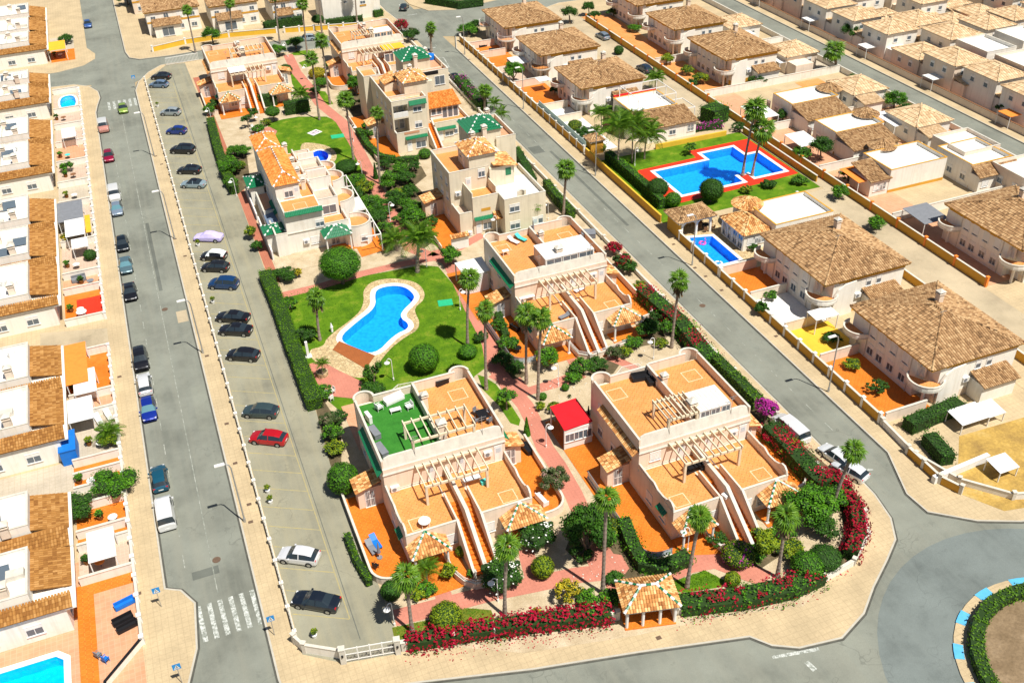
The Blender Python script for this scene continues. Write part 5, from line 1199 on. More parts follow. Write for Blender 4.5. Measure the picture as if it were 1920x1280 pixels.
# houses across the street at the top
def tvilla(x, y, w, d, label, tone='wwhite', h=5.4, rf='tiles2', ext=True):
    r = thing('villa', x, y, 0, label, 'house', 'white villas behind the yellow street wall'); MB().box(0, w, 0, d, 0, h).build('wall', K[tone], r)
    hiproof(r, 0, w, 0, d, h+.05, 2, rf, .4, 'roof', None, 'ochre', .36, .5)
    for i in range(4): window(r, w*(i+.5)/4, 0, 3.4, 1.0, 1.3, 'S', ('win','glass','shut','win')[i]); window(r, w*(i+.5)/4, 0, .3 if i == 1 else .9, 1.2, 1.9 if i == 1 else 1.3, 'S', 'win')
    if ext: MB().box(w*.1, w*.6, -2.6, 0, 0, 2.7).build('porch_wall', K[tone], r); shed(r, w*.08, w*.63, -3, 0, 2.75, 3.7, 'S', rf, 'porch_roof'); window(r, w*.35, -2.6, .3, 2.6, 1.9, 'S', 'glass')
    MB().box(-.02, w+.02, -.05, -.005, 2.75, 3.15).build('band', K['ochre'], r)
    return r
tvilla(5, 249, 12, 12, 'blurred white villa with brown roof at the top left junction corner')
tvilla(19.5, 246.5, 11, 12, 'white villa with brown roof behind the yellow street wall, left one')
f1 = tvilla(33.5, 243.5, 7, 12, 'narrow white villa with tiled porch behind the yellow street wall', 'wwhite', 5.4, 'tiles2')
bl = blk(thing('villa', 44.5, 238.6, 0, 'blank white gable walled villa at the top edge above the complex', 'house'), 0, 14, 0, 9, 0, 6.4, 'wwhite', .5, 'white').parent
window(bl, 9.8, 0, 3.4, 1.2, 1.0, 'S', 'win'); window(bl, 5.6, 0, 4.2, .8, .6, 'S', 'win'); MB().box(9, 10.6, -.1, 0, 2.9, 3.2).build('sill', K['ochre'], bl)
tvilla(3, 268, 14, 12, 'blurred tan roofed villa at the very top left of centre', 'wall', 5.4, 'tilesF', False)
tvilla(24, 266, 14, 12, 'tan roofed villa at the top edge behind the narrow white one', 'wall', 5.4, 'tilesF', False)
mwall([(4.5,237.2),(12,239.2),(22,239.4),(32.8,237.2)], 1.1, 'bright yellow street wall at the top left junction', 'yellow', .25, 'cop', 8, True, pm='white')
mwall([(34.5,236.6),(54.5,231.5)], 1.1, 'bright yellow street wall behind the silver parked car', 'yellow', .25, 'cop', 3.3, True, pm='white')
# left strip: pairs of row houses with white sun roofs and tiled skirts
def rowhouse(y0, y1, label, xr=-17.3, xw=-20.2):
    r = thing('row_house', -44, y0, 0, label, 'house', 'white roofed row houses left of the street'); L = y1-y0; W0 = xw+44; WR = xr+44
    MB().box(0, WR-.6, 0, L, 0, 3.3).build('wall', K['wwhite'], r)
    dS = random.choice([1.0, 1.6, 2.2]); blk(r, 0, W0-.4, dS+.2, L-.3, 3.3, 4.3, 'wwhite', .7, 'white', 'SNE', True, 'roof_wall')
    shed(r, W0-.4, WR+.1, 2.4, L-.2, 3.35, 4.2, 'E', 'tilesB', 'roof'); shed(r, 10, WR+.1, -.3, dS, 3.35, 4.0, 'S', 'tilesB', 'roof')
    MB().box(WR-.6, WR+.4, -.2, L, 3.0, 3.2).build('eaves', K['wwhite'], r)
    for yy in (L*.25, L*.6, L*.85): window(r, WR-.6, yy, .8, 1.6, 1.4, 'E', 'glass')
    for xx in (8, 14, 19, 23): window(r, xx, 0, .9, 1.4, 1.2, 'S', 'win')
    for q in range(3):
        ax, ay = W0-1.2-random.random()*4, 2.9+random.random()*(L-4.6)
        k_ = random.random()
        if k_ < .35: MB().cyl(ax, ay, 4.3, 5.2, .45, 12).build('water_tank', K['white'], r)
        elif k_ < .7: MB().box(ax-.8, ax+.8, ay-.5, ay+.5, 4.3, 4.9).build('roof_hatch', K['cop'], r)
        else: MB().face([(ax-1,ay-.7,4.5),(ax+1,ay-.7,4.5),(ax+1,ay+.6,5.1),(ax-1,ay+.6,5.1)]).build('solar_panel', K['glass'], r)
    MB().box(W0-5, W0-4.85, dS+.4, L-.5, 4.3, 5.1).build('roof_wall', K['wwhite'], r)
    chimney(r, W0-2.5, L*.3, 4.3, 5.6, .4); chimney(r, W0-4.5, L*.7, 4.3, 5.4, .4)
    return r
K['tilesB'] = tinted('rust_brown_tiles', [(0, (.20,.08,.02)), (.5, (.36,.17,.045)), (1, (.48,.26,.09))], .85, .15, .5)
for a, b, l in ((72.2,80,'at the bottom left corner above the pool'),(80.4,88.3,'below the grey patio, second from the bottom'),(97.8,107.5,'beside the blue storage box'),(107.8,117,'beside the orange canopy'),(127.6,138.5,'beside the red rugged patio'),(138.9,150,'beside the pebble patio'),(150.3,161,'beside the dark car port'),(172,184,'level with the white patio of the crimson car'),(184.4,196,'level with the small terraces'),(206,214,'beside the tiny cyan pool'),(214.4,222.5,'at the left corner of the far crossing'),(240,250,'beside the yellow awning'),(250.4,261,'at the top left edge'),(262,273,'topmost on the left edge')):
    rowhouse(a, b, 'white row house with rust skirt roof ' + l)
sheet('gap', rect(-44, -17.2, 89, 97.4), .012, K['pave2'])
# front patios of the left strip
pats = [(62,77.4,None),(77.8,82.2,'floorP'),(82.4,84.2,'floor2'),(84.4,88.4,'floor2'),(88.6,91.2,'gravel'),(91.4,93.6,'floor2'),(93.8,96,'floor2'),(96.3,104.8,'pave2'),(105,108.6,'floor3'),(108.8,118.2,'floor2'),(126.8,135,'floor2'),(135.2,139.4,'floor3'),(139.8,149.6,'floorP'),(150,156,'pave2'),(156.2,164,'floorP'),(164.2,172,'pave2'),(172.2,181,'floorP'),(181.2,190,'floor3'),(190.2,199,'floorP'),(199.2,207.5,'floorP'),(207.7,218.6,'floorP'),(219,223,'gravel'),(240,248,'floor2'),(248.2,258,'pave2')]
for a, b, m in pats:
    if m: sheet('patio', rect(-17.2, -12.1, a, b), .015, K[m])
wl_ = ['pale pool yard','pool terrace','orange strip','second orange strip','shrub garden','upper orange strip','pale strip','grey patio','salmon patio','orange canopy patio','driveway','red rug patio','grey box patio','pebble patio','yellow striped patio','dark port patio','quiet patio','white awning patio','stepped patio','upper stepped patio','lower cyan pool yard','cyan pool yard','crossing corner']
for i, y in enumerate((77.6,82.3,84.3,88.5,91.3,93.7,96.1,104.9,108.7,118.4,126.6,135.1,139.6,149.8,156.1,164.1,172.1,181.1,190.1,199.1,207.6,218.8)):
    mwall([(-17.1,y),(-12.1,y)], 1.1, 'low white yard wall of the ' + wl_[i+1] + ' on the left street', 'wwhite', .22, 'cop', 0, True, 'yard_wall')
mwall([(-12.0,68),(-12.0,118.4)], .8, 'street wall with white pillars along the lower left patios', 'wallL', .18, 'cop', 2.6, True, pm='white')
mwall([(-12.0,126.6),(-12.0,218)], .8, 'street wall with white pillars along the upper left patios', 'wallL', .18, 'cop', 2.6, True, pm='white')
mwall([(-12,68),(-15.4,64.4),(-16,60)], .8, 'dark capped corner wall of the pool yard bottom left', 'wallL', .18, 'black', 0, True)
def flatcanopy(x0, x1, y0, y1, z, mat, label, cat='awning', name='sun_awning', slope=.25, wall=False):
    r = thing(name, x0, y0, 0, label, cat); w, d = x1-x0, y1-y0
    MB().face([(0,0,z-slope),(w,0,z-slope),(w,d,z),(0,d,z)]).face([(0,d,z-.06),(w,d,z-.06),(w,0,z-slope-.06),(0,0,z-slope-.06)]).face([(0,0,z-slope-.06),(w,0,z-slope-.06),(w,0,z-slope),(0,0,z-slope)]).build('canvas', K[mat], r)
    for a in (.05, w-.15):
        for b in (.05, d-.15): MB().box(a, a+.1, b, b+.1, 0, z-slope-.07).build('post', K['white'], r)
    return r
flatcanopy(-17, -14.4, 108.9, 117.8, 2.6, 'awn_o', 'large orange canopy on the lower left patios', slope=.1)
flatcanopy(-16.2, -13.6, 106.8, 111.6, 2.5, 'white', 'white canopy at the lower end of the large orange canopy')
flatcanopy(-17, -14.2, 101.5, 105.8, 2.5, 'cloth', 'pale blue grey ribbed canopy above the blue storage box')
flatcanopy(-15.8, -13.2, 77.9, 82, 2.6, 'white', 'square white canopy on the pale lower left patio')
flatcanopy(-17, -13.2, 154, 160.5, 2.6, 'grey', 'dark blue grey double carport roof on the left strip')
flatcanopy(-16, -13.2, 148.4, 153.6, 2.7, 'white', 'white rectangular canopy just below the dark carport')
flatcanopy(-15.3, -13, 145, 147.6, 2.3, 'white', 'small white canopy above the pebble patio')
flatcanopy(-17.4, -13.5, 240.5, 246, 2.8, 'awn_y', 'bright yellow awning at the top left')
flatcanopy(-15.6, -13.2, 189, 193, 2.4, 'white', 'white canopy beside the red and white pickup')
flatcanopy(-13.2, -12.4, 150.5, 156.5, 1.6, 'awn_y', 'narrow yellow windbreak beside the white canopy', slope=.05)
bs = thing('storage_shed', -18.2, 96.8, 0, 'bright blue plastic storage shed at the foot of the ribbed canopy', 'shed'); MB().box(0, 1.7, 0, 3.6, 0, 2.0).build('body', K['blue'], bs); MB().box(-.08, 1.78, -.08, 3.68, 2.0, 2.12).build('lid', K['blue'], bs)
rg = thing('rug', -15.6, 128.6, .02, 'deep red rug on the orange patio of the left strip', 'rug'); MB().box(0, 3.4, 0, 4.6, 0, .02).build('pile', K['redfloor'], rg)

for i, (x0, x1, y0, y1, m, l) in enumerate(((101.6,106,141,147,'white','blurred white carport top beside the farthest second row bungalow'),(101.6,105.5,128,133,'white','blurred white slatted top beside the middle second row bungalow'),(101.8,105,113,118,'awn_o','blurred orange awning beside the back lane'),(121,126,128,134,'cloth','blurred grey canopy behind the middle second row bungalow'),(122,127,140,145,'white','blurred white canopy behind the farthest second row bungalow'),(102,106.5,98,103,'grey','blurred grey carport above the grey brown roofed villa'),(121,126,163,168,'white','blurred white carport behind the broad tan roofed villa'),(121,125,96,101,'white','blurred white canopy at the right edge by the far road'))): flatcanopy(x0, x1, y0, y1, 2.7, m, l)
for (a, b, c, d, m) in ((121,132.8,100,122,'floorP'),(121,132.8,122.5,140,'floor3'),(121,132.8,160,180,'pave2'),(101.4,107,108,127,'floor3'),(121.5,127,145,158,'floor')): sheet('patio', rect(a, b, c, d), .034, K[m])
for (y, l) in ((122.3,'between the nearest and middle second row bungalows'),(140.2,'between the middle and farthest second row bungalows'),(159,'below the broad tan roofed second row villa'),(179,'above the broad tan roofed second row villa'),(104,'below the yellow and white bungalow')): mwall([(101.3,y),(132.8,y)], 1.5, 'long pale party wall '+l, 'wallL', .2, 'cop', 0, True, 'party_wall')

for i, (x, y, l) in enumerate(((122,141,'behind the farthest second row bungalow'),(121.5,112,'behind the yellow and white bungalow'),(122.5,124.5,'behind the middle second row bungalow'),(122,183,'behind the third second row villa'),(123,100,'at the right edge before the far road'),(122.5,163,'behind the broad tan roofed villa'))):
    small_house(x, y, 'blurred small pale house '+l, 7.4, 7.6, 3.4, i % 3 == 1, 0)

mwall('1748,905 1850,862', .9, 'white low wall across the ochre sand lot', 'white', .5, None, 0, False, 'garden_wall')
mwall('1700,850 1760,905 1800,925', 1.0, 'ochre wall on the street side of the sand lot', 'ochre', .2, 'cop', 3, False)
for (px, py, w_, d_, m, l) in ((1870,905,2.6,2.2,'white','white table top canopy on the ochre sand lot'),(1800,815,4.0,2.6,'cloth','pale awning behind the hedges of the sand lot'),(1850,800,2.4,2.4,'white','second pale awning behind the sand lot hedge')):
    x, y = P(px, py); flatcanopy(x, x+w_, y, y+d_, 1.6, m, l)
random.seed(8)
CL = [(79.5,'awn_o','pale yard'),(85.5,'white','orange strip'),(92.3,'cloth','shrub garden edge'),(98.6,'white','grey patio foot'),(110.4,'white','orange canopy side'),(129.4,'cloth','red rug side'),(136.8,'grey','grey box side'),(142.5,'white','pebble patio middle'),(153.2,'brownw','white canopy side'),(158.6,'grey','dark carport side'),(167,'white','plain paved yard'),(175.5,'brownw','crimson car level yard'),(184.5,'cyan','upper terrace yard'),(194.4,'white','stepped yard'),(203.5,'brownw','lower cyan pool yard'),(243,'white','yellow awning yard')]
for y, m, l in CL:
    x = random.uniform(-15.6, -13.4); t = thing('garden_table', x, y, .02, 'blurred small table in the %s of the left strip' % l, 'table'); MB().cyl(0, 0, .68, .73, .5, 12).build('tabletop', K[m], t); MB().cyl(0, 0, 0, .68, .06, 6).build('leg', K['grey'], t)
    t = thing('planter', x-1.3, y+.9, .02, 'blurred potted shrub in the %s of the left strip' % l, 'planter'); MB().cyl(0, 0, 0, .5, .25, 10, 0, .34).build('pot', K['tilesB'], t); PLQ.append((t, .5))
# ================================================================ vegetation
random.seed(5)
LF = {}
def leafquads(mb, pts, s, m=0, tilt=.8, tint=None):
    R = random.random
    for (p, nrm, t) in pts:
        a = Vector((R()-.5, R()-.5, R()-.5)); d = (nrm+a*tilt*1.6).normalized(); u = d.orthogonal().normalized()
        th = R()*6.28; u = u*math.cos(th)+d.cross(u)*math.sin(th); v = d.cross(u); k = s*(.7+.6*R())
        n = len(mb.v); mb.v += [tuple(p-u*k*.5), tuple(p+v*k*.36), tuple(p+u*k*.55), tuple(p-v*k*.36)]
        mb.f.append((n, n+1, n+2, n+3)); mb.m.append(m); mb.t.append(min(1, max(0, t)))
def noise3(p, s, o=0):
    return math.sin(p.x*s+o)*math.sin(p.y*s*1.13+o*1.7+1)*math.sin(p.z*s*.93+o*.6+2)
def sph():
    while True:
        v = Vector((random.gauss(0,1), random.gauss(0,1), random.gauss(0,1)))
        if v.length > .01: return v.normalized()
def crown_mesh(kind, n, leaf, variant):
    'unit-radius crown: dense ball, box-cut, loose bush, cone, cloud, airy'
    k = (kind, n, leaf, variant)
    if k in LF: return LF[k]
    random.seed(hash((kind, n, variant)) % 9999 if False else (len(kind)*131+n+variant*17)); mb = MB(); pts = []
    if kind == 'ball':
        for i in range(n):
            d = sph(); 
            if d.z < -.75: continue
            b = .04*noise3(d, 7, variant)+.03*noise3(d, 15, variant+1); r = 1+b-random.random()**2*.10
            pts.append((d*r, d, .5+b*3+(random.random()-.5)*.55))
    elif kind == 'cone':
        for i in range(n):
            h = 1-random.random()**.6; a = random.random()*6.28; rr = (1-h)*.5*(.85+.25*random.random())+.03
            p = Vector((rr*math.cos(a), rr*math.sin(a), h*2-1)); pts.append((p, Vector((math.cos(a), math.sin(a), .4)), .45+(random.random()-.5)*.6))
    else:
        cl = []; nc = {'bush': 26, 'airy': 34, 'cloud': 9, 'tree': 40}[kind]
        for i in range(nc):
            d = sph(); d.z = abs(d.z)*.9-.15 if kind != 'cloud' else d.z*.6
            c = d*(.35+.45*random.random()); cl.append((c, {'cloud': .32, 'airy': .2, 'bush': .3, 'tree': .26}[kind]*(.7+.6*random.random()), (random.random()-.5)*.5))
        for i in range(n):
            c, r, tt = random.choice(cl); d = sph(); 
            p = c+d*r*(1-.35*random.random()**1.5)
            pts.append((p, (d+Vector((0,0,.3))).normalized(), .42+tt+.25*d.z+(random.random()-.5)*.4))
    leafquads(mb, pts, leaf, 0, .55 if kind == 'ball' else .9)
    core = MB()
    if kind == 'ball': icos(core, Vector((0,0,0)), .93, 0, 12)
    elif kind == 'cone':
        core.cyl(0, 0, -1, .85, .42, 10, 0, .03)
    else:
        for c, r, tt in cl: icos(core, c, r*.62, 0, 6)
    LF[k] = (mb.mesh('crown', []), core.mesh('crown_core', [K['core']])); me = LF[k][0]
    return LF[k]
def icos(mb, c, r, m, n=8):
    b = len(mb.v); k = max(3, n//2)
    for j in range(k+1):
        th = math.pi*j/k
        for i in range(n): ph = 2*math.pi*i/n; mb.v.append((c.x+r*math.sin(th)*math.cos(ph), c.y+r*math.sin(th)*math.sin(ph), c.z+r*math.cos(th)))
    for j in range(k):
        for i in range(n): mb.f.append((b+j*n+i, b+(j+1)*n+i, b+(j+1)*n+(i+1)%n, b+j*n+(i+1)%n)); mb.m.append(m); mb.t.append(.3)
CM = {}
def crown(parent, kind, n, leaf, mat, loc, sc, variant=0, name='crown'):
    k = (kind, n, leaf, variant, mat)
    if k not in CM:
        a, c = crown_mesh(kind, n, leaf, variant); me = a.copy(); me.materials.append(K[mat]); CM[k] = (me, c)
    me, c = CM[k]; o = obj(name, me, parent, None, loc, random.random()*6.28); o.scale = sc
    q = obj('inner_foliage', c, o); return o
def plant(x, y, r, label, kind='bush', mat='leaf', h=None, n=None, trunk=0, name=None, cat=None, flowers=None, group=None, z=0, leafs=None):
    'a shrub or tree: crown of leaves (radius r, height h) on stem(s)'
    h = h or r*1.7; nm = name or ('tree' if trunk > .8 else 'shrub')
    t = thing(nm, x, y, z, label, cat or ('tree' if trunk > .8 else 'shrub'), group)
    area_ = r*(r+h)*2.5; n = n or {'ball': 1500, 'bush': 900, 'airy': 700, 'cone': 700, 'cloud': 1100, 'tree': 1600}[kind]
    if r > 1.8: n = int(n*2.0)
    if r > 2.8: n = int(n*1.6)
    ls = (leafs or {'ball': .17, 'bush': .20, 'airy': .17, 'cone': .22, 'cloud': .19, 'tree': .22}[kind])/max(.7, r)
    ls = round(ls, 2); n = int(round(n, -2))
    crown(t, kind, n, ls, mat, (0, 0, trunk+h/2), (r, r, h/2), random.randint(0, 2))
    if flowers: crown(t, kind, 200 if kind != 'ball' else 160, round(.2/max(.7, r), 2), flowers, (0, 0, trunk+h/2), (r*1.04, r*1.04, h/2*1.04), 3, 'blossom')
    w = max(.05, r*.07); mb = MB().tube([(0,0,0), (w*.6, 0, trunk*.6+.1), (0, w, trunk+h*.35)], w*1.3, 7, 0, .5, w*.7)
    if kind in ('tree', 'airy', 'cloud'):
        for k in range(5): a = k*1.3; mb.tube([(0, 0, trunk+.1), (r*.45*math.cos(a), r*.45*math.sin(a), trunk+h*.45)], w*.6, 5, 0, .5, w*.3)
    mb.build('trunk', K['trunkwood'], t, None, 'all'); return t
def pp(px, py, *a, **k): x, y = P(px, py); return plant(x, y, *a, **k)
def hedge(px, w, h, label, mat='hedge', flowers=None, frac=.5, name='hedge', dens=15, wild=.06, world=False, leaf=.22, cat='hedge', z=0):
    pts = px if world else PL(px); o = pts[0]; t = thing(name, *o, z, label, cat); q = [Vector((a-o[0], b-o[1])) for a, b in pts]
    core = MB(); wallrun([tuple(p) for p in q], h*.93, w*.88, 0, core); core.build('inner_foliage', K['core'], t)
    mb = MB(); fl = MB(); lp = []; fp = []; R = random.random
    for i in range(len(q)-1):
        a, b = q[i], q[i+1]; L = (b-a).length; d = (b-a)/L; nn = Vector((-d.y, d.x))
        def add(cnt, f):
            for _ in range(int(cnt)):
                p, nr = f(); k = noise3(p+Vector((o[0], o[1], 0)), 1.1); p = p+nr*(wild*(R()-.2)*2+k*wild*1.5)
                fz = noise3(p+Vector((o[1], o[0], 3)), .9, 2)*.6+noise3(p, 2.3, 4)*.4
                if flowers and fz+(.55 if p.z > h*.4 else -.1) > 1-frac*1.5+R()*.2:
                    for _q in range(2 if frac > .6 else 1): fp.append((p+nr*(.06+.08*R())+Vector((R()-.5,R()-.5,0))*.15, nr, .5+(R()-.5)*.7+k*.3))
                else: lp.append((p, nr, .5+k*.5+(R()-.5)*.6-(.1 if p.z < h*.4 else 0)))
        add(L*w*dens*1.2, lambda: (Vector((*(a+d*(R()*(L+w*.3)-w*.15)+nn*w*(R()-.5)), h)), Vector((0,0,1))))
        for s in (-1, 1): add(L*h*dens, lambda: (Vector((*(a+d*(R()*(L+w*.3)-w*.15)+nn*(s*w/2)), R()*h)), Vector((nn.x*s, nn.y*s, .15))))
    for e, s in ((q[0], -1), (q[-1], 1)):
        d = (q[1]-q[0]).normalized() if s < 0 else (q[-1]-q[-2]).normalized(); nn = Vector((-d.y, d.x))
        for _ in range(int(w*h*dens)): lp.append((Vector((*(e+d*s*.05+nn*w*(R()-.5)), R()*h)), Vector((d.x*s, d.y*s, .1)), .5+(R()-.5)*.6))
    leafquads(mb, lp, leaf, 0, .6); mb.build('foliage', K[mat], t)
    if fp: leafquads(fl, fp, leaf*1.1, 0, .7); fl.build('blossom', K[flowers], t)
    return t
# palms
def fan_frond():
    mb = MB(); pet = [(0,0,0),(.35,0,.12),(.62,0,.12)]; mb.tube(pet, .02, 4, 0, .4); n = 11; R0 = .75
    for i in range(n):
        a = math.radians(-105+210*i/(n-1)); l = R0*(1-.18*abs(i-5)/5)*(.9+.2*random.random()); b = .62
        c1 = (b+l*.55*math.cos(a), l*.55*math.sin(a), .12-.04); c2 = (b+l*math.cos(a), l*math.sin(a), .12-.26-.1*random.random()); wd = .075
        px_, py_ = -math.sin(a)*wd, math.cos(a)*wd; t = .4+.5*random.random()
        m0 = len(mb.v); mb.v += [(b, 0, .12), (c1[0]+px_, c1[1]+py_, c1[2]-.03), c2, (c1[0]-px_, c1[1]-py_, c1[2]-.03), (c1[0], c1[1], c1[2]+.04)]
        for f in ((0,4,1),(0,3,4),(4,2,1),(3,2,4)): mb.f.append(tuple(m0+k for k in f)); mb.m.append(0); mb.t.append(t)
    return mb.mesh('frond', K['frond'])
def pinnate():
    mb = MB(); L = 1.6; N = 14; pt = [(L*i/N, 0, .28*math.sin(math.pi*i/N*.75)-.55*(i/N)**2.4) for i in range(N+1)]
    mb.tube(pt[::2], .02, 4, 0, .5, .006)
    for i in range(2, N+1):
        x, _, z = pt[i]; l = .42*math.sin(math.pi*min(1, (i+1)/(N+2)))**.6+.06
        for s in (-1, 1):
            t = .4+.5*random.random(); b = len(mb.v); mb.v += [(x-.03, 0, z), (x+.03, 0, z), (x+l*.5, s*l*.8, z-.08), (x+l*.45, s*l, z-.2)]
            mb.f.append((b, b+1, b+2, b+3)); mb.m.append(0); mb.t.append(t)
    return mb.mesh('frond', K['frond'])
FAN = [fan_frond() for _ in range(3)]; PIN = [pinnate() for _ in range(3)]
def skirt_mesh():
    mb = MB()
    for i in range(60):
        a = random.random()*6.28; z = -random.random()*1.0; r = .16+.1*random.random(); l = .4+.3*random.random()
        c = Vector((r*math.cos(a), r*math.sin(a), z)); o = Vector((math.cos(a)*.22, math.sin(a)*.22, -l)); s = Vector((-math.sin(a), math.cos(a), 0))*.07
        mb.face([tuple(c-s), tuple(c+s), tuple(c+o+s*.6), tuple(c+o-s*.6)], 0, random.random())
    return mb.mesh('dead_frond_skirt', K['dead'])
SKM = [skirt_mesh() for _ in range(2)]
def palm(px, py, cx, cyy, label, kind='fan', s=1.12, n=24, r=.19, skirt=None, zb=0):
    s *= random.uniform(.88, 1.12) if kind == 'fan' else 1; n = n+random.randint(-4, 8) if kind == 'fan' else n
    skirt = random.uniform(.5, 1.5) if skirt is None else skirt
    'base pixel and crown pixel give foot, height and lean'
    bx, by = P(px, py, zb); best = None
    for k in range(160):           # height whose crown point lies right above the foot at that picture row
        h = 1+k*.1; v = Vector((bx, by, h-CAMH)); zz = v.dot(fw); y = 640-F*v.dot(up)/zz; x = 960+F*v.dot(rt)/zz
        if best is None or abs(y-cyy) < best[0]: best = (abs(y-cyy), h, (cx-x)*zz/F)
    h, lean = best[1], best[2]; lean = max(-.9, min(.9, lean)); t = thing('palm_tree', bx, by, zb, label, 'palm tree', 'palms')
    lx, ly = rt.x*lean, rt.y*lean; mb = MB(); n_ = int(h/.28); b0 = 0; R = random.random
    for j in range(n_+1):
        f = j/n_; rr = r*(1.35-.45*min(1, f*4) if f < .25 else .92-.1*f)*(1.07 if j % 2 else .95); bend = f**1.6
        for i in range(9): a = 6.283*i/9; mb.v.append((lx*bend+rr*math.cos(a)*(1+.06*(R()-.5)), ly*bend+rr*math.sin(a), h*f))
        if j:
            for i in range(9): o = (j-1)*9; mb.f.append((o+i, o+(i+1)%9, o+9+(i+1)%9, o+9+i)); mb.m.append(0); mb.t.append(.5)
    mb.build('trunk', K['palmtrunk'], t)
    if skirt: k = obj('dead_frond_skirt', SKM[random.randint(0,1)], t, None, (lx, ly, h-.05), R()*6); k.scale = (skirt*1.25, skirt*1.25, skirt)
    M_ = FAN if kind == 'fan' else PIN
    for i in range(n):
        f = (i+.5)/n; el = math.radians(75-128*f) if kind == 'fan' else math.radians(70-85*f); az = i*2.399+R()*.3
        o = obj('frond', M_[i % 3], t, None, (lx, ly, h+.1)); o.rotation_euler = ((R()-.5)*.5, -el, az); sc_ = s*(.85+.3*R()); o.scale = (sc_, sc_, sc_)
    return t
for a in [
 (773,1184,762,1082,'fan palm with rough trunk beside the white gate, leftmost of the front palms'),
 (947,1154,951,1028,'fan palm behind the red bougainvillea between two white flowered bushes','fan',1.25),
 (1130,1112,1137,938,'tall fan palm rising beside the dark conifer'),
 (1288,1101,1312,973,'fan palm leaning over the tiled porch, right of the gatehouse'),
 (1457,1082,1473,972,'blurred fan palm left of the bright green bushes near the roundabout'),
 (1557,965,1610,848,'leaning fan palm at the roundabout corner, rightmost of the complex'),
 (912,730,910,584,'tall fan palm at the corner of the turf villa and the pool lawn'),
 (877,650,880,525,'slim fan palm rising from a round bush on the pool lawn'),
 (987,719,987,592,'fan palm left of a close pair south of the orange patio','fan',1.25),
 (1009,749,1015,599,'fan palm right of the close pair, standing in pale gravel','fan',1.25),
 (600,638,592,560,'short thick fan palm on the left part of the pool lawn'),
 (1259,652,1274,527,'roadside fan palm above the red flowered hedge'),
 (1057,406,1062,320,'roadside fan palm with dark trunk beside the clipped hedge','fan',1.3,24,.22,1.1),
 (999,423,1001,386,'short fan palm against the sand coloured villa','fan',1.2,22,.24,.9),
 (909,209,910,172,'roadside fan palm next to the green glazed roof','fan',1.1,24,.25,1.1),
 (809,97,807,54,'dark trunked fan palm at the far end of the right hand road','fan',1.2,24,.28,1.3),
 (713,345,707,212,'slim fan palm in front of the balconied tall villa'),
 (663,300,648,190,'leaning palm with bushy crown beside the green sunbed lawn','fan',1.5,26),
 (599,225,585,112,'tall palm at the top edge of the upper lawn'),
 (619,195,603,78,'tall palm rising over the yellow bush','fan',1.5),
 (577,106,567,10,'tall palm beside the small top lawn, crown at the photo edge'),
 (525,81,515,-4,'palm by the yellow street wall with its crown cut by the top edge'),
 (437,69,431,8,'blurred palm with small crown behind the yellow street wall'),
 (367,99,350,20,'blurred leaning palm at the far corner of the car park'),
 (604,63,597,-40,'bare palm trunk running out of the top edge beside the white blank villa'),
 (670,45,664,-50,'palm trunk leaving the top edge right of the white blank villa'),
 (1392,330,1416,208,'left of two tall palms standing between the stepped pools','fan',1.7,26,.22),
 (1410,330,1433,246,'right of two tall palms standing between the stepped pools','fan',1.7,26,.22),
 (1567,135,1563,98,'blurred palm on the near kerb of the far road','fan',1.9,24,.3),
 (783,510,786,452,'date palm with long arching fronds at the head of the pool lawn','pin',1.8,30,.28,0),
 (745,470,742,452,'low cycad like palm beside the pink path above the pool','pin',1.35,26,.2,0),
 (566,200,564,180,'short feather palm at the left edge of the upper lawn path','pin',1.2,22,.12,0),
 (943,232,940,216,'spiky roadside fan palm under the green glazed roof','pin',1.1,12,.1,0),
 (926,205,927,197,'low agave palm behind the green glazed roof','pin',1.1,14,.1,0),
 (801,1090,800,1068,'small yucca palm before the porch of the turf roofed villa','pin',.8,22,.08,0),
 (605,703,605,690,'tiny palm in a round stone planter on the pink plaza','pin',.6,18,.06,0,.5),
 (1116,262,1116,247,'small palm on the white courtyard behind the turquoise screen','pin',.8,20,.1,0),
 (207,828,205,812,'yellow green palm on the grey patio of the left strip','pin',1.0,24,.1,0),
 (1228,170,1229,148,'bushy palm beside the back lane','pin',1.3,26,.12,0),
 (1128,252,1127,215,'loose leaved tropical palm beside the tan roofed villa','pin',1.2,26,.1,0)]: palm(*a)
for i, (a, b, c, d, l) in enumerate(((1158,318,1162,240,'left of the drooping queen palms at the pool garden corner'),(1185,305,1186,238,'middle drooping queen palm with yellow hanging leaves'),(1208,298,1212,258,'right of the drooping queen palms beside the pool lawn'))): palm(a, b, c, d, l, 'pin', 2.0, 26, .14, 0)
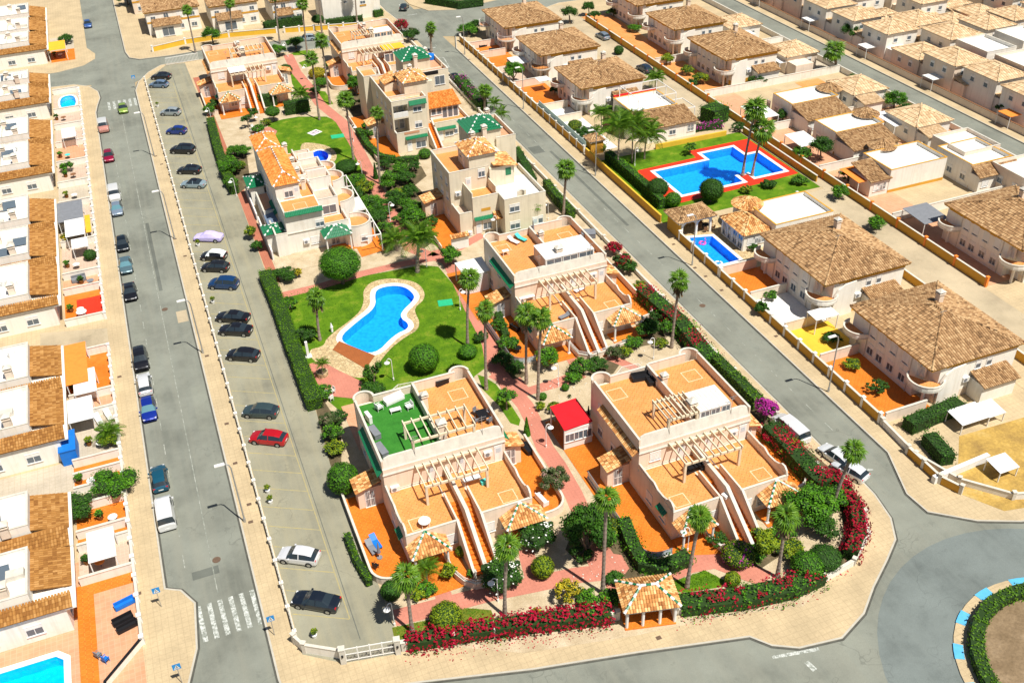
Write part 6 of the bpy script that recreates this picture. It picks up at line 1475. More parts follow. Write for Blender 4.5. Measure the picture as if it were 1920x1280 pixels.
# trees and bushes
B = 'ball'
for a in [
 (643,532,3.0,'large clipped round tree with bright green dome north of the keyhole pool',B,'leaf',4.4,2600,1.2,'topiary_tree','tree'),
 (797,694,1.95,'clipped round bush on the lawn behind the turf roofed villa',B,'leaf',3.5,2000,.2,'topiary_shrub'),
 (878,668,1.25,'round bush at the foot of the slim lawn palm',B,'leaf',1.6),
 (647,921,1.75,'tall clipped bush between the car park and the turf roofed villa',B,'leaf',3.8,2200),
 (838,1173,1.55,'golden green clipped ball on the front lawn',B,'leafY',2.7,2000),
 (735,1119,1.05,'small dark clipped ball left of the gate side palm',B,'leafD',1.9),
 (1060,731,.5,'small ball shrub in the gravel left of the red roofed room',B,'leaf',.9,500),
 (1018,748,.5,'small ball shrub at the foot of the paired palms',B,'leaf',.9,500),
 (702,722,1.5,'cloud pruned dark tree between the stone deck and the turf roofed villa','cloud','leafD',3.0,None,.9,'cloud_pruned_tree','tree'),
 (700,742,1.5,'dark low bush beneath the cloud pruned tree','bush','leafD',1.6),
 (1100,1042,3.0,'dark green layered conifer beside the glass railed patio','tree','leafD',6.8,2600,.8,'conifer','tree'),
 (1117,985,1.5,'bright green tip growth bush behind the conifer','bush','leaf',3.2),
 (1062,1128,1.75,'golden yellow loose bush behind the bougainvillea','airy','leafG',3.0,1500),
 (1010,1018,1.8,'white flowered dark bush by the right front porch','bush','leafD',2.4,1800,0,None,None,'flowW'),
 (945,1095,1.9,'white flowered dark bush at the foot of the stairs','bush','leafD',2.5,1800,0,None,None,'flowW'),
 (1018,1078,1.15,'upright rounded shrub right of the white flowered bush',B,'leafY',2.4,1300),
 (1006,1150,.7,'small yellow cycad before the golden bush','airy','leafG',.6,300),
 (1040,915,2.1,'airy pinkish oleander right of the turf roofed villa','airy','leafO',3.2,2000),
 (617,800,1.5,'pinkish oleander between car park and plaza','airy','leafO',2.2,1500),
 (626,825,1.2,'dense green bush just below the oleander by the car park','bush','leaf',2.2),
 (1382,1052,1.7,'round bush with pink blossom by the front stairs near the roundabout',B,'leafY',2.1,1500,0,None,None,'flowM'),
 (1432,1030,1.9,'light green sprawling bush right of the pink flowered one','bush','leafY',2.2,1500),
 (1512,985,3.0,'large bright green tree by the last patio near the roundabout','tree','leaf',4.4,2400,.8),
 (1510,1075,1.6,'left of two round bushes in the gravel near the roundabout',B,'leaf',2.4,1600),
 (1543,1062,1.7,'right of two round bushes in the gravel near the roundabout',B,'leafD',2.4,1600),
 (1372,1095,.8,'small ball shrub on the front right lawn',B,'leafY',1.5,800),
 (950,768,1.15,'small tree on the strip lawn right of the turf roofed villa','bush','leaf',1.6,900,1.3,'tree','tree'),
 (988,815,.75,'cypress cone beside the pink path','cone','leaf',2.6,900,.0,'cypress','tree'),
 (1013,768,.6,'low yellow green shrub beside the pink path','bush','leafY',1.0,500),
 (945,685,1.3,'dark shrub left of the pink path behind the orange patio','bush','leafD',1.8),
 (965,700,1.2,'dark shrub by the corner of the orange patio','bush','leafD',1.6),
 (1026,690,1.5,'round leafy tree under the paired palms','bush','leaf',2.2,1200,.5),
 (1092,700,1.4,'bushy shrub before the wavy stair wall','bush','leaf',2.0),
 (1152,672,1.5,'olive like bush before the wavy stair wall','airy','leafO',2.2,1400),
 (1170,668,1.2,'light green bush right of the olive like one','bush','leafY',1.6),
 (1068,745,.35,'tiny reddish agave in the gravel','airy','leafO',.5,150),
 (1212,628,1.9,'dark cubic bush beside the porch of the long canopied villa','bush','leafD',2.6,1600),
 (1202,545,1.2,'light green bush between roadside patio and road','bush','leafY',1.8),
 (651,322,2.0,'dark dome bush between the blue pool and the path','ball','leafD',2.0,1600),
 (671,352,1.7,'leafy green bush below the dome bush','bush','leaf',2.2,1200),
 (699,398,2.0,'large bush beside the white veranda frame','bush','leaf',2.6,1400),
 (723,436,1.3,'leafy bush left of the pink path north of the pool','bush','leaf',1.8),
 (705,335,.8,'thin cypress cone at the path fork','cone','leafD',3.0,900,0,'cypress','tree'),
 (735,355,1.9,'broad bush left of the white washed garden wall','bush','leaf',3.0,1400),
 (742,385,1.8,'dark leafy bush on the right of the path','bush','leafD',2.4,1300),
 (762,345,1.6,'dark bush under the tall villa patio','bush','leafD',2.2),
 (775,425,2.1,'banana like bright green bush near the tiled garden wall','bush','leaf',3.0,1600),
 (765,400,1.5,'mid green bush above the banana like one','bush','leaf',2.4),
 (845,495,1.6,'round bush left of the white roofed garden room','bush','leaf',2.6,1300),
 (690,245,1.2,'bush at the head of the long garden hedge','bush','leaf',1.6),
 (797,296,1.2,'round shrub before the stairs of the railed balcony villa',B,'leaf',1.7,900),
 (668,178,2.3,'dense tree beside the railed balcony villa','tree','leaf',4.0,1800,.6),
 (596,145,1.9,'yellow leaved clipped dome beside the top path',B,'leafG',2.0,1600),
 (604,162,1.7,'green bush below the yellow dome','bush','leaf',1.6,1200),
 (537,140,1.5,'dark ball bush beside the far villa',B,'leafD',2.2,1400),
 (514,228,1.5,'small round headed tree with shadow on the upper lawn',B,'leaf',1.9,1400,1.1,'tree','tree'),
 (466,240,1.4,'cloud pruned tree before the far patio, left one','cloud','leafD',1.9,900,1.2,'cloud_pruned_tree','tree'),
 (478,228,1.4,'cloud pruned tree before the far patio, right one','cloud','leafD',1.9,900,1.2,'cloud_pruned_tree','tree'),
 (486,250,1.2,'round bush beside the pink plaza of the upper lawn','bush','leaf',1.6),
 (436,330,2.0,'big leafy bush by the car park left of the loft villa','bush','leaf',3.0,1600),
 (457,295,1.6,'bush behind the green porch roof','bush','leaf',2.0),
 (440,290,1.5,'bright green bush above the car park hedge','bush','leaf',1.6),
 (533,525,1.8,'dark bush before the big clipped tree','bush','leafD',1.8,1200),
 (474,448,1.0,'yellow green shrub on the red brick strip','bush','leafY',2.2),
 (484,470,.8,'dark shrub on the red brick strip','bush','leafD',1.6),
 (559,520,.7,'yellow shrub beside the orange steps','bush','leafG',1.4,500),
 (545,580,1.6,'airy bush at the left edge of the pool lawn','airy','leaf',2.4,1000),
 (573,640,1.4,'dark bush behind the white fountain','bush','leafD',2.0),
 (555,92,2.3,'dark green bush beneath the silver parked car','bush','leafD',2.6,1400),
 (523,105,1.8,'leafy shrub by the far villa roof','bush','leaf',2.4),
 (598,52,1.6,'ball shaped tree before the blank white villa',B,'leafD',2.0,1200,1.0,'tree','tree'),
 (404,170,1.6,'dark bush at the far corner of the car park','bush','leafD',2.4),
 (405,205,1.4,'dark shrub along the far villa side','bush','leafD',2.0),
 (393,215,1.2,'green bush above the car park hedge end','bush','leaf',2.0),
 (400,85,2.2,'blurred green trees behind the yellow street wall','bush','leaf',3.6,1200,.4),
 (753,62,1.9,'crimson bougainvillea on the roadside of the far villa','bush','flowR',3.0,1200),
 (770,78,1.9,'green roadside shrub below the crimson bougainvillea','bush','leafD',2.8,1200),
 (775,70,1.4,'pale green creeper at the far roadside corner','bush','leafO',2.2),
 (879,66,2.4,'hedge like bushes at the junction villa corner','bush','leaf',2.4,1500),
 (895,60,1.8,'tall dark bush in the junction villa garden','bush','leafD',2.8),
 (1068,45,2.2,'dark round tree by the junction villa','bush','leafD',3.6,1500,.4),
 (963,156,2.6,'leafy tree overhanging the ochre roadside wall','tree','leaf',4.2,2200,.8),
 (1078,242,1.4,'yellow green round shrub on the white courtyard',B,'leafY',1.7,1000),
 (1097,262,1.6,'darker round shrub on the white courtyard','bush','leafD',2.4,1100),
 (1125,282,1.2,'light shrub behind the turquoise screen',B,'leafY',1.3,800),
 (1146,216,1.5,'round bush beside the tan roofed villa wall','bush','leaf',2.0),
 (1104,30,2.0,'round topped dark tree by the ochre garden wall','bush','leafD',3.0,1300,.6),
 (1114,40,1.8,'second dark tree by the ochre garden wall','bush','leafD',2.4,1200,.4),
 (1160,102,1.1,'dark ball shrub beside the back lane',B,'leafD',1.9,900),
 (1232,372,1.8,'clipped round tree at the bottom left of the red poolside',B,'leafD',3.2,1800,.3,'topiary_tree','tree'),
 (1261,388,1.35,'smaller clipped ball by the roadside hedge',B,'leaf',2.4,1400,.1,'topiary_shrub'),
 (1332,378,2.0,'clipped round tree at the pool edge above the bungalow',B,'leafD',3.5,1900,.4,'topiary_tree','tree'),
 (1293,290,1.5,'pot grown tree in a square bed by the red poolside','airy','leaf',1.8,900,.6,'tree','tree'),
 (1313,158,2.4,'yellow green and dark shrubs before the second row villa','bush','leafY',2.6,1500),
 (1287,140,1.7,'yellow shrub beside the second row party wall','bush','leafY',2.2),
 (1300,165,1.6,'dark shrub between the lane and second row villa','bush','leafD',2.2),
 (1537,300,2.2,'blurred dark tree beside the second row bungalows','bush','leafD',4.2,1400,.5),
 (1573,372,2.0,'blurred bush at the corner of the back lane','bush','leaf',2.6),
 (1467,228,2.0,'blurred bush behind the tall pool palms','bush','leafD',2.8),
 (1593,82,3.0,'blurred dark tree across the far road','bush','leafD',4.4,1400,.6),
 (1675,205,2.6,'blurred conical bush along the near side of the far road','bush','leaf',4.0,1400),
 (1697,222,2.6,'blurred big dark bush along the near side of the far road','bush','leafD',3.0,1400),
 (1742,250,2.2,'blurred light green bush by the far road, the nearest','bush','leaf',2.4,1200),
 (1600,160,2.4,'blurred dark bush at the foot of the far road palm','bush','leafD',2.4,1200),
 (1427,590,1.0,'dark shrub in the corner of the white courtyard','bush','leafD',2.4),
 (155,965,2.0,'blurred olive green shrub on the lower left patio','bush','leafD',2.2,1200),
 (216,925,2.3,'blurred broad green shrub at the lower left street wall','bush','leaf',2.4,1400),
 (208,835,1.0,'yellow green shrub at the foot of the left strip palm','bush','leafY',1.6),
 (127,322,1.2,'blurred green shrub in the upper left patios','bush','leaf',1.8),
 (171,486,1.0,'round shrub beside the pebble patio',B,'leafD',1.6,700),
 (125,82,1.8,'blurred dark hedge block at the upper left','bush','leafD',2.0),
 (128,455,.9,'yellow shrub on the pebble patio','bush','leafG',1.6,500),
 (240,10,2.4,'blurred green tree at the top of the left street','bush','leaf',3.4,1200),
 (1434,790,1.6,'magenta bougainvillea tree beside the road hedge','bush','flowM',3.2,1800,.4,'bougainvillea','shrub'),
 (1150,478,1.5,'magenta bougainvillea above the road beside the long canopied villa','bush','flowR',2.6,1200,0,'bougainvillea','shrub'),
 (1168,505,1.7,'dark crimson bougainvillea below the magenta one','bush','flowR',2.8,1200,0,'bougainvillea','shrub','leafD'),
 (1180,512,1.5,'dark green shrub right of the crimson bougainvillea','bush','leafD',2.6,1100),
 (1458,828,1.9,'red bougainvillea spilling behind the loaded white pickup','bush','flowR',2.0,1400,0,'bougainvillea','shrub'),
 (1480,850,1.8,'yellow green bush below the loaded white pickup','bush','leafY',2.2,1200),
 (843,1085,.9,'yellow green hedge shrub left of the curved porch garden','bush','leafY',1.8,700),
 (865,1040,.6,'potted round shrub in the curved porch garden',B,'leafY',1.1,500),
 (883,1080,.4,'small potted shrub by the stair foot','bush','leaf',.8,300)]:
    a = list(a); k_ = a[4] if len(a) > 4 else 'bush'
    if k_ == 'bush' and a[0] < 1100: a[2] *= 1.25; a[6:7] = [a[6]*1.2] if len(a) > 6 and a[6] else []
    pp(a[0], a[1], *a[2:])

EXT = [(1078,170,1.2,'shrub in the third villa garden','leaf'),(1040,175,1.0,'dark shrub by the orange patio of the third villa','leafD'),(1105,285,1.0,'low shrub beside the white courtyard screen','leaf'),(1412,470,.7,'shrub by the sun room of the turreted bungalow','leafD'),(1445,560,1.0,'leafy shrub before the blue white courtyard','leaf'),(1560,640,1.0,'shrub on the orange ramp yard','leafD'),(1600,690,1.1,'light shrub in the corner villa yard','leafY'),(1645,735,1.2,'dark shrub at the end of the orange yard','leafD'),(1470,470,1.1,'shrub between bungalow and brown roofed villa','leaf'),(1655,560,1.2,'shrub between the two brown roofed villas','leafD'),(1620,580,1.0,'second shrub between the two brown roofed villas','leaf'),(1240,240,1.0,'flowering shrub by the turreted bungalow wall','leafY'),(1385,245,1.3,'shrub at the top of the pool lawn','leafD'),(1500,345,1.2,'shrub at the right end of the pool lawn','leaf'),(1440,352,1.1,'shrub along the lower pool lawn','leafD'),(1400,362,1.0,'lighter shrub along the lower pool lawn','leafY'),(655,345,1.5,'shaggy shrub beside the lower lawn tip','leaf'),(668,372,1.6,'dark shrub left of the path lamp','leafD'),(684,362,1.4,'bright shrub beside the path bend','leafY'),(690,385,1.3,'shrub crowding the veranda frame','leaf'),(708,420,1.5,'spreading shrub right of the veranda end','leafD'),(716,402,1.3,'light shrub at the path edge above the banana','leaf'),(730,455,1.2,'shrub behind the cycad palm','leaf'),(722,318,1.4,'shrub below the hedge corner','leafD'),(750,325,1.5,'tall shrub below the low hedge','leaf'),(775,322,1.4,'shrub at the end of the low hedge','leafD'),(728,345,1.3,'shrub close to the cypress','leaf'),(750,372,1.5,'shrub in the middle of the dark bed','leafY'),(770,370,1.4,'shrub beside the tall villa wall','leafD'),(785,395,1.4,'shrub against the orange patio below the tall villa','leaf'),(755,418,1.5,'shrub left of the banana like bush','leaf'),(795,445,1.2,'shrub by the white capped wall','leafY'),(808,425,1.2,'dark shrub by the white capped wall','leafD'),(690,262,1.3,'leafy shrub along the upper orange patio','leaf'),(428,308,1.4,'shrub at the car park hedge by the porch roof','leaf'),(447,318,1.3,'second shrub at the car park hedge','leafY'),(433,350,1.2,'shrub at the lower end of the car park hedge','leaf'),
(606,745,1.2,'leafy shrub on the edge of the pink plaza','leaf'),(635,790,1.2,'shrub against the turf villa wall','leafD'),(630,850,1.1,'low shrub above the tall clipped bush','leafY'),(905,640,1.0,'shrub at the lower lawn edge by the path','leafD'),(935,620,1.1,'shrub along the long canopied villa patio','leaf'),(952,655,1.2,'leafy shrub at the patio corner by the palms','leaf'),(1075,715,1.0,'shrub in the gravel right of the paired palms','leaf'),(1040,772,.8,'low shrub beside the red roofed room','leafY'),(1120,690,1.2,'shrub in the bed before the wavy wall','leafD'),(1185,650,1.1,'shrub below the cubic bush','leaf'),(1240,650,.9,'shrub in the pale gravel by the road palm','leafY'),(1230,600,1.2,'shrub between cubic bush and road hedge','leafD'),(1255,625,1.2,'shrub inside the red flowered road hedge','leaf'),
(1130,1020,1.3,'fern like bush between conifer and glass railing','leaf'),(1145,1000,1.2,'light bush at the glass railing','leafY'),(1085,1050,1.3,'dark low bush under the conifer','leafD'),(1155,1090,.8,'shrub beside the gatehouse roof','leafD'),(1150,1125,1.0,'shrub left of the gatehouse','leaf'),(1345,1020,1.0,'shrub beside the low curved stair wall','leafD'),(1410,1045,1.2,'shrub between pink flowered bush and light bush','leaf'),(1460,1010,1.4,'shrub before the bright green tree','leaf'),(1480,1040,1.2,'yellowish shrub at the blurred front palm','leafY'),(1540,1000,1.5,'shrub inside the crimson corner hedge','leafD'),(1565,950,1.4,'shrub behind the crimson corner hedge','leaf'),(800,1110,.9,'leafy shrub by the porch path','leaf'),(780,1120,.8,'shrub at the foot of the leftmost front palm','leafY'),(1100,1130,1.0,'shrub right of the golden bush','leaf'),(660,205,1.4,'shrub below the dense tree','leafD'),(685,200,1.3,'shrub by the upper patio porch','leaf'),(620,130,1.3,'shrub right of the yellow dome','leaf'),(590,175,1.2,'shrub below the yellow dome path','leafD'),(500,235,1.1,'shrub at the corner of the upper lawn','leafY'),
(1420,160,1.8,'blurred bush behind the broad tan roofed villa','leafD'),(1545,205,1.8,'blurred bush between second row bungalows','leaf'),(1640,300,1.8,'blurred bush beside the nearest second row bungalow','leafD'),(1500,300,1.5,'blurred bush at the lane wall by the pool','leaf'),(1590,340,1.6,'blurred yellow bush at the lane wall','leafY'),(1700,330,1.8,'blurred bush behind the yellow and white bungalow','leafD'),(1640,430,1.4,'blurred lane side bush by the brown roof','leaf'),(1620,20,2.0,'blurred garden tree across the far road, upper one','leafD'),(1700,70,2.0,'blurred garden tree among the pale houses','leaf'),(1760,130,2.0,'blurred garden tree near the far kerb','leafD'),(1830,170,2.0,'blurred garden tree nearer along the far kerb','leaf'),(1880,215,1.8,'blurred garden tree at the right edge across the far road','leafD'),(1800,40,2.0,'blurred tree deep among the pale houses','leafY'),(1860,70,1.8,'blurred tree deep at the right edge','leafD'),(1500,15,2.0,'blurred tree at the top edge beside the far road','leaf'),(1150,30,1.6,'dark shrub by the top right villa gate','leafD'),(1190,60,1.5,'shrub along the back lane wall','leaf'),(1250,120,1.4,'shrub at the back lane bend','leafY')]
for a in EXT: pp(a[0], a[1], a[2]*1.35, a[3], random.choice(['bush','bush','airy']), a[4], a[2]*random.uniform(1.2,1.9))
for a in [
 ('500,524 522,575 552,660 575,722 592,768',2.0,1.7,'long clipped hedge between the car park and the pool lawn','hedge',None,.5,'hedge',30,.02,False,.16),
 ('397,234 410,285 428,340 441,364',1.6,1.6,'long clipped hedge between the car park and the loft villa','hedge',None,.5,'hedge',26,.02,False,.16),
 ('652,1010 672,1060 694,1098',.7,1.0,'low hedge at the foot of the patio wall beside the car park','leafY' and 'hedge'),
 ('1168,985 1185,1030 1205,1066 1240,1074 1290,1052',1.5,1.3,'leafy border round the glass railed patio','leaf',None,.5,'hedge',14,.3),
 ('673,250 690,278 712,300 740,305',1.2,1.2,'clipped hedge between the path and the orange patio','leaf'),
 ('742,306 785,302',1.2,1.0,'low hedge before the railed balcony villa','leaf'),
 ('925,560 935,600 950,640',1.0,1.2,'hedge along the orange patio of the long canopied villa','leafD'),
 ('536,214 580,206',2.2,2.4,'square clipped dark hedge above the upper lawn','leafD'),
 ('488,200 520,196',1.6,2.4,'short clipped dark hedge beside the far white pergola','leafD'),
 ('497,58 545,48 568,46',2.0,2.0,'dark hedge behind the yellow street wall','leafD'),
 ('612,48 680,40',1.4,1.4,'dark hedge before the blank white villa','leafD'),
 ('862,158 880,180 905,208',2.2,2.0,'roadside hedge beside the orange veranda roof','leaf','flowM',.25,'hedge',14,.2),
 ('968,290 985,320 1000,350',1.4,1.6,'dark roadside hedge behind the tiled tower villa','leafD'),
 ('1024,352 1045,380 1072,410',1.3,1.6,'clipped roadside hedge beside the white roof terrace'),
 ('1205,560 1240,590 1275,620 1310,665 1330,690',2.3,1.9,'leafy roadside hedge with red flowers behind the long canopied villa','leaf','flowR',.35,'hedge',15,.35),
 ('1336,682 1375,720 1420,766',1.5,1.7,'clipped green roadside hedge beside the white roof canopy'),
 ('1440,815 1475,850 1510,890 1545,925',2.2,1.8,'mixed roadside hedge of green and red before the last patio','leafD','flowR',.35,'hedge',15,.35),
 ('1548,900 1580,930 1602,965 1608,1010 1592,1050',1.5,1.6,'dense crimson bougainvillea hedge curving round the roundabout corner','leafD','flowR',.85,'bougainvillea_hedge',17,.25),
 ('765,1212 850,1198 925,1186',1.5,1.2,'red bougainvillea hedge beside the white gate','leaf','flowR',.74,'bougainvillea_hedge',17,.3),
 ('930,1186 1000,1176 1060,1170 1143,1160',1.6,1.35,'red bougainvillea hedge left of the gatehouse','leaf','flowR',.66,'bougainvillea_hedge',17,.3),
 ('1275,1142 1390,1130 1480,1110 1535,1085',2.1,1.3,'green hedge with scattered red blossom right of the gatehouse','leaf','flowR',.34,'bougainvillea_hedge',16,.3),
 ('1140,300 1170,325 1205,355 1242,392',1.4,1.8,'roadside hedge with yellow tips along the pool garden','leaf','flowG' and None),
 ('1275,252 1310,245 1352,240',1.2,1.2,'purple flowered hedge above the bright yellow wall','leafD','flowM',.45,'hedge',14,.2),
 ('1325,232 1352,222',4.0,3.0,'massive rounded clipped hedge behind the bungalow','leaf'),
 ('1700,808 1795,768',1.8,1.6,'blurred dark hedge below the brown roofed corner villa','leafD'),
 ('1738,830 1774,872',1.8,1.6,'blurred hedge beside the sandy lot wall','leafD'),
 ('800,6 860,16 905,10',1.6,1.8,'dark hedge along the street at the top beyond the junction','leafD'),
 ('690,22 712,32',2.4,1.6,'shrubs on the traffic corner beside the blank white villa','leaf')]: hedge(*a)
hh = hedge([(64+8.9*math.cos(math.radians(t)), 32.2+8.9*math.sin(math.radians(t))) for t in range(75, 235, 8)], 1.3, 1.0, 'curved hedge on the roundabout island', world=True)
# loose grass tufts and fallen petals
mb = MB(); pts = []
for poly, n in ((PL('524,552 600,535 700,514 790,497 822,500 860,545 906,655 890,700 740,720 640,700 560,650'), 9000), (PL('500,232 560,219 612,219 652,255 690,316 640,330 570,320'), 3000), (PL('735,1176 811,1160 858,1138 921,1143 866,1182 757,1208'), 1500), (PL('1252,1092 1321,1068 1359,1088 1262,1110'), 900)):
    xs = [p[0] for p in poly]; ys = [p[1] for p in poly]
    for _ in range(n):
        q = (random.uniform(min(xs), max(xs)), random.uniform(min(ys), max(ys)))
        if inside(q, poly) and not inside(q, deck1) and not any(inside(q, h) for h in HOLES): pts.append((Vector((*q, .05)), Vector((random.random()-.5, random.random()-.5, .8)), random.random()))
leafquads(mb, pts, .13, 0, .5); g_ = mb.build('grass_blades', K['hedge'], None, 'stuff'); T(g_, 'short grass blades on the pool lawn and the front lawns', 'grass')
mb = MB(); pts = []
for s, n in (('765,1225 1143,1175', 260), ('1275,1160 1535,1105', 200), ('1560,1075 1625,990', 120), ('1460,780 1600,920', 100)):
    a, b = PL(s)
    for _ in range(n): t = random.random(); pts.append((Vector((a[0]+(b[0]-a[0])*t+random.gauss(0,.5), a[1]+(b[1]-a[1])*t+random.gauss(-.3,.5), .03)), Vector((0,0,1)), random.random()))
leafquads(mb, pts, .14, 0, .2); T(mb.build('fallen_petals', K['flowR'], None, 'stuff'), 'fallen red petals on the pavement below the bougainvillea', 'petals')

for t, z in PLQ: crown(t, 'bush', 200, .3, random.choice(['leaf','leafY','leafD']), (0, 0, z+.35), (.6, .6, .5), 1)
# ================================================================ cars, lamps, furniture
random.seed(3)
PROF = {  # x along length 0 front .. 1 rear: (x, z_bottom, half_width, z_shoulder, z_top, half_top)
 'hatch': [(0,.35,.66,.52,.56,.5),(.03,.22,.80,.62,.68,.66),(.14,.18,.87,.74,.84,.74),(.26,.18,.89,.84,.95,.78),(.42,.18,.89,.90,1.42,.60),(.56,.18,.89,.92,1.47,.62),(.74,.18,.89,.94,1.44,.61),(.88,.18,.88,.95,1.30,.58),(.965,.22,.84,.90,.98,.70),(1,.35,.74,.75,.80,.62)],
 'sedan': [(0,.35,.66,.50,.54,.5),(.03,.22,.80,.60,.66,.66),(.14,.18,.88,.72,.80,.74),(.27,.18,.90,.82,.92,.80),(.42,.18,.90,.88,1.38,.58),(.55,.18,.90,.90,1.43,.60),(.70,.18,.90,.91,1.36,.58),(.84,.18,.89,.92,1.02,.74),(.96,.22,.84,.88,.96,.70),(1,.35,.74,.75,.80,.62)],
 'suv': [(0,.4,.72,.62,.68,.56),(.03,.26,.86,.76,.84,.7),(.13,.24,.92,.92,1.02,.80),(.25,.24,.93,.98,1.10,.82),(.38,.24,.93,1.02,1.60,.66),(.55,.24,.93,1.04,1.67,.68),(.76,.24,.93,1.04,1.64,.67),(.92,.24,.92,1.04,1.50,.64),(.98,.28,.88,.95,1.05,.74),(1,.4,.8,.82,.86,.66)],
 'van': [(0,.35,.72,.65,.72,.6),(.03,.24,.86,.85,.95,.75),(.10,.2,.92,1.0,1.15,.82),(.18,.2,.93,1.08,1.3,.84),(.28,.2,.93,1.12,1.80,.76),(.5,.2,.93,1.12,1.86,.78),(.75,.2,.93,1.12,1.86,.78),(.94,.2,.93,1.12,1.82,.76),(.985,.24,.9,1.0,1.2,.78),(1,.35,.84,.9,1.0,.72)]}
WB = {}
def wheelmesh():
    if 'w' not in WB:
        t = MB(); t.tube([(0,-.1,0),(0,.1,0)], .31, 16); t.face([(.31*math.cos(a*math.pi/8),-.1,.31*math.sin(a*math.pi/8)) for a in range(16)]); r = MB()
        for s in (-1, 1):
            r.face([(.20*math.cos(a*math.pi/8), s*.108, -s*.20*math.sin(a*math.pi/8)) for a in range(16)])
            for k in range(5): a = k*1.2566; r.face([(.04*math.cos(a-1.5), s*.112, -s*.04*math.sin(a-1.5)), (.19*math.cos(a-.12), s*.112, -s*.19*math.sin(a-.12)), (.19*math.cos(a+.12), s*.112, -s*.19*math.sin(a+.12)), (.04*math.cos(a+1.5), s*.112, -s*.04*math.sin(a+1.5))])
        WB['w'] = (t.mesh('tyre', K['tyre']), r.mesh('rim', K['rim']))
    return WB['w']
def car(px, py, head, label, typ='hatch', col=(.02,.02,.022), L=4.2, roof=None, glass='cglass', z=0, name='parked_car', cat='car', group=None, cover=None, metal=.3, world=None):
    x, y = world or P(px, py, z); pr = PROF[typ]; t = thing(name, x, y, z, label, cat, group, math.radians(head)); W_ = 1.0
    paint = carpaint(col, metal); body = MB(); win = MB(); side = [MB(), MB()]; rear = MB(); rf = MB()
    rings = []
    for (f, zb, hw, zs, zt, ht) in pr:
        X = L/2-f*L; rings.append([(X, -hw*.93, zb), (X, -hw, zb+.2), (X, -hw, zs-.12), (X, -hw*.965, zs), (X, -ht, zt-.045), (X, -ht*.72, zt), (X, 0, zt+.02)] + [(X, ht*.72, zt), (X, ht, zt-.045), (X, hw*.965, zs), (X, hw, zs-.12), (X, hw, zb+.2), (X, hw*.93, zb)])
    cab = [i for i, q in enumerate(pr) if q[4]-q[3] > .3]; c0, c1 = cab[0], cab[-1]
    for i in range(len(rings)-1):
        a, b = rings[i], rings[i+1]
        for k in range(12):
            q = [a[k], a[k+1], b[k+1], b[k]]; q = q[::-1] if False else q
            up4 = k in (4, 5, 6, 7); sd = k in (3, 8)
            if i == c0-1 and (up4 or sd): tgt = win
            elif i == c1 and (up4 or sd): tgt = rear
            elif c0 <= i < c1 and sd and not (cover): tgt = side[0 if k == 3 else 1]
            elif c0 <= i < c1 and up4: tgt = rf
            else: tgt = body
            if typ == 'van' and tgt in side and i > c0: tgt = body
            tgt.face(q)
        body.face([a[0], b[0], b[12], a[12]])
    body.face(rings[0][::-1]); body.face(rings[-1])
    K_ = K[cover] if cover == 'lilac' else paint
    body.build('body', K_, t, None, 40); (rf.build('roof', K[cover] if cover else (carpaint(roof, metal) if roof else paint), t, None, 40))
    gl = K[glass]
    for nm, m in (('windscreen', win), ('rear_window', rear)): m.build(nm, gl if cover is None else K[cover], t, None, 60)
    for m in side:
        if m.f: m.build('side_window', K['cglass'] if cover is None else K_, t, None, 60)
    if cover is None or cover == 'white_cover':
        for s in (-1, 1):        # pillars, mirrors, lights
            hw = pr[c0+1][2]; ht = pr[c0+1][5]; zs = pr[c0+1][3]; zt = pr[c0+1][4]; X = L/2-(pr[c0+1][0]+.01)*L
            MB().face([(X+.05, s*(hw*.965+.012), zs), (X-.05, s*(hw*.965+.012), zs), (X-.05, s*(ht+.014), zt-.05), (X+.05, s*(ht+.014), zt-.05)][::s]).build('pillar', paint, t)
            MB().box(L/2-pr[c0][0]*L+.25, L/2-pr[c0][0]*L+.42, s*(pr[3][2]+.02)-(.02 if s > 0 else .17), s*(pr[3][2]+.02)+(.17 if s > 0 else .02), pr[3][3], pr[3][3]+.14).build('wing_mirror', paint, t)
            MB().box(L/2-.28, L/2-.09, s*.62-.13, s*.62+.13, pr[1][3]-.10, pr[1][3]+.045).build('headlight', K['lampw'], t)
            MB().box(-L/2+.03, -L/2+.16, s*.66-.12, s*.66+.12, pr[-2][3]-.22, pr[-2][3]-.02).build('tail_light', K['lampred'], t)
    MB().box(-L/2-.012, -L/2+.2, -.26, .26, .52, .64).build('number_plate', K['white'], t)
    ty, ri = wheelmesh()
    for fx in (.18, .815):
        for s in (-1, 1):
            wx = L/2-fx*L; o = obj('wheel', ty, t, None, (wx, s*(pr[3][2]-.075), .31)); obj('rim', ri, o)
            MB().prism([(wx+.37*math.cos(a), s*(pr[3][2]-.0)) for a in (0,)] or [], 0, 0) if False else None
    ar = MB()
    for fx in (.18, .815):
        for s in (-1, 1):
            wx = L/2-fx*L; yy = s*(pr[3][2]+.006); q = [(wx+.37*math.cos(a*math.pi/10), yy, .31+.37*math.sin(a*math.pi/10)) for a in range(-1, 12)]
            ar.face(q if s < 0 else q[::-1])
    ar.build('wheel_arch', K['black'], t)
    return t
K['lilac'] = plain('lilac_car_cover', (.52,.46,.78), .8, .1, 2); K['white_cover'] = plain('white_car_cover', (.75,.80,.78), .8, .1, 3)
H1 = 151; BK = (.012,.012,.016)
CP = 'cars parked nose in along the car park wall'
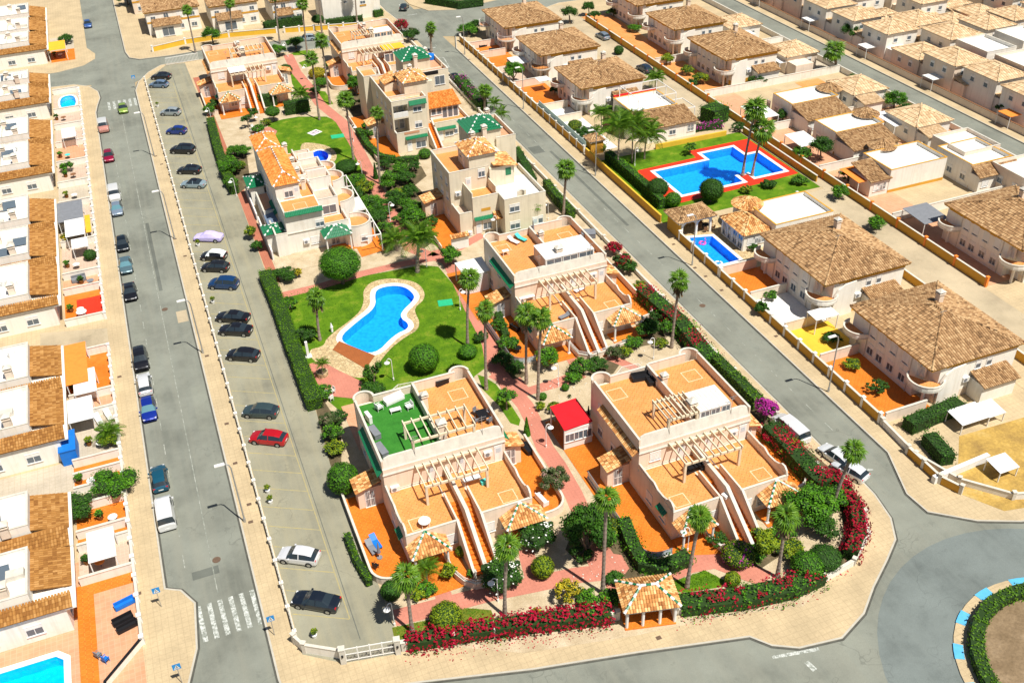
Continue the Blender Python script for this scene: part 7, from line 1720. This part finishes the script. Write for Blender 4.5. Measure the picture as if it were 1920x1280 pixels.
for a in [
 (303,148,H1,'black hatchback at the far end of the car park beside the blue silver one','hatch',BK,4.2),
 (299,163,H1,'blue silver hatchback second from the far end of the car park','hatch',(.16,.24,.36),4.0),
 (321,215,H1,'silver hatchback alone between the far pair and the bright blue car','hatch',(.35,.40,.42),4.0),
 (332,250,H1,'bright royal blue hatchback in the upper car park','hatch',(.01,.04,.25),3.8),
 (344,286,H1,'black people carrier in the upper car park','suv',BK,4.5),
 (356,324,H1,'black hatchback above the light blue coupe','hatch',BK,4.2),
 (364,350,H1,'light blue silver coupe with dark roof','sedan',(.30,.40,.45),4.3,BK),
 (421,538,H1,'dark blue estate with red rear pillars in the middle car park','suv',(.008,.05,.16),4.3),
 (438,600,H1-3,'black coupe with chrome window line, left of a black saloon pair','sedan',BK,4.7),
 (443,624,H1,'black saloon with teal rear window beside the black coupe','sedan',BK,4.5),
 (457,671,H1-2,'black hatchback with silver wheels below the black saloons','hatch',BK,4.3),
 (490,777,H1,'dark grey green hatchback above the red car','hatch',(.045,.075,.08),4.3),
 (505,827,H1-4,'bright red hatchback in the lower car park','hatch',(.55,.008,.015),4.4),
 (562,1048,H1-4,'white hatchback with black windows in the lower car park','hatch',(.80,.80,.82),4.2),
 (594,1133,H1-6,'dark navy liftback with teal rear window nearest the gate','sedan',(.012,.018,.03),4.7)]:
    car(*a, group=CP)
car(392,450,H1,'car wrapped in a lilac cover in the middle car park','sedan',(.5,.5,.7),4.5,cover='lilac',group=CP)
car(402,485,H1,'small dark car with white cover over its roof','hatch',BK,3.9,cover='white_cover',group=CP)
car(405,506,H1,'black convertible with black fabric cover beside the white covered car','hatch',BK,4.1,(.015,.015,.017),group=CP)
ST = 'cars parked along the left street'
for (Y, a) in [
 (264, (None,None,-90,'blurred blue car near the top of the left street','hatch',(.05,.12,.35),4.0)),
 (181.3, (None,None,-90,'crimson car with dark windscreen on the upper left street','hatch',(.30,.005,.04),4.2)),
 (164.6, (None,None,-90,'white van behind a silver blue car on the left street','van',(.78,.78,.76),4.2)),
 (159, (None,None,-90,'silver blue car with bright blue windscreen on the left street','hatch',(.22,.28,.36),4.0,None,'cglassb')),
 (146.6,(None,None,-90,'black hatchback on the left street above the blue grey saloon','hatch',(.01,.015,.02),4.2)),
 (139.6,(None,None,-90,'blue grey saloon with silvered sun shade on the left street','sedan',(.10,.17,.20),4.4,None,'cglassb')),
 (131.6,(None,None,-90,'black saloon on the left street below the blue grey one','sedan',BK,4.4)),
 (113.9,(None,None,-90,'black sport utility car above the white one on the left street','suv',BK,4.6)),
 (108.4,(None,None,90,'white hatchback with black rear window on the left street','hatch',(.8,.8,.8),4.5)),
 (103.0,(None,None,-90,'royal blue car with pale sun shades on the left street','hatch',(.008,.03,.30),4.4,None,'cglassb')),
 (90.0,(None,None,90,'teal blue hatchback on the lower left street','hatch',(.01,.09,.15),4.2))]:
    car(*a, group=ST, z=-.12, world=(-8.35, Y))
car(None,None,90,'long white van on the lower left street','van',(.82,.82,.82),4.9,world=(-8.3,84.1),z=-.12,cat='van',name='parked_van')
car(None,None,-90,'small bright green car driving down the left street','hatch',(.25,.38,.06),3.6,world=(-4.3,203.6),z=-.12,name='moving_car')
car(None,None,-90,'red and white pickup on the upper left street','van',(.55,.25,.2),4.2,(.75,.75,.72),world=(-8.4,195.6),z=-.12)
car(852,150,92,'black car parked beside the hedge of the orange veranda villa','sedan',BK,4.3,z=-.12)
car(575,76,168,'silver hatchback parked in front of the yellow street wall','hatch',(.42,.5,.55),4.2,z=-.12)
car(1208,133,95,'dark car with pale bonnet in the back lane','hatch',(.02,.04,.07),4.2,world=None)
car(1130,72,95,'silver blue car in the back lane higher up','hatch',(.2,.25,.3),4.2)
car(1566,862,100,'blurred white car parked at the right hand road above the roundabout','hatch',(.8,.82,.82),4.3,z=-.12)
car(1592,888,110,'second blurred white car parked nearer the roundabout','hatch',(.78,.8,.82),4.0,z=-.12)
car(1607,158,95,'blurred navy car beside the far road','hatch',(.01,.02,.08),4.2)
car(1478,98,95,'blurred white and teal car on the far road','hatch',(.7,.75,.75),4.2,z=-.12)
car(256,14,-90,'blurred pale car at the very top of the left street','hatch',(.6,.6,.6),4.2,z=-.12) if False else None
car(758,18,60,'small dark trailer like car near the top junction','hatch',(.03,.05,.06),3.4)
pk = car(1480,812,95,'white flatbed pickup loaded with bags beside the magenta bougainvillea','van',(.78,.78,.78),5.2,z=-.12,cat='pickup',name='pickup_truck')
for ch in list(pk.children):
    if ch.name.startswith('roof'): ch.scale = (1, 1, 1)
# ---------- street lamps
def streetlamp(x, y, dirx, label, h=8.4):
    if 'sl' not in WB:
        WB['sl'] = (MB().tube([(0,0,0),(0,0,7.6),(.15,0,8.1),(.6,0,8.35)], .085, 8, 0, .5, .05).cyl(0,0,0,.6,.13,8).mesh('pole', K['steel']), MB().box(.5,1.5,-.17,.17,8.3,8.42).box(.6,1.4,-.12,.12,8.42,8.47).mesh('lamp_head', K['white']))
    t = thing('street_lamp', x, y, 0, label, 'street lamp', 'tall street lamps', 0 if dirx > 0 else math.pi)
    obj('pole', WB['sl'][0], t); obj('lamp_head', WB['sl'][1], t)
for y, l in ((79.9,'nearest of the left street, above the white van'),(112.7,'beside the left street level with the black saloons'),(145.6,'beside the left street level with the lilac covered car'),(178.8,'farthest clear one beside the left street')): streetlamp(-.7, y, -1, 'tall grey street lamp ' + l)
for y, l in ((73.5,'on the right pavement below the brown roofed villas'),(105.5,'on the right pavement by the narrow private pool'),(137.5,'on the right pavement by the pool garden hedge'),(169.5,'on the right pavement by the third hip roofed villa'),(203.3,'on the right pavement nearest the junction')): streetlamp(67.6, y, -1, 'tall grey street lamp ' + l)
def gardenlamp(px, py, ang, label, glob=False):
    x, y = P(px, py)
    if 'gl' not in WB:
        pts = [(0,0,0),(0,0,2.9)]+[(.28-.28*math.cos(a), 0, 2.9+.42*math.sin(a)) for a in (.5,1,1.57,2.1,2.6)]+[(.56,0,2.95)]
        b = MB(); prev = None
        for z, r in ((3.0,.05),(2.93,.10),(2.85,.2),(2.76,.33),(2.72,.36)):
            ringp = [(.56+r*math.cos(k*.5236), r*math.sin(k*.5236), z) for k in range(12)]
            if prev: [b.face([prev[i], ringp[i], ringp[(i+1)%12], prev[(i+1)%12]]) for i in range(12)]
            prev = ringp
        b.face(prev); WB['gl'] = (MB().tube(pts, .045, 8).cyl(0,0,0,.35,.1,8).mesh('post', K['white']), b.mesh('bell_shade', K['white']), MB().mesh('x', []) if False else None)
        g_ = MB(); icos(g_, Vector((.56,0,2.66)), .13, 0, 8); WB['gl'] = WB['gl'][:2]+(g_.mesh('globe', K['cloth']),)
    t = thing('garden_lamp', x, y, 0, label, 'garden lamp', 'white curved garden lamps with bell shades', math.radians(ang))
    obj('post', WB['gl'][0], t); obj('bell_shade', WB['gl'][1], t); obj('globe', WB['gl'][2], t)
for a in [
 (740,1172,200,'between the white gate and the leftmost front palm'),(934,1127,170,'beside the front palm with white flowered bush'),(1289,1032,160,'behind the palm that leans over the tiled porch'),
 (1225,673,170,'in the gravel above the nearest roundabout villa'),(863,581,0,'beside the path right of the keyhole pool'),(738,712,170,'behind the stair of the turf roofed villa'),
 (1024,838,0,'beside the red roofed garden room'),(1047,722,170,'in the gravel by the paired palms'),(444,368,180,'at the car park beside the big leafy bush'),
 (732,415,0,'on the path beside the white veranda frame'),(680,334,180,'at the lower tip of the upper lawn'),(932,440,180,'at the roof edge of the long canopied villa'),
 (1028,412,180,'beside the roadside clipped hedge'),(540,107,180,'beside the small top lawn'),(578,150,180,'beside the yellow dome'),(663,266,0,'by the leaning bushy palm'),
 (398,233,180,'at the far end of the car park hedge'),(1190,311,0,'at the corner of the pool garden'),(1146,345,0,'at the road edge by the pool garden hedge') if False else (800,500,180,'behind the date palm'),(1085,765,0,'by the steps of the red roofed room') if False else (490,245,180,'by the parasol plaza')]:
    gardenlamp(a[0], a[1], a[2], 'white bell shaded garden lamp ' + a[3])
# ---------- crossing signs
def zsign(px, py, label):
    x, y = P(px, py); t = thing('crossing_sign', x, y, 0, label, 'road sign', 'blue pedestrian crossing signs')
    MB().tube([(0,0,0),(0,0,2.7)], .035, 6).build('pole', K['steel'], t)
    MB().box(-.35,.35,-.03,0,2.0,2.7).build('sign_panel', K['sign'], t)
    MB().face([(-.26,-.034,2.08),(.26,-.034,2.08),(0,-.034,2.6)]).build('white_triangle', K['white'], t)
    MB().box(-.03,.03,-.042,-.036,2.28,2.42).box(-.1,-.04,-.042,-.036,2.14,2.28).box(.04,.1,-.042,-.036,2.14,2.28).build('walking_figure', K['black'], t); icos_ = MB(); icos(icos_, Vector((0,-.04,2.47)), .035, 0, 6); icos_.build('walking_figure', K['black'], t)
zsign(515,1190,'blue pedestrian crossing sign on the right end of the zebra crossing'); zsign(303,1137,'blurred blue pedestrian crossing sign on the left pavement above the zebra'); zsign(342,1280,'blurred blue crossing sign at the bottom edge on the left pavement'); zsign(255,165,'blurred blue crossing sign at the far crossing')
# ---------- furniture
def fobj(name, x, y, z, label, cat, rz=0, group=None): return thing(name, x, y, z, label, cat, group, math.radians(rz))
def lounger(px, py, z, rz, label, mat='dark', w=.65, L=1.9):
    x, y = P(px, py, z); t = fobj('sun_lounger', x, y, z, label, 'sun lounger', rz)
    MB().box(-L/2, L*.15, -w/2, w/2, .28, .36).build('seat', K[mat], t); MB().face([(L*.15,-w/2,.36),(L*.5,-w/2,.75),(L*.5,w/2,.75),(L*.15,w/2,.36)][::1]).face([(L*.15,w/2,.3),(L*.5,w/2,.69),(L*.5,-w/2,.69),(L*.15,-w/2,.3)]).build('backrest', K[mat], t)
    for a in (-L/2+.1, L*.3):
        for b in (-w/2+.05, w/2-.05): MB().box(a-.03, a+.03, b-.03, b+.03, 0, .3).build('leg', K['grey'], t)
def table(px, py, z, label, mat='white', r=.5, sq=None, cat='table', h=.72):
    x, y = P(px, py, z); t = fobj('table', x, y, z, label, cat, 0)
    (MB().cyl(0, 0, h-.04, h, r, 18) if not sq else MB().box(-sq[0]/2, sq[0]/2, -sq[1]/2, sq[1]/2, h-.04, h)).build('tabletop', K[mat], t)
    rr = r*.6 if not sq else 0
    for sx in (-1, 1):
        for s2 in (-1, 1): a, b = (sx*rr, s2*rr) if not sq else (sx*(sq[0]/2-.06), s2*(sq[1]/2-.06)); MB().box(a-.03, a+.03, b-.03, b+.03, 0, h-.05).build('leg', K[mat], t)
def chair(x, y, z, rz, label, mat='dark', group=None, w=.5):
    t = thing('chair', x, y, z, label, 'chair', group, math.radians(rz)); MB().box(-w/2, w/2, -w/2, w/2, .4, .47).build('seat', K[mat], t); MB().box(-w/2, -w/2+.06, -w/2, w/2, .47, .95).build('backrest', K[mat], t)
    for s in (-1, 1): MB().box(-w/2, w/2, s*w/2-.03, s*w/2+.03, .62, .67).build('armrest', K[mat], t)
    for a in (-1, 1):
        for b in (-1, 1): MB().box(a*(w/2-.04)-.02, a*(w/2-.04)+.02, b*(w/2-.04)-.02, b*(w/2-.04)+.02, 0, .4).build('leg', K[mat], t)
def sofa(px, py, z, rz, label, mat='dark', L=1.8, d=.75, base='dark'):
    x, y = P(px, py, z); t = fobj('garden_sofa', x, y, z, label, 'sofa', rz)
    MB().box(-L/2, L/2, -d/2, d/2, .05, .35).build('base', K[base], t); MB().box(-L/2+.08, L/2-.08, -d/2+.04, d/2-.1, .36, .46).build('cushion', K[mat], t); MB().box(-L/2, L/2, d/2-.12, d/2, .36, .8).build('backrest', K[base], t)
    for s in (-1, 1): MB().box(s*(L/2-.04)-.05, s*(L/2-.04)+.05, -d/2, d/2-.13, .36, .6).build('armrest', K[base], t)
def storage(px, py, z, rz, label, mat='black', L=1.9, d=.7, h=.6):
    x, y = P(px, py, z); t = fobj('storage_box', x, y, z, label, 'storage box', rz); MB().box(-L/2, L/2, -d/2, d/2, 0, h).build('body', K[mat], t); MB().box(-L/2-.03, L/2+.03, -d/2-.03, d/2+.03, h, h+.06).build('lid', K[mat], t)
def chairs_round(px, py, z, n, r, lab, mat='dark'):
    x, y = P(px, py, z)
    for i in range(n): a = 2*math.pi*i/n+.4; chair(x+r*math.cos(a), y+r*math.sin(a), z, math.degrees(a)+180, (('right hand','farthest','left hand','nearest') if n == 4 else ('right hand','far right','far left','near left','near right'))[i]+' chair of the '+lab, mat, 'chairs of the '+lab)
zr = 6.22; zt = 3.12
storage(831,718,zr,12,'long black cushion box on the orange roof half beside the turf'); table(905,785,zr,'black rectangular table on the orange roof of the turf roofed villa','black',sq=(1.1,1.6)); chairs_round(905,785,zr,4,1.05,'black table set on the turf roofed villa','grey')
sofa(739,752,zr,14,'white slatted bench sofa on the synthetic turf','cloth',2.3,.8,'white'); table(742,772,zr,'low white slatted table on the synthetic turf','white',sq=(1.2,.6),h=.42)
x, y = P(711,768,zr); chair(x, y, zr, 20, 'white slatted armchair left of the low white table', 'white', None, .75); x, y = P(768,766,zr); chair(x, y, zr, 190, 'white slatted armchair right of the low white table', 'white', None, .75)
storage(703,815,zr,100,'grey lounger box along the left edge of the turf roof','grey',1.8); storage(716,848,zr,100,'second grey box along the left edge of the turf roof','grey',2.0); storage(692,789,zr,100,'small white cabinet at the turf roof edge','white',1.2,.35,.9)
storage(988,845,0.05,100,'black storage box on the right patio of the turf roofed villa','black',1.7); sofa(1016,940,.05,100,'white covered lounger on the right patio of the turf roofed villa','white',1.7,.7,'white')
table(886,905,zt,'clothes table with white laundry under the lower pergola','cloth',sq=(1.9,.7)); storage(907,906,zt,0,'small teal basket beside the white laundry','cyan',.6,.5,.4)
table(797,985,zt,'round white table on the front terrace of the turf roofed villa','white',.62)
lounger(705,1020,.05,100,'blue striped sun lounger on the orange patio by the car park','blue'); lounger(697,1030,.05,100,'grey padded lounger beside the blue striped one','grey')
x, y = P(705,1065,.05); chair(x, y, .05, 30, 'black chair near the round end of the orange patio', 'black')
def parasol(px, py, z, label, mat='grey', r=.35, h=2.2, closed=True):
    x, y = P(px, py, z); t = fobj('parasol', x, y, z, label, 'parasol', 0); MB().cyl(0,0,0,h,.03,6).build('pole', K['white'], t); MB().cyl(0,0,0,.1,.3,10).build('base', K['grey'], t)
    MB().cyl(0,0,(h*.35 if closed else h-.45),h,.2 if closed else r,10,0,.04).build('canopy', K[mat], t)
parasol(712,1045,.05,'closed grey parasol on the orange patio by the car park','grey'); parasol(1103,788,.05,'closed dark parasol beside the red roofed room','dark')
sofa(1205,710,zr,-8,'black corner sofa on the roof nearest the roundabout','black',2.6,.9); sofa(1220,718,zr,-98,'black single sofa facing the corner sofa','black',1.2,.8); storage(1234,722,zr,0,'white cooler beside the black roof sofas','white',.6,.5,.7)
storage(1362,930,zt,15,'small pale blue tray table on the front terrace nearest the roundabout','cloth',.9,.6,.3)
sofa(1296,882,zt,10,'black wicker sofa under the lower pergola nearest the roundabout','black',1.6); sofa(1316,877,zt,10,'black wicker armchair beside the pergola sofa','black',.9)
lounger(963,455,zr,115,'cream sun lounger on the roof left of the long white canopy','cloth'); lounger(977,450,zr,115,'turquoise sun lounger on the roof left of the long white canopy','cyan')
table(948,478,zr,'small white table on the roof left of the long white canopy','white',sq=(.9,.6)); parasol(1000,440,zr,'closed blue grey parasol at the back of the canopied roof','grey')
table(990,563,zt,'glass topped table on the front left terrace of the long canopied villa','cloth',sq=(1.7,.9)); lounger(1088,545,zt,15,'grey cushioned lounger under the pergola of the long canopied villa','cloth'); lounger(1060,595,zt,15,'low black lounger at the terrace edge of the long canopied villa','grey')
sofa(965,618,.05,110,'black bench on the orange patio behind the fan palms','black',1.5,.6); table(971,660,.05,'round dark bistro table on the orange patio behind the palms','black',.5)
storage(1103,443,zr,-20,'grey hot tub cover box at the right end of the canopied roof','grey',1.9,1.5,.7)
# pool side
def fobj2(): pass

for px, py, z, l in ((612,744,.03,'white plastic garden set with table and chairs on the pink plaza'),(480,245,.03,'white parasol table set on the upper pink plaza')):
    table(px, py, z, l, 'white', .6); chairs_round(px, py, z, 4, 1.0, 'white set on the pink plaza' if px > 500 else 'white set on the upper pink plaza', 'white')
x, y = P(578,668); ft = thing('outdoor_shower', x, y, 0, 'white post shower at the left corner of the stone deck', 'shower'); MB().box(-.16,.16,-.16,.16,0,2.3).build('post', K['white'], ft); MB().box(-.45,.45,-.45,.45,0,.12).build('tray', K['white'], ft)
x, y = P(623,622); st = thing('statue', x, y, 0, 'small white urn statue at the left edge of the keyhole pool', 'statue'); MB().cyl(0,0,0,.5,.16,10).cyl(0,0,.5,.75,.08,10,0,.22).cyl(0,0,.75,1.1,.22,10,0,.12).cyl(0,0,1.1,1.4,.12,10,0,.05).build('body', K['white'], st)
x, y = P(605,703); pl = thing('stone_planter', x, y, .04, 'round stone planter on the pink plaza', 'planter'); MB().cyl(0,0,0,.55,.75,18).build('wall', K['stone'], pl); MB().cyl(0,0,.55,.57,.6,18).build('soil', K['browndirt'], pl)
x, y = P(1430,1) if False else P(835,568); gm = thing('sun_mat', x, y, .02, 'green sun mat on the lawn right of the keyhole pool', 'sun mat', None, -.2); MB().box(-1.0,1.0,-.75,.75,0,.06).build('mat', K['greencloth'], gm)
x, y = P(633,256); gm = thing('sun_mat', x, y, .02, 'green sunbed mat on the upper lawn', 'sun mat', None, -.1); MB().box(-1.2,1.2,-.8,.8,0,.06).build('mat', K['greencloth'], gm)
x, y = P(590,249); gm = thing('patterned_blanket', x, y, .02, 'patterned blanket spread on the upper lawn', 'blanket', None, .5); MB().box(-1.1,1.1,-.9,.9,0,.05).build('cloth', K['cloth'], gm); 
for i in range(4): MB().box(-.8+.45*i, -.6+.45*i, -.6, .6, .052, .058).build('print', K['dark' if i % 2 else 'pinkp'], gm)
fl = thing('flamingo_float', 72.2, 110.4, -.1, 'pink inflatable ring in the narrow private pool', 'pool float'); mb = MB()
mb.tube([(.45*math.cos(a*.5236), .45*math.sin(a*.5236), .12) for a in range(13)], .14, 8); mb.build('ring', K['pinkp'], fl); MB().tube([(.45,0,.2),(.55,0,.6),(.45,0,.8),(.3,0,.75)], .06, 6).build('neck', K['pinkp'], fl)
for (px, py, l) in ((1290,455,'turquoise inflatable at the upper end of the narrow pool'),(1347,495,'white inflatable swan at the lower end of the narrow pool')):
    x, y = P(px, py, -.1); fl = thing('pool_float', x, y, -.1, l, 'pool float'); MB().tube([(.5*math.cos(a*.5236), .5*math.sin(a*.5236), .12) for a in range(13)], .15, 8).build('ring', K['cyan' if 'tur' in l else 'white'], fl)
table(1323,428,.03,'dark round table by the narrow private pool','dark',.6); chairs_round(1323,428,.03,5,1.15,'brown wicker set by the narrow private pool','brownw')
bp = thing('blue_paddling_pool', *P(806,110,8.3), 8.3, 'blue covered round tub on the terrace beside the green roof', 'tub'); MB().cyl(0,0,0,.8,1.0,18,0,.9).build('tub', K['blue'], bp)
for (px, py, z, l) in ((935,145,.03,'black rattan set'), (954,140,.03,'dark patio table')): pass
sofa(905,88,.03,5,'black rattan sofa on the orange patio of the junction villa','black',1.9); table(922,98,.03,'dark round table on the orange patio of the junction villa','dark',.7)
uc = flatcanopy(*(lambda a, b: (a[0]-1.6, a[0]+1.9, a[1]-2, a[1]+2))(P(970,112,2.5), 0), 2.5, 'cloth', 'pale blue canopy between the two upper hip roofed villas', slope=.2)
pr_ = thing('parasol', *P(1018,148,2.3), 0, 'square white parasol beside the second hip roofed villa', 'parasol'); MB().box(-1.3,1.3,-1.2,1.2,2.25,2.33).build('canopy', K['white'], pr_); MB().cyl(0,0,0,2.25,.04,6).build('pole', K['white'], pr_)
cvr = flatcanopy(73, 76.5, 83.9, 86, 2.4, 'white', 'white tent top between the two brown roofed villas', slope=.1)
for (px, py, l, m) in ((235,1135,'blurred blue backed chair on the pool yard bottom left','blue'),(232,1165,'blurred dark grey bench on the pool yard','black'),(240,1178,'blurred second dark bench on the pool yard','black')):
    sofa(px, py, .02, 15, l, m, 1.9, .5, m)
for (px, py, l) in ((186,1232,'blurred grey chair by the lower left pool'),(200,1240,'blurred blue chair by the lower left pool')): x, y = P(px, py); chair(x, y, .02, 40, l, 'blue' if 'blue' in l else 'grey')
lounger(186,790,.02,105,'white sun lounger on the grey patio, left one','white'); lounger(205,782,.02,105,'white sun lounger on the grey patio, right one','white')
table(157,462,.02,'round white table on the pebble patio','white',.7); sofa(149,526,.02,5,'grey blue box seat on the left strip patio','grey',2.0,1.0,'grey'); table(155,592,.04,'white table on the orange patio below the red rug','white',.7)
x, y = P(183,738); chair(x, y, .02, 90, 'blurred white statue like chair beside the orange patio', 'white')
# planters along the car park wall
for (px, py, l) in ((366,463,'beside the white covered car'),(393,570,'below the dark blue estate'),(494,925,'above the lower empty bays'),(499,945,'lower of the pair above the empty bays'),(580,1197,'at the scalloped gate wall'),(291,202,'in the upper car park')):
    x, y = P(px, py); plant(x+.5, y, .42, 'small potted oleander ' + l + ' at the car park wall', 'bush', 'leafY', .9, 250, .35, 'potted_plant', 'potted plant')
    pt_ = thing('flower_pot', x+.5, y, 0, 'white pot of the potted oleander ' + l, 'pot'); MB().cyl(0,0,0,.38,.2,10,0,.28).build('pot', K['white'], pt_)
# rocks and desert plants in the gravel gardens
rk = MB()
for _ in range(150):
    px, py = random.choice([(1085,720),(1040,715),(1010,770),(1195,665),(1240,690),(1080,1120),(1120,1075)]); x, y = P(px+random.gauss(0,22), py+random.gauss(0,12)); s = .04+.08*random.random()
    icos(rk, Vector((x, y, .02)), s, 0, 6)
T(rk.build('garden_stones', K['cop'], None, 'stuff'), 'scattered pale stones in the gravel gardens', 'stones')
